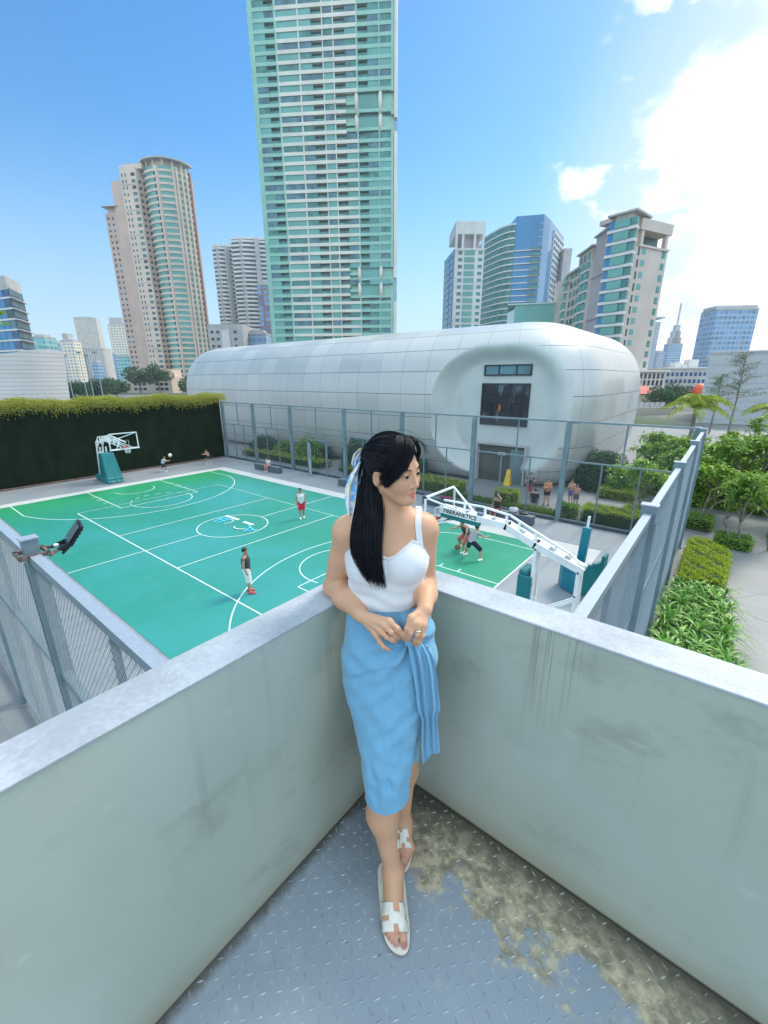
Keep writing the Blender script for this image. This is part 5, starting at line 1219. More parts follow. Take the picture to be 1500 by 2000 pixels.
# right of the right fence
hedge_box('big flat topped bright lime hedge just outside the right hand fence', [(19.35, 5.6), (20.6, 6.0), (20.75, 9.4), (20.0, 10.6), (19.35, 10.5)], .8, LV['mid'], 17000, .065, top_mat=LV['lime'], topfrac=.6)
hedge_box('small square leafy planter bush beside the right fence, at the foot of a forked tree', rect(18.9, 20.0, 14.4, 15.9), .6, LV['mid'], 3200, .08, name='bush', cat_='bush')
hedge_box('low loose planter bush on the walkway under the slender twin trunk tree', rect(20.3, 21.5, 12.3, 13.5), .45, LV['mid'], 3400, .09, name='bush', cat_='bush')
hedge_box('long lime groundcover hedge along the back of the walkway under the trees', rect(18.6, 26, 21.4, 24.0), .55, LV['lime'], 7000, .11)
# grass between fence and plaza
n = 9000; gx = rng.uniform(5.5, 13.6, n); gy = rng.uniform(11.75, 12.35, n)
V, Q = leaf_quads(np.c_[gx, gy, np.zeros(n)], np.c_[rng.normal(size=n)*.25, rng.normal(size=n)*.25, np.ones(n)], rdir(n), rng.uniform(.2, .55, n), .025); tag(fast_mesh('tall_grass', V, Q, LV['grass'], org=(9, 12, 0)), 'strip of tall grass growing along the foot of the far fence', 'grass', None, 'stuff')

def round_shrub(label, c, R, H, mt, n, leaf=.1, name='shrub'):
    r = thing(name, label, 'shrub', c); c = np.array(c, float)
    d = rdir(n); d[:, 2] = np.abs(d[:, 2])*1.1-.12; rr = (.72+.28*rng.random(n)**.5)*(1+.14*np.sin(d[:, 0]*7+1)*np.sin(d[:, 1]*6+d[:, 2]*5))
    C = c+d*np.array((R, R, H))*rr[:, None]; C[:, 2] = np.maximum(C[:, 2], .03)
    V, Q = leaf_quads(C, unit(d+rdir(n)*.9), unit(d+rdir(n)*.7), leaf*rng.uniform(.7, 1.5, n), leaf*.5); fast_mesh('foliage', V, Q, LV[mt], r)
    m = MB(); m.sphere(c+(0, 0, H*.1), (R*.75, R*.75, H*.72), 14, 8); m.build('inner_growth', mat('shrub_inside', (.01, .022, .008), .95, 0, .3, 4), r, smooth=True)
    return r
round_shrub('big dark round shrub at the right foot of the white building', (13.2, 21.3, 0), 2.1, 2.6, 'deep', 5500, .16)
round_shrub('leafy green shrub in front of the white building, just right of the gate', (-4.6, 15.0, 0), 1.5, 2.7, 'deep', 4200, .15)
round_shrub('loose green shrub in front of the white building, left of the gate', (-11.2, 15.3, 0), 1.5, 2.2, 'mid', 3000, .16)
round_shrub('dark shrub by the white building at the far left end of the fence', (-18.2, 15.3, 0), 1.6, 1.9, 'deep', 2600, .16)
round_shrub('shrub behind the far fence, second from the dark green wall', (-15, 15.5, 0), 1.2, 1.5, 'mid', 2200, .16)

def branchy(c, h, spread, seed, levels=3, lean=(0, 0), r0=.07):
    """forking trunk: returns tube list and branch tips"""
    R = random.Random(seed); tubes, tips = [], []
    def grow(p, d, ln_, rr, lv):
        pts = [p]; q = np.array(p)
        for k in range(4):
            d = d+np.array((R.gauss(0, .12), R.gauss(0, .12), R.gauss(.04, .06))); d = d/np.linalg.norm(d); q = q+d*ln_/4; pts.append(q.copy())
        tubes.append((np.array(pts), np.linspace(rr, rr*.72, 5)))
        if lv == 0: tips.append((q, d)); return
        for k in range(R.choice((2, 3, 3))):
            a = R.uniform(0, 2*PI); nd = d*.6+np.array((math.cos(a), math.sin(a), R.uniform(-.05, .5)))*spread; grow(q, nd/np.linalg.norm(nd), ln_*R.uniform(.62, .9), rr*.68, lv-1)
    grow(np.array(c, float), np.array((lean[0], lean[1], 1.0)), h*.38, r0, levels)
    return tubes, tips
def frangipani(label, c, h, seed, spread=.75, levels=3, mt='frangi', per=15, leaf=.3, trunks=1, z0=0.0, group='frangipani trees right of the court'):
    r = thing('frangipani_tree', label, 'tree', (c[0], c[1], z0), 0, group); rs = np.random.default_rng(seed)
    tubes, tips = [], []
    for k in range(trunks):
        a, b = branchy((c[0]+k*.18, c[1]+k*.05, z0), h, spread, seed+k*17, levels, ((-.12, .3)[k % 2]*(trunks > 1), 0), .055+.012*h/3); tubes += a; tips += b
    m = MB()
    for P, R in tubes: m.tube(P, R, 6, cap=False)
    m.build('trunk', M['bark'], r, smooth=True)
    parts = []
    for p, d in tips:
        k = per; a = rs.uniform(0, 2*PI, k); el = rs.uniform(-.35, .75, k); D = np.c_[np.cos(a)*np.cos(el), np.sin(a)*np.cos(el), np.sin(el)]+d*.35
        N_ = unit(np.c_[-np.cos(a)*.3, -np.sin(a)*.3, np.ones(k)]+rs.normal(size=(k, 3))*.25); parts.append(leaf_quads(p+unit(D)*.03, D, N_, leaf*rs.uniform(.7, 1.2, k), leaf*.36, .22))
        k = per//2; C = p-d*rs.uniform(.1, .35, k)[:, None]; D = unit(rs.normal(size=(k, 3))+(0, 0, .2)); parts.append(leaf_quads(C, D, unit(rs.normal(size=(k, 3))*.5+(0, 0, 1)), leaf*.8, leaf*.3, .2))
        k = per; C = p+rs.normal(size=(k, 3))*(.28, .28, .22)-(0, 0, .15); D = unit(rs.normal(size=(k, 3))+(0, 0, .1)); parts.append(leaf_quads(C, D, unit(rs.normal(size=(k, 3))*.5+(0, 0, 1)), leaf*.75, leaf*.3, .2))
    V, Q = cat(parts); fast_mesh('crown', V, Q, LV[mt], r)
    return r
fr = [((18.1, 18.6), 3.5, 3, 'broad leaved tree behind the far corner post of the fences'), ((16.9, 15.2), 3.0, 5, 'young tree standing in the lime hedge island on the plaza'),
 ((19.5, 15.2), 3.4, 8, 'forked tree growing out of the square bush beside the right fence'), ((20.8, 12.9), 3.1, 12, 'slender twin trunk tree in the loose bush on the walkway'),
 ((21.3, 19.2), 3.9, 21, 'bushy tree at the back of the walkway, left of the right edge'), ((23.0, 16.8), 4.2, 25, 'large leafy tree overhanging the walkway at the right edge'),
 ((15.9, 22.5), 3.6, 31, 'tall broad leaved tree behind the red shrub on the plaza'), ((17.6, 25.5), 3.0, 37, 'dense tree below the bright palm'), ((19.8, 24.2), 3.0, 41, 'dense tree right of the palm at the back of the garden'),
 ((22.0, 25.0), 4.4, 45, 'dense tree under the far layered tree'), ((24.6, 23.0), 4.6, 52, 'tall leafy tree at the far right edge of the garden'), ((19.0, 21.6), 3.6, 58, 'leafy tree just right of the fence end'), ((22.2, 13.2), 3.6, 64, 'tree whose leaves reach into the right edge above the walkway'), ((24.6, 19.0), 4.4, 71, 'leafy tree behind the walkway at the right edge')]
for (x, y), h, sd_, lb in fr:
    dense = y > 17.5
    frangipani(lb, (x, y), h, sd_, .8 if dense else .7, 4 if dense else 3, 'frangi' if sd_ % 3 else 'mid', 17 if dense else 20, .36, 2 if sd_ in (12, 8) else 1)
for k, (x, y, R_, H_) in enumerate(((16.6, 27.5, 2.2, 3.0), (20.6, 27.0, 2.2, 2.6), (23.6, 27, 2.4, 2.8))):
    round_shrub(('dark undergrowth behind the plaza trees, left of the palm', 'dark undergrowth behind the garden trees, right of the palm', 'dark undergrowth at the right edge below the concrete building')[k], (x, y, 0), R_, H_, 'deep' if k != 1 else 'mid', 4500, .2)

for k, (x, y, R_, H_, mt_) in enumerate(((18.9, 20.6, 1.3, 1.9, 'frangi'), (20.4, 20.9, 1.4, 2.2, 'frangi'), (22.2, 21.0, 1.5, 2.1, 'mid'), (24.3, 21.2, 1.6, 2.3, 'frangi'), (23.6, 15.2, 1.2, 1.6, 'frangi'), (17.4, 21.8, 1.3, 2.3, 'frangi'), (15.0, 19.9, 1.1, 1.7, 'mid'))):
    round_shrub(('bright leafy bush behind the right fence end', 'bright leafy bush under the trees at the back of the walkway', 'mid green bush below the trees at the back right', 'bright leafy bush at the far right end of the walkway', 'leafy bush at the right picture edge above the walkway', 'bright leafy bush behind the plaza tree, near the fence corner', 'mid green bush beside the dark round shrub')[k], (x, y, 0), R_, H_, mt_, 2600, .24, name='bush')
def palm(label, c, zt, seed, fl=2.4, nf=13):
    r = thing('palm_tree', label, 'palm tree', (c[0], c[1], 0)); rs = np.random.default_rng(seed); m = MB()
    m.tube([(c[0]-.1, c[1], 0), (c[0], c[1], zt*.5), (c[0], c[1], zt)], [.2, .14, .11], 8); m.build('trunk', M['bark'], r, smooth=True)
    fr_ = MB(); parts = []
    for k in range(nf):
        a = k*2.4+rs.uniform(-.2, .2); el = rs.uniform(.5, 1.45); T = np.linspace(0, 1, 22); L_ = fl*rs.uniform(.85, 1.15)
        hd = np.array((math.cos(a), math.sin(a), 0)); P = np.array((c[0], c[1], zt))+np.outer(L_*(T*math.cos(el)+.25*T**2), hd)+np.outer(L_*(1.35*T*math.sin(el)-T**2.2*(.72+.38*math.sin(el))), (0, 0, 1))
        fr_.tube(P, np.linspace(.03, .006, 22), 4, cap=False); Tn = unit(np.gradient(P, axis=0)); S = unit(np.cross(Tn, (0, 0, 1.0)))
        for s in (-1, 1):
            for q in range(2):
                i = np.arange(2, 22); C = P[i]+Tn[i]*q*.055; D = unit(S[i]*s*.75+Tn[i]*.65-np.array((0, 0, .35))+rs.normal(size=(len(i), 3))*.08)
                parts.append(leaf_quads(C, D, unit(np.cross(D, Tn[i])+rs.normal(size=(len(i), 3))*.15), .55*np.sin(np.linspace(.5, PI-.25, 20)), .06, .3))
    fr_.build('frond_stem', LV['palm'], r); V, Q = cat(parts); fast_mesh('frond', V, Q, LV['palm'], r)
pc = atd(1357, 812, 30); palm('bright yellow green palm with arching fronds behind the fence corner', pc[:2], pc[2]+.35, 4, 2.4, 17)
pc = atd(1518, 812, 30); palm('palm cut off by the right edge of the picture', pc[:2], pc[2]+.1, 9, 2.0, 10)

# thin layered tree in front of the concrete building
def layered_tree(label, c, h, seed):
    r = thing('layered_tree', label, 'tree', (*c, 0)); rs = np.random.default_rng(seed); m = MB(); top = np.array((c[0], c[1], h)); m.tube([(*c, 0), (c[0]+.1, c[1], h*.5), top], [.13, .09, .03], 7); parts = []
    for k in range(26):
        z = h*(.5+.5*(k/26)); a = rs.uniform(0, 2*PI); L_ = 2.6*(1.12-(z/h))*1.5+.35; p = np.array((c[0]+.05, c[1], z)); e = p+np.array((math.cos(a)*L_, math.sin(a)*L_, L_*.22)); m.tube([p, (p+e)/2+(0, 0, .05), e], [.035, .025, .01], 4, cap=False)
        n = 110; t_ = rs.random(n)**.6; C = p+(e-p)*t_[:, None]+rs.normal(size=(n, 3))*(.33, .33, .09); parts.append(leaf_quads(C, unit(rs.normal(size=(n, 3))*(1, 1, .3)), unit(rs.normal(size=(n, 3))*.4+(0, 0, 1)), .17, .09))
    m.build('trunk', M['bark'], r); V, Q = cat(parts); fast_mesh('crown', V, Q, LV['far'], r)
c = gp(1448, 52); layered_tree('thin layered tree standing in front of the grey concrete building', c, 10.2, 3)
c = gp(1410, 60); layered_tree('smaller thin layered tree left of the other, before the grey concrete building', c, 7.8, 6)
def crown_tree(label, c, h, R_, mt, seed, n=2600):
    r = thing('broadleaf_tree', label, 'tree', (*c, 0)); rs = np.random.default_rng(seed); m = MB(); m.tube([(*c, 0), (*c, h*.6)], [h*.03, h*.015], 6); m.build('trunk', M['bark'], r); parts = []
    for k in range(14):
        cc = np.array((*c, h*.68))+rs.normal(size=3)*np.array((R_*.45, R_*.45, h*.13)); d = unit(rs.normal(size=(n//14, 3))); C = cc+d*R_*.42*(.6+.4*rs.random(n//14))[:, None]; parts.append(leaf_quads(C, unit(d+rs.normal(size=d.shape)*.8), unit(d+rs.normal(size=d.shape)*.6), R_*.16, R_*.1))
    V, Q = cat(parts); fast_mesh('crown', V, Q, LV[mt], r)
for k, (px, dep, h, R_, lb) in enumerate(((128, 170, 5.5, 5, 'far tree left of the flood mast beyond the hedge'), (158, 190, 6, 5, 'far tree under the cream tower pair beyond the hedge'), (196, 185, 6.5, 6, 'far tree under the striped tower beyond the hedge'), (224, 200, 6.5, 5, 'far tree at the left foot of the pink tower podium'), (272, 240, 14, 6, 'tree on the podium terrace of the pink tower, left'), (310, 240, 14, 6, 'tree on the podium terrace of the pink tower, right'),
  (1300, 105, 5.0, 3.4, 'round tree beside the red roofed pavilion'), (1330, 112, 5.0, 3.2, 'dark tree behind the palm, right of the red roofed pavilion'), (376, 220, 7, 6, 'tree at the left end of the white building'))):
    crown_tree(lb, gp(px, dep), h, R_, 'far', 90+k)
for k, (px, dep) in enumerate(((137, 120), (165, 122), (178, 126), (196, 118))):
    c = gp(px, dep); r = thing('flood_mast', 'thin grey mast standing beyond the hedge on the left', 'mast', (*c, 0), 0, 'thin masts beyond the hedge'); m = MB(); m.tube([(*c, 0), (*c, hz(694-6*(k % 2), dep))], [.13, .1], 6); m.build('pole', M['steel_light'], r); m = MB(); z = hz(694-6*(k % 2), dep); m.box((c[0]-.8, c[1]-.3, z), (c[0]+.8, c[1]+.3, z+.4)); m.build('lamp_head', M['steel'], r)
# strappy clumps outside the right fence
def clump(label, c, R_, seed, mt='strap', n=64):
    r = thing('strappy_plant', label, 'plant', (*c, 0), 0, 'strappy plants outside the right fence'); rs = np.random.default_rng(seed); Vs, Qs = [], []; o = 0
    heads = [np.array((c[0]+rs.normal()*.16, c[1]+rs.normal()*.16, rs.uniform(.3, .85))) for _ in range(4)]
    m = MB()
    for hd in heads: m.tube([(hd[0], hd[1], 0), hd], .018, 5)
    for k in range(n):
        p = heads[k % 4]; a = rs.uniform(0, 2*PI); el = rs.uniform(-.1, 1.4); L_ = R_*rs.uniform(.75, 1.15); T = np.linspace(0, 1, 6); w = .025*rs.uniform(.8, 1.3)*np.array((.6, 1, 1, .85, .55, .04)); hv = np.array((math.cos(a), math.sin(a), 0))
        P = p+np.outer(L_*(T*math.cos(el)*1.0+.12*T*T), hv)+np.outer(L_*(T*math.sin(el)-.62*T**2*(1.25-.4*math.sin(el))), (0, 0, 1)); P[:, 2] = np.maximum(P[:, 2], .03); S = np.array((-hv[1], hv[0], 0)); Vs.append(np.stack([P-np.outer(w, S)+np.array((0, 0, .006)), P, P+np.outer(w, S)+np.array((0, 0, .006))], 1).reshape(-1, 3))
        for i in range(5):
            for j in range(2): Qs.append((o+i*3+j, o+i*3+j+1, o+i*3+j+4, o+i*3+j+3))
        o += 18
    m.build('stem', M['bark'], r); fast_mesh('leaves', np.concatenate(Vs), np.array(Qs), LV[mt], r)
cl = [(19.45, 5.1, .62), (19.95, 4.9, .6), (20.35, 5.2, .55), (19.4, 4.2, .62), (20.0, 4.0, .65), (20.55, 4.1, .58), (19.5, 3.2, .64), (20.1, 3.0, .62), (20.7, 3.0, .6), (19.4, 2.2, .6), (19.95, 2.05, .6), (20.6, 1.9, .62), (19.5, 1.2, .62), (20.1, 1.0, .6), (20.75, 1.0, .6), (19.55, .2, .62), (20.2, 0, .6), (20.85, .1, .6), (19.5, -.8, .6), (20.2, -1, .6), (20.8, -.9, .6), (19.5, -1.8, .6), (20.2, -2, .6)]
for k, (x, y, R_) in enumerate(cl): clump('strappy green plant in the bed between the right fence and the walkway', (x+.04*math.sin(k*7), y), R_*1.28, 200+k)
m = MB(); m.prism([(19.1, -3), (21.1, -3), (21.0, 4.6), (20.7, 5.7), (19.1, 5.7)], -.02, .05); tag(m.build('planting_soil', mat('soil', (.035, .028, .02), .95, 0, .4, 8, .5, 20)), kind='structure')
# sprig of leaves at the left picture edge
c = atd(-6, 628, 6.0); r = thing('leafy_branch', 'small sprig of green leaves at the left edge, in front of the office tower', 'branch', c); m = MB(); m.tube([c+np.array(RH)*-1.2-(0, 0, .35), c+np.array(RH)*-.3, c+np.array(RH)*.05], [.012, .008, .004], 5); m.build('twig', M['bark'], r)
n = 26; t_ = rng.random(n); C = c+np.outer(-.5*t_+.06, RH)+rng.normal(size=(n, 3))*.05; V, Q = leaf_quads(C, unit(np.array(RH)*.8+rng.normal(size=(n, 3))*.6), rdir(n), .14, .055, .1); fast_mesh('leaves', V, Q, LV['mid'], r)
# ================================================================ signed-distance modelling
def rc(P, a, b, r1, r2):
    a = np.asarray(a, np.float32); b = np.asarray(b, np.float32); ba = b-a; h = np.clip(((P-a) @ ba)/max(1e-9, float(ba @ ba)), 0, 1)
    return np.linalg.norm(P-(a+h[:, None]*ba), axis=1)-(r1+(r2-r1)*h)
def ell(P, c, r, Rm=None):
    q = P-np.asarray(c, np.float32)
    if Rm is not None: q = q @ np.asarray(Rm, np.float32).T
    r = np.asarray(r, np.float32); k0 = np.linalg.norm(q/r, axis=1); k1 = np.linalg.norm(q/(r*r), axis=1)
    return np.where(k1 > 1e-6, k0*(k0-1)/np.maximum(k1, 1e-6), -float(min(r)))
def smin(a, b, k):
    h = np.clip(.5+.5*(b-a)/k, 0, 1); return b+(a-b)*h-k*h*(1-h)
def smax(a, b, k): return -smin(-a, -b, k)
def surfnet(fn, lo, hi, vox, lip=1.6):
    lo = np.array(lo, np.float32); B = 4; nb = np.ceil((np.array(hi)-lo)/(vox*B)).astype(int)+1; n = nb*B
    bi = np.stack(np.meshgrid(*[np.arange(k) for k in nb], indexing='ij'), -1).reshape(-1, 3)
    cen = lo+(bi*B+(B-1)/2)*vox; d = np.concatenate([fn(c.astype(np.float32)) for c in np.array_split(cen, max(1, len(cen)//200000))])
    act = np.abs(d) < vox*B*.9*lip
    D = np.where(d < 0, -1.0, 1.0).astype(np.float32).reshape(nb); D = D.repeat(B, 0).repeat(B, 1).repeat(B, 2)
    ab = bi[act]; off = np.stack(np.meshgrid(*[np.arange(B)]*3, indexing='ij'), -1).reshape(-1, 3)
    idx = (ab[:, None]*B+off[None]).reshape(-1, 3); val = np.concatenate([fn((lo+c*vox).astype(np.float32)) for c in np.array_split(idx, max(1, len(idx)//300000))])
    D[idx[:, 0], idx[:, 1], idx[:, 2]] = val
    S = D < 0; cnt = np.zeros(tuple(n-1), np.uint8)
    for i in (0, 1):
        for j in (0, 1):
            for k in (0, 1): cnt += S[i:n[0]-1+i, j:n[1]-1+j, k:n[2]-1+k]
    cells = np.argwhere((cnt > 0) & (cnt < 8)); vid = np.full(tuple(n-1), -1, np.int32); vid[cells[:, 0], cells[:, 1], cells[:, 2]] = np.arange(len(cells))
    cv = np.stack([D[cells[:, 0]+i, cells[:, 1]+j, cells[:, 2]+k] for i in (0, 1) for j in (0, 1) for k in (0, 1)], 1)
    co = np.array([(i, j, k) for i in (0, 1) for j in (0, 1) for k in (0, 1)], np.float32); acc = np.zeros((len(cells), 3), np.float32); w = np.zeros(len(cells), np.float32)
    for a in range(8):
        for b in range(a+1, 8):
            if np.abs(co[a]-co[b]).sum() != 1: continue
            m = (cv[:, a] < 0) != (cv[:, b] < 0); t = cv[:, a]/np.where(m, cv[:, a]-cv[:, b], 1); acc += np.where(m[:, None], co[a]+t[:, None]*(co[b]-co[a]), 0); w += m
    V = lo+(cells+acc/np.maximum(w, 1)[:, None])*vox; Q = []
    for ax in range(3):
        o1, o2 = [(1, 2), (2, 0), (0, 1)][ax]
        sl0 = [slice(None)]*3; sl1 = [slice(None)]*3; sl0[ax] = slice(0, -1); sl1[ax] = slice(1, None)
        e = np.argwhere(S[tuple(sl0)] != S[tuple(sl1)]); e = e[(e[:, o1] > 0) & (e[:, o2] > 0) & (e[:, o1] < n[o1]-1) & (e[:, o2] < n[o2]-1)]
        inn = S[e[:, 0], e[:, 1], e[:, 2]]; c = []
        for (p, q) in ((-1, -1), (0, -1), (0, 0), (-1, 0)): g = e.copy(); g[:, o1] += p; g[:, o2] += q; c.append(vid[g[:, 0], g[:, 1], g[:, 2]])
        c = np.stack(c, 1); Q.append(np.where(inn[:, None], c, c[:, ::-1]))
    Q = np.concatenate(Q); return V, Q[(Q >= 0).all(1)]
def skin_mat(name, col):
    t = NT(name, .5, .4); a = t.n.new('ShaderNodeAttribute'); a.attribute_name = 'tint'
    t.color(t.mix(t.ss(t.noise(t.co(), 16, 6, .65), .35, .7), t.mix(.1, a.outputs['Color'], (.34, .16, .08)), t.mix(.2, a.outputs['Color'], (.66, .3, .2)))); t.b.inputs['Subsurface Weight'].default_value = .12; t.b.inputs['Subsurface Radius'].default_value = (.012, .005, .003); t.b.inputs['Subsurface Scale'].default_value = 1; t.bump(t.noise(t.co(), 190, 4), .12, .002)
    return t.m
SKIN = skin_mat('skin', None)
def cloth(name, col, vs=6, var=.12, rough=.85): return mat(name, col, rough, 0, var, vs, .25, 45, sheen=.15, spec=.25)
HAIRM = mat('black_hair', (.008, .009, .013), .38, 0, .3, 20, .3, 60)

# ---------------------------------------------------------------- the people in the distance
SKEL = dict(pel=(0, 0, .95), che=(0, .01, 1.27), nek=(0, .0, 1.47), hed=(0, .02, 1.6), shR=(.17, 0, 1.41), shL=(-.17, 0, 1.41), elR=(.23, -.02, 1.13), elL=(-.23, -.02, 1.13),
 wrR=(.24, .06, .89), wrL=(-.24, .06, .89), hiR=(.09, 0, .92), hiL=(-.09, 0, .92), knR=(.1, .03, .5), knL=(-.1, .03, .5), anR=(.11, 0, .08), anL=(-.11, 0, .08))
def person(label, pos, heading, pose=None, H=1.72, shirt=None, sleeve=0.0, shorts=(.02, .02, .03), leglen=.55, shoes=(.7, .7, .7), skin=(.42, .24, .15), hair=True, longhair=False, vox=.013, face_to=None, build=1.0, hat=None, pattern=None):
    s = dict(SKEL); s.update(pose or {}); s = {k: np.array(v, np.float32) for k, v in s.items()}
    fdir = np.array((math.sin(face_to or 0)*-1, math.cos(face_to or 0), 0))        # head turn, left positive
    b = build
    def torso(P):
        up = s['che']; d = rc(P, s['pel'], up, .125*b, .135*b)
        for sx in (-.05, .05):
            o = np.array((sx, 0, 0)); d = smin(d, rc(P, s['pel']+o, up+o*1.4, .1*b, .105*b), .05)
        d = smin(d, rc(P, s['shR'], s['shL'], .06, .06), .07); return d
    def arms(P, o=0.0, upto=2.0):
        d = None
        for q in 'RL':
            e = smin(rc(P, s['sh'+q], s['el'+q], .052*b+o, .04*b+o), rc(P, s['el'+q], s['wr'+q], .04*b+o, .028+o), .03); d = e if d is None else np.minimum(d, e)
        return d
    def legs(P, o=0.0, full=True):
        d = None
        for q in 'RL':
            e = rc(P, s['hi'+q], s['kn'+q], .088*b+o, .058*b+o); e = smin(e, rc(P, s['kn'+q], s['an'+q], .056*b+o, .036+o), .04)
            c = s['kn'+q]*.65+s['an'+q]*.35-np.array((0, .02, 0)); e = smin(e, rc(P, c, c-np.array((0, 0, .05)), .05+o, .045+o), .04); d = e if d is None else np.minimum(d, e)
        return d
    hc = s['hed']
    def headf(P):
        d = ell(P, hc+(0, 0, .03), (.077, .095, .1)); d = smin(d, ell(P, hc+fdir*.02-(0, 0, .05), (.06, .07, .075)), .03); d = smin(d, rc(P, hc+fdir*.09-(0, 0, 0), hc+fdir*.112-(0, 0, .025), .01, .013), .015)
        rt = np.array((fdir[1], -fdir[0], 0))
        for k in (-1, 1): d = np.minimum(d, ell(P, hc+rt*.08*k-(0, 0, .01), (.014, .02, .03)))
        return smin(d, rc(P, s['nek'], hc-(0, 0, .05), .052, .048), .03)
    fw = {}
    for q, sg in (('R', 1), ('L', -1)): fw[q] = unit(s['wr'+q]-s['el'+q])
    def hands(P):
        d = None
        for q, sg in (('R', 1), ('L', -1)):
            w, f = s['wr'+q], fw[q]; sd2 = unit(np.cross(f, (0, 1.0, .3))); e = rc(P, w, w+f*.07, .03, .034)
            for k in range(4): e = smin(e, rc(P, w+f*.08+sd2*(k-1.5)*.017, w+f*(.155-.012*abs(k-1.3))+sd2*(k-1.5)*.02+np.array((0, .02, 0)), .011, .009), .012)
            e = smin(e, rc(P, w+f*.03+np.array((0, .02, 0)), w+f*.09+np.array((0, .05, 0)), .013, .01), .012); d = e if d is None else np.minimum(d, e)
        return d
    def body(P):
        d = smin(torso(P), arms(P), .035); d = smin(d, legs(P), .03); d = smin(d, headf(P), .02); d = smin(d, hands(P), .015)
        for q in 'RL': d = smin(d, rc(P, s['an'+q], s['an'+q]+(0, .12, -.04), .038, .026), .02)
        return d
    allp = np.array(list(s.values())); lo, hi = allp.min(0)-.26, allp.max(0)+.28; lo[2] = min(lo[2], -.03)
    k = H/1.72
    r = thing('person', label, 'person', pos, heading); r.scale = (k, k, k)
    def emit(name, fn, m, col=None):
        V, Q = surfnet(fn, lo, hi, vox); c = None
        if col is not None: c = np.tile(np.r_[col, 1.0], (len(V), 1))
        o = fast_mesh(name, V, Q, m, None, smooth=True, col=c); o.parent = r; return o
    emit('body', body, SKIN, np.array(skin))
    wz = s['pel'][2]; tors_up = unit(s['che']-s['pel'])
    along = lambda P: (P-s['pel']) @ tors_up.astype(np.float32)
    if shirt is not None:
        def shirtf(P):
            d = torso(P)-.022
            if sleeve:
                for q in 'RL': d = smin(d, rc(P, s['sh'+q], s['sh'+q]+(s['el'+q]-s['sh'+q])*sleeve, .07, .066), .03)
            a = along(P); d = np.maximum(d, -(a+.06)); d = np.maximum(d, a-(np.linalg.norm(s['nek']-s['pel'])-.045))
            if not sleeve:
                for q in 'RL': d = np.maximum(d, -(np.linalg.norm(P-(s['sh'+q]+(s['sh'+q]-s['che'])*.28), axis=1)-.075))
            return d
        emit('shirt', shirtf, cloth('shirt_cloth', shirt))
    def shortf(P):
        d = rc(P, s['pel']-(.05, 0, .0), s['pel']+(.05, 0, 0), .135*b, .135*b)
        for q in 'RL': e = s['hi'+q]+(s['kn'+q]-s['hi'+q])*leglen*1.35; d = smin(d, rc(P, s['hi'+q], e, .115*b, .1*b), .03)
        for q in 'RL':
            ax = unit(s['kn'+q]-s['hi'+q]).astype(np.float32); near = np.linalg.norm(np.cross(P-s['hi'+q], ax), axis=1) < .14
            d = np.where(near, np.maximum(d, (P-s['hi'+q]) @ ax-np.linalg.norm(s['kn'+q]-s['hi'+q])*leglen*1.3), d)
        return np.maximum(d, along(P)-.06)
    if shorts is not None: emit('shorts', shortf, cloth('shorts_cloth', shorts))
    def hairf(P):
        d = ell(P, hc+(0, 0, .045)-fdir*.012, (.086, .106, .098)); d = np.maximum(d, -(ell(P, hc+fdir*.085-(0, 0, .05), (.085, .09, .115)))); d = np.maximum(d, -(P[:, 2]-hc[2]+.03))
        if longhair: d = smin(d, rc(P, hc-fdir*.07, hc-fdir*.09-(0, 0, .22), .07, .05), .03)
        return d
    if hair: emit('hair', hairf, HAIRM)
    for q in 'RL':
        a = s['an'+q]; m = cloth('shoe', shoes, 9)
        if shoes is not None:
            def shf(P): return np.maximum(smin(rc(P, a-(0, .04, .03), a+(0, .16, -.045), .05, .042), rc(P, a, a-(0, .02, .02), .048, .05), .03), -(P[:, 2]-(a[2]-.085)))
            emit('shoe', shf, m)
    return r
def face_cam(p): return math.atan2(*(CAM[:2]-np.array(p[:2]))[::-1])-PI/2
def at0(px, py): return atz(px, py, 0.0)
WSH = (.55, .6, .6)
p = at0(590, 1012); person('player in a white tank top and red shorts walking on the green court', p, face_cam(p)+.1, dict(knR=(.1, .1, .5), anR=(.1, .1, .08), anL=(-.1, -.06, .08), elR=(.25, -.03, 1.13), wrR=(.27, .02, .9)), 1.74, WSH, 0, (.5, .02, .05), .75, (.7, .72, .7), (.36, .2, .13), vox=.011)
p = at0(486, 1157); pl_ = person('player in a black and grey jersey and white shorts standing at the three point line', p, face_cam(p)+1.35, dict(elR=(.22, -.04, 1.13), wrR=(.2, .03, .88), knR=(.1, .06, .5), anR=(.12, .08, .08)), 1.76, (.04, .045, .055), 0, (.6, .62, .63), .85, (.6, .1, .12), (.4, .23, .15), vox=.0105, face_to=-.3)
p = at0(922, 1090); crouch = dict(pel=(0, -.1, .78), che=(0, .06, 1.06), nek=(0, .16, 1.22), hed=(0, .23, 1.33), shR=(.18, .1, 1.18), shL=(-.18, .1, 1.18), elR=(.36, .2, 1.02), elL=(-.36, .22, 1.02), wrR=(.42, .42, 1.0), wrL=(-.4, .46, .98), hiR=(.1, -.08, .76), hiL=(-.1, -.08, .76), knR=(.32, .12, .45), knL=(-.3, .1, .45), anR=(.42, -.05, .08), anL=(-.4, -.02, .08))
person('player in a grey shirt and dark shorts crouching in defence under the near hoop', p, face_cam(p)+2.5, crouch, 1.75, (.3, .33, .34), .5, (.015, .02, .04), .8, (.75, .76, .76), (.4, .24, .16), vox=.011)
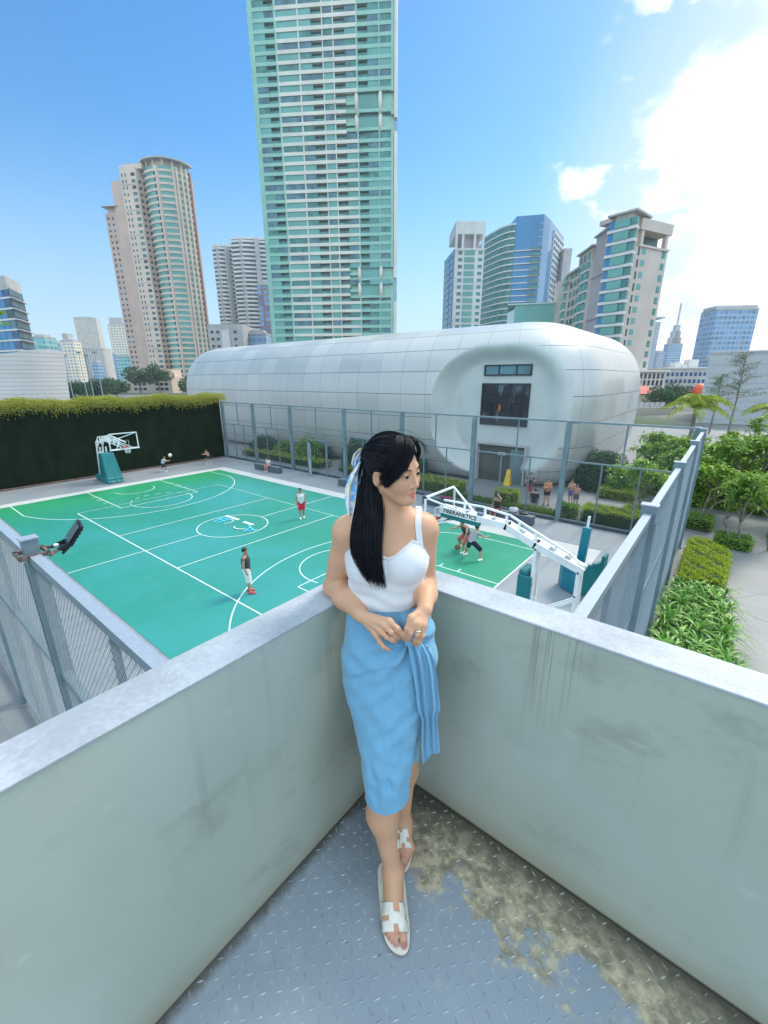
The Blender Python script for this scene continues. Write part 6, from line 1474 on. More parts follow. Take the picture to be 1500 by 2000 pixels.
p = at0(910, 1082); person('player half hidden behind the crouching defender, dribbling the ball', p+np.array((-.25, .35, 0)), face_cam(p)-.9, dict(crouch, wrL=(-.42, .42, .7), anL=(-.25, .25, .08), knL=(-.2, .28, .45)), 1.72, (.05, .05, .06), 0, (.5, .12, .1), .8, (.75, .75, .75), (.4, .22, .14), vox=.012)
lunge = dict(pel=(0, 0, .8), che=(0, .1, 1.08), nek=(0, .17, 1.25), hed=(0, .22, 1.37), shR=(.17, .13, 1.2), shL=(-.17, .13, 1.2), elR=(.2, .35, 1.02), elL=(-.2, .35, 1.02), wrR=(.14, .55, 1.05), wrL=(-.12, .55, 1.05), hiR=(.09, 0, .78), hiL=(-.09, 0, .78), knR=(.1, .3, .5), anR=(.1, .2, .08), knL=(-.12, -.05, .42), anL=(-.14, -.42, .12))
p = at0(320, 921); person('boy in a pale blue shirt reaching for the white ball by the dark wall', p, face_cam(p)+1.3, lunge, 1.5, (.35, .5, .6), .4, (.02, .025, .04), .8, (.7, .7, .7), (.4, .25, .17), vox=.014)
p = at0(409, 905); person('shirtless boy leaning forward near the far corner of the dark wall', p, face_cam(p)-1.0, dict(lunge, knL=(-.1, .05, .45), anL=(-.1, -.1, .08)), 1.5, None, 0, (.03, .03, .04), .7, (.6, .6, .6), (.45, .28, .2), vox=.014)
sit = dict(pel=(0, 0, .56), che=(0, .08, .9), nek=(0, .13, 1.09), hed=(0, .17, 1.22), shR=(.17, .1, 1.03), shL=(-.17, .1, 1.03), elR=(.24, .12, .76), elL=(-.24, .12, .76), wrR=(.12, .34, .72), wrL=(-.12, .34, .72), hiR=(.1, .02, .55), hiL=(-.1, .02, .55), knR=(.14, .42, .5), knL=(-.14, .42, .5), anR=(.14, .4, .08), anL=(-.14, .4, .08))
person('girl with dark hair in a white top sitting on the far left bench', (-10.0, 9.82, 0), PI+.1, dict(sit, hed=(0, .22, 1.19)), 1.6, (.6, .6, .62), .5, (.3, .12, .14), .6, (.6, .5, .5), (.45, .28, .2), longhair=True, vox=.014)
person('player in black and red sitting on the bench with an arm raised to the head', (10.55, 9.92, 0), PI-.2, dict(sit, elL=(-.32, .2, 1.22), wrL=(-.14, .16, 1.35)), 1.72, (.03, .02, .03), 0, (.25, .03, .06), .9, (.55, .55, .55), (.42, .26, .18), vox=.0125)
p = np.array((10.4, 15.1, 0)); person('person in a dark top and red shorts standing behind the fence holding up a phone', p, face_cam(p)+.1, dict(elR=(.26, .12, 1.2), wrR=(.1, .3, 1.32), elL=(-.26, .12, 1.2), wrL=(-.08, .3, 1.32)), 1.68, (.05, .045, .05), .5, (.35, .03, .06), .8, (.2, .2, .2), (.42, .26, .18), vox=.0135)
p = np.array((11.25, 13.75, -.32)); person('person in a black shirt sitting on the ground behind the fence, seen from the back', p, face_cam(p)+PI*.97, dict(sit, knR=(.25, .4, .62), knL=(-.25, .4, .62), anR=(.15, .45, .42), anL=(-.15, .45, .42), wrR=(.2, .35, .6), wrL=(-.2, .35, .6)), 1.7, (.015, .017, .025), .7, (.1, .12, .3), .9, (.1, .1, .1), (.42, .26, .18), vox=.0125)
p = at0(1066, 986); person('person in an orange top and black shorts standing with folded arms on the plaza', p, face_cam(p)+.05, dict(elR=(.24, .08, 1.14), wrR=(-.08, .19, 1.2), elL=(-.24, .08, 1.14), wrL=(.08, .21, 1.16), anR=(.14, .02, .08), anL=(-.14, .02, .08)), 1.66, (.55, .2, .1), 0, (.02, .02, .025), .5, (.05, .05, .05), (.46, .27, .18), longhair=True, vox=.0125)
p = at0(1113, 984); person('shirtless boy with brown hair and purple shorts, left of the pair at the fence', p, face_cam(p)-.5, dict(elR=(.22, .1, 1.16), wrR=(.05, .24, 1.2)), 1.55, None, 0, (.15, .1, .3), .6, (.3, .3, .3), (.5, .28, .19), vox=.013)
p = at0(1123, 990); person('shirtless shorter boy with black hair, right of the pair at the fence', p, face_cam(p)-.3, dict(elL=(-.22, .1, 1.16), wrL=(-.05, .24, 1.2)), 1.4, None, 0, (.1, .1, .12), .6, (.3, .3, .3), (.44, .24, .16), vox=.013)
# ================================================================ the woman in the corner
def toL(w): w = np.asarray(w)-CAM; return np.array((w @ RH, w @ FH, w[2]+CAM[2]-FZ))
def J(px, py, Y): return toL(atd(px, py, Y))
def Jz(px, py, z): return toL(atz(px, py, FZ+z))
WROOT = CAM+RH*.03+FH*1.1; WROOT[2] = FZ
def toW(P):
    P = np.asarray(P, float).reshape(-1, 3); return CAM[None]*(1, 1, 0)+P[:, :1]*RH+P[:, 1:2]*FH+np.c_[np.zeros((len(P), 2)), P[:, 2]+FZ]
wr = thing('person', 'woman in a white camisole and sky blue wrap skirt leaning in the balcony corner', 'person', WROOT)
def wmesh(name, V, Q, m, parent=wr, col=None, smooth=True, mi=None): return fast_mesh(name, toW(V), Q, m, parent, smooth=smooth, col=col, mi=mi)
def wmb(mb, name, m, parent=wr, smooth=True):
    mb.v = [toW(v) for v in mb.v]; return mb.build(name, m, parent, smooth=smooth)
# torso sections: z, cx, cy, rx, ry
SEC = np.array([(1.36, .004, 1.325, .07, .055), (1.325, .004, 1.322, .125, .07), (1.28, .006, 1.315, .142, .084), (1.22, .008, 1.31, .138, .094), (1.168, .008, 1.305, .130, .094), (1.12, .006, 1.30, .121, .088), (1.077, .006, 1.29, .116, .084),
 (1.02, .01, 1.275, .118, .084), (.96, .014, 1.26, .126, .088), (.90, .017, 1.245, .136, .095), (.82, .017, 1.228, .140, .094), (.75, .012, 1.215, .128, .088), (.68, .006, 1.20, .1, .07)])[::-1]
zt = np.linspace(SEC[0, 0], SEC[-1, 0], 240); ker = np.hanning(25); ker /= ker.sum()
TB = np.stack([np.convolve(np.pad(np.interp(zt, SEC[:, 0], SEC[:, k]), 12, 'edge'), ker, 'valid') for k in range(1, 5)], 1)
def torso_w(P):
    z = P[:, 2]; cx, cy, rx, ry = [np.interp(z, zt, TB[:, k]) for k in range(4)]
    q = np.hypot((P[:, 0]-cx)/rx, (P[:, 1]-cy)/ry); d = (q-1)*np.minimum(rx, ry)*(1+.35*np.abs(P[:, 0]-cx)/(rx*np.maximum(q, .3))*(rx/ry-1)*.5)
    return np.maximum(d, np.maximum(zt[0]-z, z-zt[-1])*.9)
shR, elR, wrR = J(677, 1041, 1.305), J(655, 1146, 1.385), J(704, 1201, 1.175)
shL, elL, wrL = J(829, 1034, 1.31), J(832, 1140, 1.345), J(830, 1190, 1.15)
HC = J(769, 922, 1.265); ya = rad(49)
hF = unit(np.array((math.sin(ya), -math.cos(ya), -.05))); hR = unit(np.cross(hF, (0, 0, 1.0))); hU = np.cross(hR, hF)
rl = rad(-3); hR, hU = hR*math.cos(rl)+hU*math.sin(rl), -hR*math.sin(rl)+hU*math.cos(rl)
HS = .88
HM = np.stack([hR, hF, hU]).astype(np.float32)               # rows: head right, ahead, up
def hl(x, y, z): return HC+HS*(x*hR+y*hF+z*hU)
def head_w(P):
    q = ((P-HC.astype(np.float32)) @ HM.T)/HS; ax = np.abs(q[:, 0]); qa = q.copy(); qa[:, 0] = ax
    d = ell(q, (0, -.012, .036), (.074, .093, .084)); d = smin(d, ell(q, (0, .028, -.026), (.06, .062, .077)), .03)
    d = smin(d, ell(q, (0, .066, -.088), (.021, .021, .02)), .03)                            # chin
    d = smin(d, ell(qa, (.036, .048, -.022), (.027, .03, .034)), .02)                          # cheeks
    d = smin(d, rc(qa, (.047, .004, -.042), (.016, .056, -.086), .02, .015), .02)                   # jaw line
    d = smin(d, rc(qa, (.016, .0755, .026), (.036, .066, .026), .009, .009), .016)               # brow
    d = smax(d, -ell(qa, (.031, .093, .006), (.017, .016, .011)), .014)                        # eye hollow
    d = smin(d, rc(q, (0, .081, .014), (0, .0985, -.026), .007, .009), .009)                     # nose
    d = smin(d, ell(q, (0, .0965, -.03), (.010, .009, .008)), .006); d = smin(d, ell(qa, (.011, .089, -.033), (.0075, .009, .0075)), .005)
    d = smax(d, -ell(qa, (.0055, .0925, -.0405), (.0035, .005, .003)), .003)
    d = smin(d, rc(qa, (.0, .0865, -.057), (.021, .077, -.0605), .0062, .0034), .004)           # upper lip
    d = smin(d, rc(qa, (.0, .0855, -.069), (.017, .078, -.0655), .0075, .004), .004)           # lower lip
    d = smax(d, -rc(qa, (0, .0945, -.063), (.0235, .0785, -.0625), .0013, .001), .003)
    lid = np.linalg.norm(qa-np.array((.0315, .0715, .004), np.float32), axis=1)-.0146; lid = smax(lid, -ell(qa, (.0318, .087, .0045), (.0122, .011, .0042)), .0012); d = smin(d, lid, .005)
    ear = ell(qa, (.074, -.014, -.010), (.008, .0165, .028)); ear = smax(ear, -ell(qa, (.0845, -.009, -.007), (.012, .0115, .02)), .004); ear = smin(ear, ell(qa, (.076, -.003, -.014), (.005, .006, .01)), .006)
    d = smin(d, ear, .004)
    return d*HS
nk0 = J(763, 1028, 1.315); nk1 = hl(0, -.032, -.06)
def arms_w(P):
    d = rc(P, shR, elR, .042, .036); d = smin(d, rc(P, shR*.6+elR*.4, elR, .041, .035), .02); d = smin(d, rc(P, elR, elR*.55+wrR*.45, .038, .036), .03); d = smin(d, rc(P, elR*.6+wrR*.4, wrR, .0365, .0235), .03)
    e = rc(P, shL, elL, .041, .033); e = smin(e, rc(P, elL, elL*.55+wrL*.45, .033, .033), .025); e = smin(e, rc(P, elL*.6+wrL*.4, wrL, .035, .023), .03)
    return np.minimum(d, e)
# hands: finger chains (px, py, Y)
HR_ = dict(index=[(760, 1214, 1.118), (777, 1228, 1.108), (786, 1240, 1.112), (792, 1249, 1.122)], middle=[(751, 1222, 1.112), (764, 1235, 1.1), (772, 1243, 1.108), (778, 1247, 1.122)],
 ring=[(743, 1231, 1.112), (755, 1244, 1.1), (765, 1250, 1.104), (773, 1253, 1.12)], pinky=[(735, 1239, 1.118), (741, 1254, 1.108), (749, 1264, 1.108), (760, 1270, 1.118)], thumb=[(728, 1213, 1.15), (757, 1226, 1.152), (774, 1238, 1.148), (786, 1247, 1.14)])
HL_ = dict(index=[(803, 1207, 1.11), (795, 1227, 1.098), (791, 1240, 1.106), (793, 1249, 1.122)], middle=[(810, 1216, 1.104), (803, 1236, 1.092), (799, 1246, 1.104), (800, 1251, 1.12)],
 ring=[(819, 1219, 1.104), (816, 1239, 1.09), (812, 1250, 1.1), (808, 1256, 1.118)], pinky=[(828, 1221, 1.108), (826, 1242, 1.094), (820, 1254, 1.1), (812, 1261, 1.118)], thumb=[(818, 1203, 1.14), (803, 1222, 1.148), (796, 1238, 1.146), (792, 1250, 1.14)])
CH = []
for dct, w in ((HR_, wrR), (HL_, wrL)):
    for k, v in dct.items(): CH.append((k, w, [J(*p) for p in v]))
def hands_w(P):
    d = None
    for k, w, c in CH:
        r0 = .0098 if k == 'thumb' else (.0075 if k == 'pinky' else .0088)
        e = smin(rc(P, c[0], c[1], r0, r0*.95), rc(P, c[1], c[2], r0*.95, r0*.84), .003); e = smin(e, rc(P, c[2], c[3], r0*.84, r0*.68), .003)
        e = smin(e, rc(P, w+(c[0]-w)*.15, c[0], .016 if k != 'thumb' else .014, r0*1.18), .014)
        d = e if d is None else smin(d, e, .0035)
    return d
# legs and feet
hipR, hipL = np.array((-.06, 1.235, .86)), np.array((.09, 1.24, .86)); knR, knL = J(752, 1535, 1.075), np.array((.06, 1.17, .47))
anR = Jz(768, 1703, .085); anL = Jz(786, 1606, .085)
cfR = J(748, 1588, 1.085); cfL = np.array((.072, 1.25, .33))
def foot_px(toes, heel, ball, an):
    return [np.array(Jz(*p)) for p in toes], np.array(Jz(*heel)), np.array(Jz(*ball)), an
FTR = foot_px([(789, 1845, .026), (774, 1845, .024), (766, 1838, .023), (760, 1831, .022), (754, 1823, .021)], (767, 1722, .04), (769, 1795, .035), anR)
FTL = foot_px([(787, 1692, .026), (793, 1687, .024), (797, 1681, .023), (800, 1674, .022), (802, 1667, .021)], (784, 1612, .04), (790, 1655, .035), anL)
def foot(P, T, heel, ball, an, sgn):
    d = rc(P, an, heel, .034, .03); d = smin(d, rc(P, an, ball, .034, .02), .03); d = smin(d, rc(P, heel, ball, .028, .024), .02)
    side = unit(np.cross(ball-heel, (0, 0, 1.0)))
    d = smin(d, rc(P, ball+side*.022, ball-side*.024, .019, .017), .02); d = smin(d, rc(P, ball*.45+an*.55, ball+np.array((0, 0, .012)), .03, .02), .02)
    for k, t_ in enumerate(T):
        m = ball+(t_-ball)*.3; m = m+side*((t_-ball) @ side)*.5; e = smin(rc(P, m, t_*.6+m*.4+(0, 0, .004), .0125 if k == 0 else .0095, .0105 if k == 0 else .0075), rc(P, t_*.6+m*.4+(0, 0, .004), t_, .0112 if k == 0 else .0078, .0115 if k == 0 else .0072), .004)
        d = smin(d, e, .006)
    return d
def legs_w(P):
    d = rc(P, hipR, knR, .07, .046); d = smin(d, rc(P, knR, cfR, .045, .0485), .04); d = smin(d, rc(P, cfR, anR, .0485, .0285), .05)
    e = rc(P, hipL, knL, .07, .045); e = smin(e, rc(P, knL, cfL, .048, .049), .04); e = smin(e, rc(P, cfL, anL, .047, .028), .05)
    d = np.minimum(d, e); d = smin(d, foot(P, *FTR, 1), .015); return smin(d, foot(P, *FTL, 1), .015)
bR, bL = J(722, 1108, 1.252), J(795, 1100, 1.245)
def bust(P): return np.minimum(ell(P, bR, (.056, .052, .056)), ell(P, bL, (.056, .052, .056)))
def chest_w(P):
    d = smin(torso_w(P), bust(P), .035); d = smin(d, rc(P, shR+(.03, .0, .005), shL-(.03, 0, -.005), .036, .035), .05)
    d = smin(d, rc(P, nk0+(0, 0, .02), shR+(.0, .005, .008), .034, .032), .05); d = smin(d, rc(P, nk0+(0, 0, .02), shL+(0, .005, .008), .034, .031), .05)
    return d
def trunk_w(P):
    d = smin(chest_w(P), smin(rc(P, nk0, nk1, .05, .046), rc(P, nk0+(0, -.02, -.015), hl(0, -.012, -.075), .034, .03), .02), .035)
    c1 = J(748, 1046, 1.265); c2 = J(788, 1046, 1.262)                                        # collar bones
    return smin(smin(d, rc(P, c2, shL+(-.01, -.02, .02), .007, .009), .018), rc(P, c1, shR+(.01, -.02, .02), .007, .009), .018)
def body_w(P):
    d = smin(trunk_w(P), arms_w(P), .03); d = smin(d, hands_w(P), .010); d = smin(d, head_w(P), .018); return smin(d, legs_w(P), .03)
V, Q = surfnet(body_w, (-.29, .80, -.01), (.28, 1.5, 1.66), .0025)
base = np.array((.57, .325, .2)); colr = np.tile(base, (len(V), 1)); Vf = V.astype(np.float32); q = ((Vf-HC.astype(np.float32)) @ HM.T)/HS; qa = q.copy(); qa[:, 0] = np.abs(qa[:, 0])
def blend(m, c):
    global colr
    m = np.clip(m, 0, 1)[:, None]; colr = colr*(1-m)+np.array(c)*m
inhead = np.linalg.norm(q, axis=1) < .16
lip = np.minimum(rc(qa, (.0, .0865, -.057), (.021, .077, -.0605), .0068, .004), rc(qa, (.0, .0855, -.069), (.017, .078, -.0655), .008, .0045)); blend((.0012-lip)/.002*inhead, (.46, .115, .115))
blend(np.exp(-np.sum(((qa-(.042, .06, -.028))/(.022, .025, .018))**2, 1))*.38*inhead, (.6, .22, .17)); blend(np.exp(-np.sum(((q-(0, .105, -.03))/(.012, .012, .012))**2, 1))*.25*inhead, (.6, .25, .2))
blend(np.exp(-np.sum(((qa-(.082, -.01, -.012))/(.012, .02, .028))**2, 1))*.35*inhead, (.55, .22, .17))
for k, w, c in CH: blend(np.exp(-(np.linalg.norm(V-c[3], axis=1)/.009)**2)*.45, (.62, .28, .24)); blend(np.exp(-(np.linalg.norm(V-c[1], axis=1)/.010)**2)*.25, (.5, .25, .17))
for T in (FTR[0], FTL[0]):
    for k, t_ in enumerate(T): blend((1-np.linalg.norm(V-(t_+np.array((0, -.006, .009))), axis=1)/(.0095 if k == 0 else .006))*5, (.3, .07, .1))
    for t_ in T: blend(np.exp(-(np.linalg.norm(V-t_, axis=1)/.025)**2)*.3, (.55, .26, .2))
wmesh('body', V, Q, SKIN, col=np.c_[colr, np.ones(len(colr))])
def hit(px, py, fn, y0=.7, y1=1.7, off=0.0):
    a, b = J(px, py, y0), J(px, py, y1); t = np.linspace(0, 1, 500); P = (a+(b-a)*t[:, None]).astype(np.float32); d = fn(P)-off; i = np.argmax(d < 0)
    return P[i] if d[i] < 0 else None
# face details
eyeM = mat('eye_white', (.72, .7, .68), .15, 0, 0); irisM = mat('dark_iris', (.012, .008, .006), .1, 0, 0); lashM = mat('lash', (.015, .01, .01), .7, 0, 0); browM = mat('brow', (.04, .028, .022), .8, 0, 0)
gz = unit(np.array((.06, 1.0, -.02)))
for s in (-1, 1):
    c = np.array((s*.0315, .0715, .004)); mb = MB(); mb.sphere((0, 0, 0), .0128*HS, 16, 12, 0); V0 = mb.v[0]; mb.v = [np.array([hl(*(c+v/HS)) for v in V0])]; o = wmb(mb, 'eye', eyeM)
    mb = MB(); n_ = 14; cc = c+gz*.0122; u1 = unit(np.cross(gz, (0, 0, 1.0))); u2 = np.cross(u1, gz); ring = [hl(*(cc+.0057*(math.cos(a)*u1+math.sin(a)*u2))) for a in np.arange(n_)*2*PI/n_]
    mb.add(ring+[hl(*(cc+gz*.0015))], [(i, (i+1) % n_, n_) for i in range(n_)]+[((i+1) % n_, i, n_) for i in range(n_)]); wmb(mb, 'iris', irisM, o)
    mb = MB(); mb.tube([hl(s*x, y, z) for x, y, z in ((.0195, .0828, .0035), (.0255, .0858, .0078), (.033, .0858, .0088), (.040, .082, .0076), (.0455, .076, .0048))], [.0007, .0013, .0015, .0014, .0006], 5); wmb(mb, 'eyelash', lashM)
    mb = MB(); mb.tube([hl(s*x, y, z) for x, y, z in ((.0195, .083, .003), (.026, .0857, .0008), (.034, .0857, .0004), (.043, .079, .003))], [.0004, .0006, .0006, .0004], 4); wmb(mb, 'lower_lash', browM)
    mb = MB(); mb.tube([hl(s*x, y, z) for x, y, z in ((.014, .0885, .0235), (.024, .0865, .0275), (.034, .0815, .0285), (.045, .071, .0245), (.05, .064, .02))], [.0013, .0024, .0024, .0017, .0006], 6, flat=.8); wmb(mb, 'eyebrow', browM)
# ---- camisole
TOPM = NT('white_ribbed_cotton', .85, .25); t = TOPM; c = t.co(); w1 = t.n.new('ShaderNodeTexVoronoi'); w1.inputs['Scale'].default_value = 210; t.l.new(c, w1.inputs['Vector'])
t.color(t.mix(t.noise(c, 9, 5), (.6, .6, .62), (.7, .7, .72))); t.bump(t.math('ADD', t.math('MULTIPLY', w1.outputs['Distance'], .8), t.noise(c, 60, 3)), .3, .003); t.b.inputs['Sheen Weight'].default_value = .2; TOPM = t.m
nx = np.array([-.16, -.125, -.09, -.045, -.01, .012, .03, .06, .09, .118, .15]); nz_ = np.array([1.215, 1.225, 1.252, 1.25, 1.232, 1.226, 1.232, 1.255, 1.275, 1.262, 1.2])
hx_ = np.array([-.14, -.05, 0, .05, .14]); hz_ = np.array([1.05, 1.018, 1.012, 1.025, 1.07])
def cami(P):
    wr_ = .0016*np.sin(P[:, 2]*140+np.sin(P[:, 0]*30)*2+P[:, 0]*20)*np.clip((1.16-P[:, 2])/.06, 0, 1)
    d = smin(torso_w(P), bust(P), .04)-.0065-wr_; d = np.maximum(d, (P[:, 2]-np.interp(P[:, 0], nx, nz_)-.15*np.clip(P[:, 1]-1.33, -1, 0)*0)*.8); return np.maximum(d, (np.interp(P[:, 0], hx_, hz_)-P[:, 2])*.9)
V, Q = surfnet(cami, (-.2, 1.1, .98), (.2, 1.46, 1.32), .003); top = wmesh('camisole', V, Q, TOPM)
mb = MB(); P = []
for x in np.linspace(-.12, .125, 40):
    z = float(np.interp(x, nx, nz_))-.003; yy = np.linspace(1.08, 1.4, 500); Q_ = np.stack([np.full(500, x), yy, np.full(500, z)], 1).astype(np.float32); dd = smin(torso_w(Q_), bust(Q_), .04)-.0065; i = np.argmax(dd < 0)
    if dd[i] < 0: P.append(Q_[i])
mb.tube(P, .0032, 6); wmb(mb, 'neckline_trim', TOPM, top)
for pts in ([(821, 1070), (819, 1050), (817, 1030), (817, 1010), (819, 997), (821, 991)], [(690, 1085), (689, 1060), (690, 1035), (693, 1012), (696, 1000), (698, 994)]):
    P = [hit(x, y, lambda p: smin(trunk_w(p), arms_w(p), .03), off=.003) for x, y in pts]; P = np.array([p_ for p_ in P if p_ is not None]); e = P[-1]+np.array((0, .05, .0)); P = np.vstack([P, e, e+(0, .03, -.05)])
    G = np.stack([P+np.array((k*.0098, -.0004*abs(k), .0)) for k in np.linspace(-1, 1, 5)], 1); G2 = G+np.array((0, -.003, .001)); mb = MB(); mb.grid(G2); mb.grid(G[:, ::-1]); wmb(mb, 'shoulder_strap', TOPM, top)
# ---- skirt
SKM = NT('sky_blue_crinkled_viscose', .8, .25); t = SKM; c = t.co(); n1 = t.noise(t.mapv(c, (1, 1, .4)), 30, 3, .55); n2 = t.noise(c, 320, 2)
t.color(t.mix(t.noise(c, 4, 4), (.125, .31, .47), (.165, .37, .54))); t.bump(t.math('ADD', t.math('MULTIPLY', n1, 1.0), t.math('MULTIPLY', n2, .08)), .7, .014); t.b.inputs['Sheen Weight'].default_value = .25; SKM = t.m
ROW = np.array([(1.05, 692, 826, 1.283, .094), (1.03, 690, 830, 1.278, .095), (.98, 681, 842, 1.262, .099), (.93, 674, 849, 1.25, .105), (.88, 669, 853, 1.237, .109), (.82, 668, 850, 1.222, .110), (.75, 671, 842, 1.2, .108), (.68, 682, 824, 1.17, .102), (.61, 696, 813, 1.135, .092), (.546, 704, 806, 1.10, .08), (.47, 709, 799, 1.07, .07), (.425, 712, 797, 1.06, .067)])
def zpx(z, Y):                                              # picture row of a point at height z, distance Y (x=0)
    w = CAM+FH*Y; w = np.array((w[0], w[1], FZ+z))-CAM; return 1000-FPX*(w @ _u)/(w @ _f), (w @ _f)
knot = J(803, 1256, 1.14)
zz = np.linspace(1.05, .425, 110); th = np.linspace(0, 2*PI, 150, endpoint=False); G = np.zeros((110, 150, 3))
for i, z in enumerate(zz):
    l_, r__, Y, ry = [np.interp(-z, -ROW[:, 0], ROW[:, k]) for k in range(1, 5)]; py, dp = zpx(z, Y); xl, xr = (l_-750)*dp/FPX, (r__-750)*dp/FPX; cx, rx = (xl+xr)/2, (xr-xl)/2
    x = cx+rx*np.cos(th)*(1+.04*np.sin(th)**2); y = Y-ry*np.sin(th); fr = np.clip(np.sin(th), 0, 1)
    dz = z-knot[2]; dx = x-knot[0]; rr = np.hypot(dx, dz); ph = np.arctan2(dz, dx)
    f = .015*np.sin(ph*9+1.2+2*np.sin(rr*14))*np.exp(-rr/.17)*np.clip(rr/.03, 0, 1)
    zc = knot[2]-.055-.085*np.clip(-dx/.2, 0, 1)**1.5-.0*dx; edge = 1/(1+np.exp(-(z-zc)/.004)); f = f+.016*edge*np.exp(-np.abs(z-zc)/.05)*np.clip(-dx/.03, 0, 1)*np.clip((.27+dx)/.1, 0, 1)
    f = f+.004*np.sin(z*95+x*40)*np.exp(-((z-.86)/.06)**2)*np.clip(-(x+.02)/.06, 0, 1)                     # drawn creases at the hip
    low = np.clip((.66-z)/.15, 0, 1); f = f+low*(.0042*np.sin(x*120+z*18)+.0036*np.sin(x*63-z*40+1)+.003*np.sin(x*170+z*60)*np.sin(z*30+1)+.0025*np.sin(z*105+x*55))+(1-low)*(.004*np.sin(z*46+x*40)*np.sin(x*20+z*11)+.0028*np.sin(z*95-x*60+1)*np.sin(z*17-x*9))
    f = f+.003*np.sin(z*120-x*35)*np.exp(-((z-1.03)/.035)**2)
    lf = np.clip((.62-z)/.2, 0, 1); zoff = lf*(1.3*x*x+.10*(x+np.sqrt(x*x+.0006)))
    f = f*np.clip((z-.425)/.09, .12, 1)
    G[i, :, 0] = x+f*np.cos(th)*.6; G[i, :, 1] = y-f*fr; G[i, :, 2] = z+zoff*np.clip((1.0-z), 0, 1)*1.4
def under(P): return np.minimum(smin(smin(torso_w(P), bust(P), .04)-.009, legs_w(P), .02), 9)
Gf = G.reshape(-1, 3).astype(np.float32)
for _ in range(8):
    dd = under(Gf); c_ = G.mean(1)[:, None]*np.ones((1, 150, 1)); rad_ = Gf-c_.reshape(-1, 3); rad_[:, 2] = 0; rad_ = unit(rad_); Gf = Gf+rad_*np.clip(.006-dd, 0, .03)[:, None]
push = np.linalg.norm(Gf-G.reshape(-1, 3), axis=1).reshape(110, 150)
for _ in range(6): push = (np.roll(push, 1, 1)+np.roll(push, -1, 1)+push*2)/4*.5+.5*push; push[1:-1] = np.maximum(push[1:-1], (push[:-2]+2*push[1:-1]+push[2:])/4)
c_ = G.mean(1)[:, None]; rad_ = G-c_; rad_[..., 2] = 0; G = G+unit(rad_)*push[..., None]
mb = MB(); mb.grid(G, wv=True)
inn = G[-12:][::-1].copy(); cxy = inn.mean(1, keepdims=True); inn[..., :2] = cxy[..., :2]+(inn[..., :2]-cxy[..., :2])*.965; mb.grid(np.concatenate([G[-1:], inn]), wv=True)
sk = wmb(mb, 'wrap_skirt', SKM)
mb = MB(); mb.tube(np.vstack([G[-1], G[-1][:1]])+np.array((0, 0, .002)), .0022, 6, cap=False); wmb(mb, 'hem', SKM, sk)
# under layer round the other leg
LY = []
for z, l_, r__, Y in ((.86, 745, 851, 1.255), (.78, 750, 848, 1.25), (.7, 760, 838, 1.24), (.62, 770, 828, 1.225), (.575, 776, 824, 1.215)):
    py, dp = zpx(z, Y); xl, xr = (l_-750)*dp/FPX, (r__-750)*dp/FPX; LY.append([((xl+xr)/2+(xr-xl)/2*math.cos(a), Y-.085*math.sin(a)+.004*math.sin(7*a+z*20), z) for a in th[::3]])
mb = MB(); mb.grid(LY, wv=True); wmb(mb, 'under_layer', SKM, sk)
# hanging front panel: rows of (py, left, right, Y)
PR = [(1252, 800, 822, 1.128), (1262, 797, 832, 1.118), (1280, 800, 843, 1.112), (1300, 804, 850, 1.108), (1325, 808, 854, 1.104), (1350, 812, 856, 1.1), (1372, 814, 859, 1.096), (1386, 816, 860, 1.092), (1396, 820, 855, 1.094), (1404, 824, 854, 1.094), (1430, 824, 856, 1.09), (1455, 823, 858, 1.088), (1470, 825, 859, 1.086), (1480, 826, 859, 1.085)]
PR = np.array(PR); n_ = 60; pyv = np.linspace(1252, 1480, n_); Gp = np.zeros((n_, 40, 3))
for i, py in enumerate(pyv):
    a, b, Y = [np.interp(py, PR[:, 0], PR[:, k]) for k in (1, 2, 3)]; tt = (py-1252)/228
    for j in range(40):
        s = j/39; amp = .011*min(1, tt*5+.25)*(1-.45*max(0, tt-.6)/.4); wv = math.sin(s*18+tt*2.2)+.5*math.sin(s*31+tt*5+1)
        tail = (12*(1-s)**3+ 2*math.sin(s*9)-12*s)*max(0, (tt-.8)/.2)
        Gp[i, j] = J(a+(b-a)*s, py+tail, Y-amp*wv*(.35+.65*(1-abs(2*s-1)))+.02*s)
mb = MB(); mb.grid(Gp); Gb = Gp.copy(); Gb[..., 1] += .003; mb.grid(Gb[:, ::-1]); wmb(mb, 'tied_panel', SKM, sk)
# gathered folds running from the knot over the hip
mb = MB()
for k in range(7):
    x1, y1 = 838+k*2.2, 1262+k*13; P = []
    for t_ in np.linspace(0, 1, 9): px = 806+(x1-806)*t_; py = 1250+(y1-1250)*t_+4*math.sin(t_*PI); P.append(J(px, py, 1.125+.06*t_**2))
    mb.tube(P, np.interp(np.linspace(0, 1, 9), [0, .3, 1], [.004, .008, .003]), 8)
wmb(mb, 'gathered_fold', SKM, sk)
mb = MB(); kc = J(800, 1254, 1.128); mb.sphere(kc, (.018, .014, .014), 14, 10); wmb(mb, 'knot', SKM, sk)
# ---- rings
for (nm, chn, col_) in (('gold_ring', HR_['ring'], (.8, .52, .2)), ('silver_ring', HL_['ring'], (.75, .74, .72))):
    a, b = J(*chn[0]), J(*chn[1]); c = a+(b-a)*.72; d = unit(b-a); u1 = unit(np.cross(d, (0, 0, 1.0))); u2 = np.cross(u1, d); mb = MB(); mb.tube([c+.0098*(math.cos(k)*u1+math.sin(k)*u2) for k in np.linspace(0, 2*PI, 19)], .0019, 6, cap=False); wmb(mb, nm, mat(nm+'_metal', col_, .2, 1.0, 0))
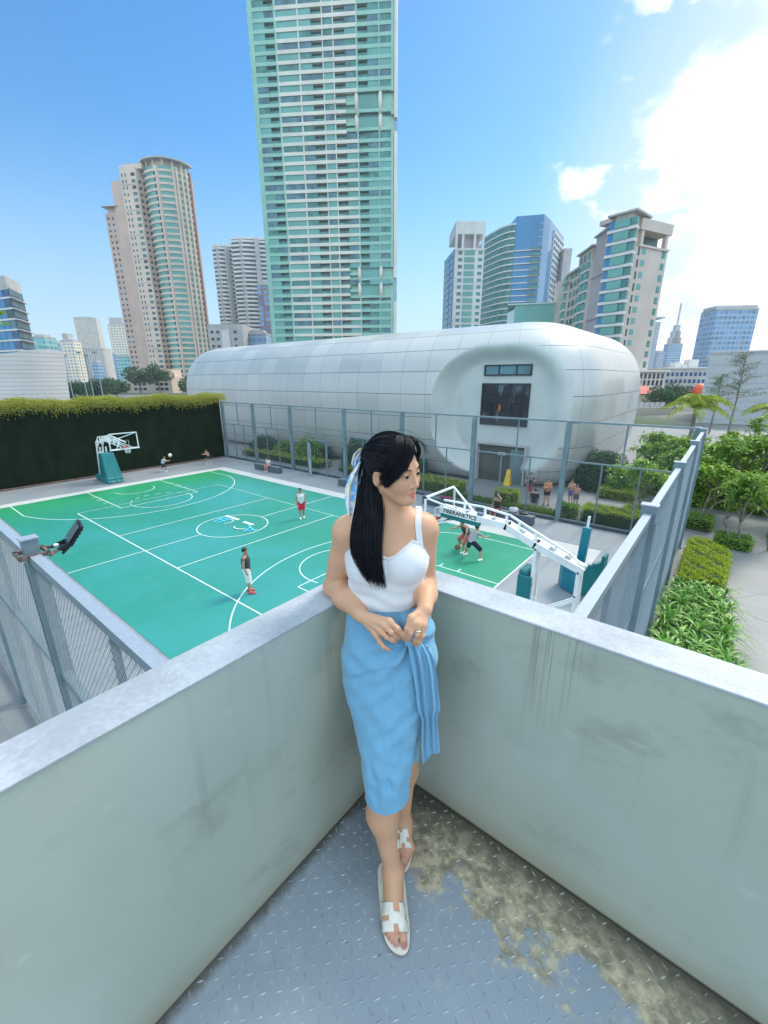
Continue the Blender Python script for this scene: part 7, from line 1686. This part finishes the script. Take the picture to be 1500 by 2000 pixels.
# ---- sandals
SOLE = mat('cream_leather', (.72, .68, .6), .5, 0, .05, 20, .1, 60); EDGE = mat('tan_sole_edge', (.3, .2, .15), .7, 0, .1, 10)
LEGLO = None
def sandal(outline, corner, notch, arch):
    P = [Jz(px, py, .0)[:2] for px, py in outline]; P = np.array(P); n = len(P); S = []                     # smooth closed outline
    for i in range(n):
        for t_ in (0, .33, .66):
            p0, p1, p2, p3 = P[i-1], P[i], P[(i+1) % n], P[(i+2) % n]; S.append(.5*(2*p1+(p2-p0)*t_+(2*p0-5*p1+4*p2-p3)*t_**2+(3*p1-p0-3*p2+p3)*t_**3))
    if sum(S[i-1][0]*S[i][1]-S[i][0]*S[i-1][1] for i in range(len(S))) < 0: S = S[::-1]
    mb = MB(); mb.prism([tuple(p) for p in S], .002, .012, 1); c = np.mean(S, 0); mb.prism([tuple(c+(p-c)*1.01) for p in S], .012, .0175, 0); mb.v = [toW(v) for v in mb.v]; o = mb.build('sandal', [SOLE, EDGE], wr)
    A, B, C_, D_ = corner; nu, nv = 24, 16; G = np.zeros((nv+1, nu+1, 3))
    for j in range(nv+1):
        for i in range(nu+1):
            s, t_ = i/nu, j/nv; px = (A[0]*(1-s)+B[0]*s)*(1-t_)+(C_[0]*(1-s)+D_[0]*s)*t_; py = (A[1]*(1-s)+B[1]*s)*(1-t_)+(C_[1]*(1-s)+D_[1]*s)*t_+ (math.sin(s*PI)*-2)
            h_ = hit(px, py, legs_w, .7, 1.5, .0035) if .02 < s < .98 else None
            G[j, i] = h_ if h_ is not None and h_[2] > .02 else Jz(px, py, .018+(arch[0]*(1-t_)+arch[1]*t_)*math.sin(np.clip(s, 0, 1)*PI)**.55)
    mb = MB(); b = nu+1; mb.v.append(G.reshape(-1, 3)); mb.n = len(mb.v[0])
    for j in range(nv):
        for i in range(nu):
            s, t_ = (i+.5)/nu, (j+.5)/nv
            if any(a0 < s < a1 and b0 < t_ < b1 for a0, a1, b0, b1 in notch): continue
            mb.f.append((j*b+i, j*b+i+1, (j+1)*b+i+1, (j+1)*b+i)); mb.m.append(0)
    st = wmb(mb, 'strap', SOLE, o); so_ = st.modifiers.new('thick', 'SOLIDIFY'); so_.thickness = .0035; so_.offset = 1
    return o
sandal([(764, 1688), (744, 1693), (738, 1712), (741, 1762), (745, 1806), (753, 1842), (768, 1863), (785, 1870), (796, 1862), (800, 1840), (799, 1812), (795, 1775), (791, 1735), (785, 1700)],
 [(742, 1762), (792, 1763), (746, 1822), (799, 1819)], [(.5, .74, -1, .3), (.46, .64, .72, 2), (-1, .3, .42, .64), (.93, 2, .42, .62)], (.052, .03))
sandal([(784, 1588), (774, 1598), (771, 1640), (777, 1688), (786, 1706), (796, 1703), (803, 1684), (806, 1660), (801, 1628), (794, 1600)],
 [(776, 1622), (796, 1619), (775, 1658), (806, 1657)], [(.2, .45, -1, .15), (.3, .55, .72, 2), (-1, .2, .2, .5), (.72, 2, .42, .68)], (.052, .03))
# ---- hair
def strands(guides, n, r0, seed, jit=.003, tip=.25, steps=18, cutv=.0):
    """guides: list of polylines; strands are blends of neighbouring guides"""
    rs = np.random.default_rng(seed); g = []
    for G_ in guides:
        G_ = np.array(G_, float); L_ = np.concatenate([[0], np.cumsum(np.linalg.norm(np.diff(G_, axis=0), axis=1))]); L_ /= L_[-1]; t_ = np.linspace(0, 1, steps)
        # smooth resample
        S = np.stack([np.interp(t_, L_, G_[:, k]) for k in range(3)], 1)
        for _ in range(2): S[1:-1] = (S[:-2]+2*S[1:-1]+S[2:])/4
        g.append(S)
    g = np.array(g); mb = MB()
    for k in range(n):
        u = rs.random()*(len(g)-1); i = min(int(u), len(g)-2); f = u-i; S = g[i]*(1-f)+g[i+1]*f; c = 1-cutv*rs.random()
        idx = np.linspace(0, (steps-1)*c, steps); S = np.stack([np.interp(idx, np.arange(steps), S[:, q]) for q in range(3)], 1)
        o = rs.normal(size=3)*jit; w = rs.normal(size=3)*jit*.8; ph = rs.uniform(0, 6); t_ = np.linspace(0, 1, steps); S = S+o*np.minimum(1, t_*4+.25)[:, None]+np.outer(np.sin(t_*6+ph)*t_, w)
        mb.tube(S, r0*rs.uniform(.7, 1.3)*np.interp(t_, [0, .1, .7, 1], [.8, 1, .9, tip]), 3, cap=False)
    return mb
HCOL = mat('glossy_black_hair', (.006, .0065, .011), .48, 0, .5, 30, spec=.22); CAPM = mat('black_hair_base', (.006, .0065, .011), .65, 0, .5, 30, spec=.15)
def hcap(P):
    q = ((P-HC.astype(np.float32)) @ HM.T)/HS; d = ell(q, (0, -.016, .04), (.0825, .102, .0925)); d = np.maximum(d, -ell(q, (-.004, .098, -.03), (.082, .074, .112)))
    d = np.maximum(d, -(q[:, 2]+.065)); d = smax(d, -ell(q, (-.0, -.005, -.02), (.3, .034, .036)), .006)
    return d*HS
V, Q = surfnet(hcap, HC-.15, HC+.15, .003); wmesh('hair_cap', V, Q, CAPM)
tie = (-.025, -.112, .022)
def on_cap(x, y, z, k=1.0):
    c = np.array((0, -.016, .04)); d = np.array((x, y, z))-c; r = np.array((.0825, .102, .0925))*k; return c+d/np.linalg.norm(d/r)
gd = []
for st in ((.05, .045, .1), (.02, .062, .11), (-.004, .066, .11), (-.03, .06, .098), (-.05, .045, .085), (-.066, .03, .06), (-.075, .018, .035), (-.08, .005, .022)):
    a = on_cap(*st); e = np.array(tie); pts = []
    for t_ in np.linspace(0, 1, 12): p_ = a*(1-t_)+e*t_; p_ = p_+np.array((-.02 if st[0] < 0 else .01, 0, .03))*math.sin(t_*PI); q_ = on_cap(*p_, 1.02); pts.append(hl(-q_[0], q_[1], q_[2]))
    gd.append(pts)
wmb(strands(gd, 700, .0011, 1, .003), 'combed_back_hair', HCOL)
fr_g = [[hl(-p_[0], p_[1], p_[2]) for p_ in L_] for L_ in (
 [(.006, .058, .127), (-.012, .088, .105), (-.034, .099, .07), (-.055, .088, .035), (-.071, .058, .0), (-.077, .034, -.02)],
 [(-.002, .05, .13), (-.026, .082, .108), (-.05, .085, .07), (-.068, .066, .03), (-.077, .042, -.005), (-.079, .03, -.024)],
 [(-.01, .04, .132), (-.04, .066, .108), (-.062, .065, .07), (-.076, .048, .03), (-.081, .034, .0), (-.08, .026, -.02)],
 [(-.018, .03, .132), (-.052, .05, .104), (-.072, .05, .066), (-.082, .036, .03), (-.084, .022, .012), (-.084, .01, .004)])]
wmb(strands(fr_g, 520, .0011, 2, .0042, .3), 'fringe', HCOL)
fl_g = [[hl(-p_[0], p_[1], p_[2]) for p_ in L_] for L_ in ([(.004, .058, .128), (.02, .08, .108), (.045, .077, .08), (.066, .054, .045), (.077, .03, .005)], [(.01, .045, .131), (.036, .066, .108), (.06, .06, .075), (.076, .042, .04), (.08, .02, .005)])]
wmb(strands(fl_g, 160, .0012, 3, .002, .3), 'far_fringe', HCOL)
bk = [[J(*p_) for p_ in L_] for L_ in (
 [(712, 880, 1.35), (704, 920, 1.335), (702, 960, 1.31), (699, 990, 1.27), (690, 1024, 1.235), (686, 1060, 1.215), (689, 1085, 1.2), (704, 1108, 1.19), (718, 1134, 1.185)],
 [(716, 880, 1.34), (712, 930, 1.315), (710, 970, 1.285), (707, 1000, 1.25), (701, 1030, 1.22), (699, 1060, 1.205), (703, 1095, 1.19), (714, 1122, 1.182), (728, 1142, 1.18)],
 [(720, 878, 1.325), (721, 930, 1.29), (721, 975, 1.26), (719, 1005, 1.235), (716, 1035, 1.21), (714, 1065, 1.2), (719, 1100, 1.185), (728, 1128, 1.178), (738, 1147, 1.176)],
 [(724, 880, 1.31), (731, 935, 1.265), (733, 980, 1.24), (732, 1010, 1.225), (729, 1040, 1.208), (728, 1070, 1.195), (733, 1105, 1.182), (741, 1132, 1.176), (748, 1150, 1.175)],
 [(730, 890, 1.3), (740, 945, 1.26), (745, 985, 1.245), (745, 1015, 1.228), (741, 1048, 1.212), (741, 1080, 1.195), (743, 1110, 1.182), (748, 1135, 1.176), (752, 1150, 1.175)])]
wmb(strands(bk, 1500, .0012, 4, .0042, .2, 20, .22), 'long_hair', HCOL)
wmb(strands([[hl(-p_[0], p_[1], p_[2]) for p_ in L_] for L_ in ([(-.0, .04, .133), (.02, .08, .125), (.045, .1, .1), (.06, .098, .07)], [(-.01, .0, .138), (.01, .05, .138), (.04, .085, .115), (.062, .09, .075)])], 14, .0006, 7, .005, .3), 'flyaway_hair', HCOL)
# ---- ribbon in the hair
RB = NT('printed_silk_ribbon', .5, .4); t = RB; c = t.co(); n1 = t.noise(c, 38, 3); n2 = t.noise(t.mapv(c, loc=(3, 1, 2)), 46, 3); n3 = t.noise(t.mapv(c, loc=(7, 5, 2)), 42, 3)
cc = t.mix(t.ss(n1, .5, .56), (.74, .77, .82), (.22, .5, .82)); cc = t.mix(t.ss(n2, .6, .64), cc, (.75, .62, .22)); cc = t.mix(t.ss(n3, .62, .66), cc, (.72, .4, .45)); t.color(cc); t.b.inputs['Sheen Weight'].default_value = .2
def ribbon(rows, name, ph=0):
    G_ = []; R_ = np.array(rows, float); m_ = 36
    for k in range(m_):
        u = k/(m_-1)*(len(R_)-1); i = min(int(u), len(R_)-2); f = u-i; f = f*f*(3-2*f)*.5+f*.5; px, py, Y, hw = R_[i]*(1-f)+R_[i+1]*f
        G_.append([J(px+hw*s, py+2*math.sin(s*4+ph), Y+.010*math.sin(s*7+k*.13+ph)) for s in np.linspace(-1, 1, 18)])
    mb = MB(); G_ = np.array(G_); mb.grid(G_); G2 = G_.copy(); G2[..., 1] += .0016; mb.grid(G2[:, ::-1]); return mb
rt = wmb(ribbon([(716, 876, 1.335, 3), (708, 900, 1.33, 8), (700, 925, 1.322, 16), (693, 950, 1.315, 19), (691, 978, 1.31, 17), (690, 995, 1.305, 12), (689, 1010, 1.3, 9)], 'tail'), 'hair_ribbon', RB.m)
wmb(ribbon([(717, 875, 1.34, 4), (706, 878, 1.345, 6), (698, 888, 1.35, 8), (693, 905, 1.35, 7), (692, 913, 1.35, 3)], 'loop', 1), 'bow_loop', RB.m, rt)
mb = MB(); mb.sphere(J(716, 876, 1.328), (.011, .011, .013), 12, 8); wmb(mb, 'knot', RB.m, rt)
# ================================================================ air
hm = bpy.data.materials.new('haze'); hm.use_nodes = True; n = hm.node_tree.nodes
for x in list(n):
    if x.type != 'OUTPUT_MATERIAL': n.remove(x)
pv = n.new('ShaderNodeVolumePrincipled'); pv.inputs['Density'].default_value = 0.0003; pv.inputs['Color'].default_value = (.8, .9, 1, 1); pv.inputs['Anisotropy'].default_value = .2
hm.node_tree.links.new(pv.outputs[0], n['Material Output'].inputs['Volume'])
mb = MB(); mb.box((-900, -500, -3), (700, 1000, 200)); tag(mb.build('haze', hm), kind='stuff')
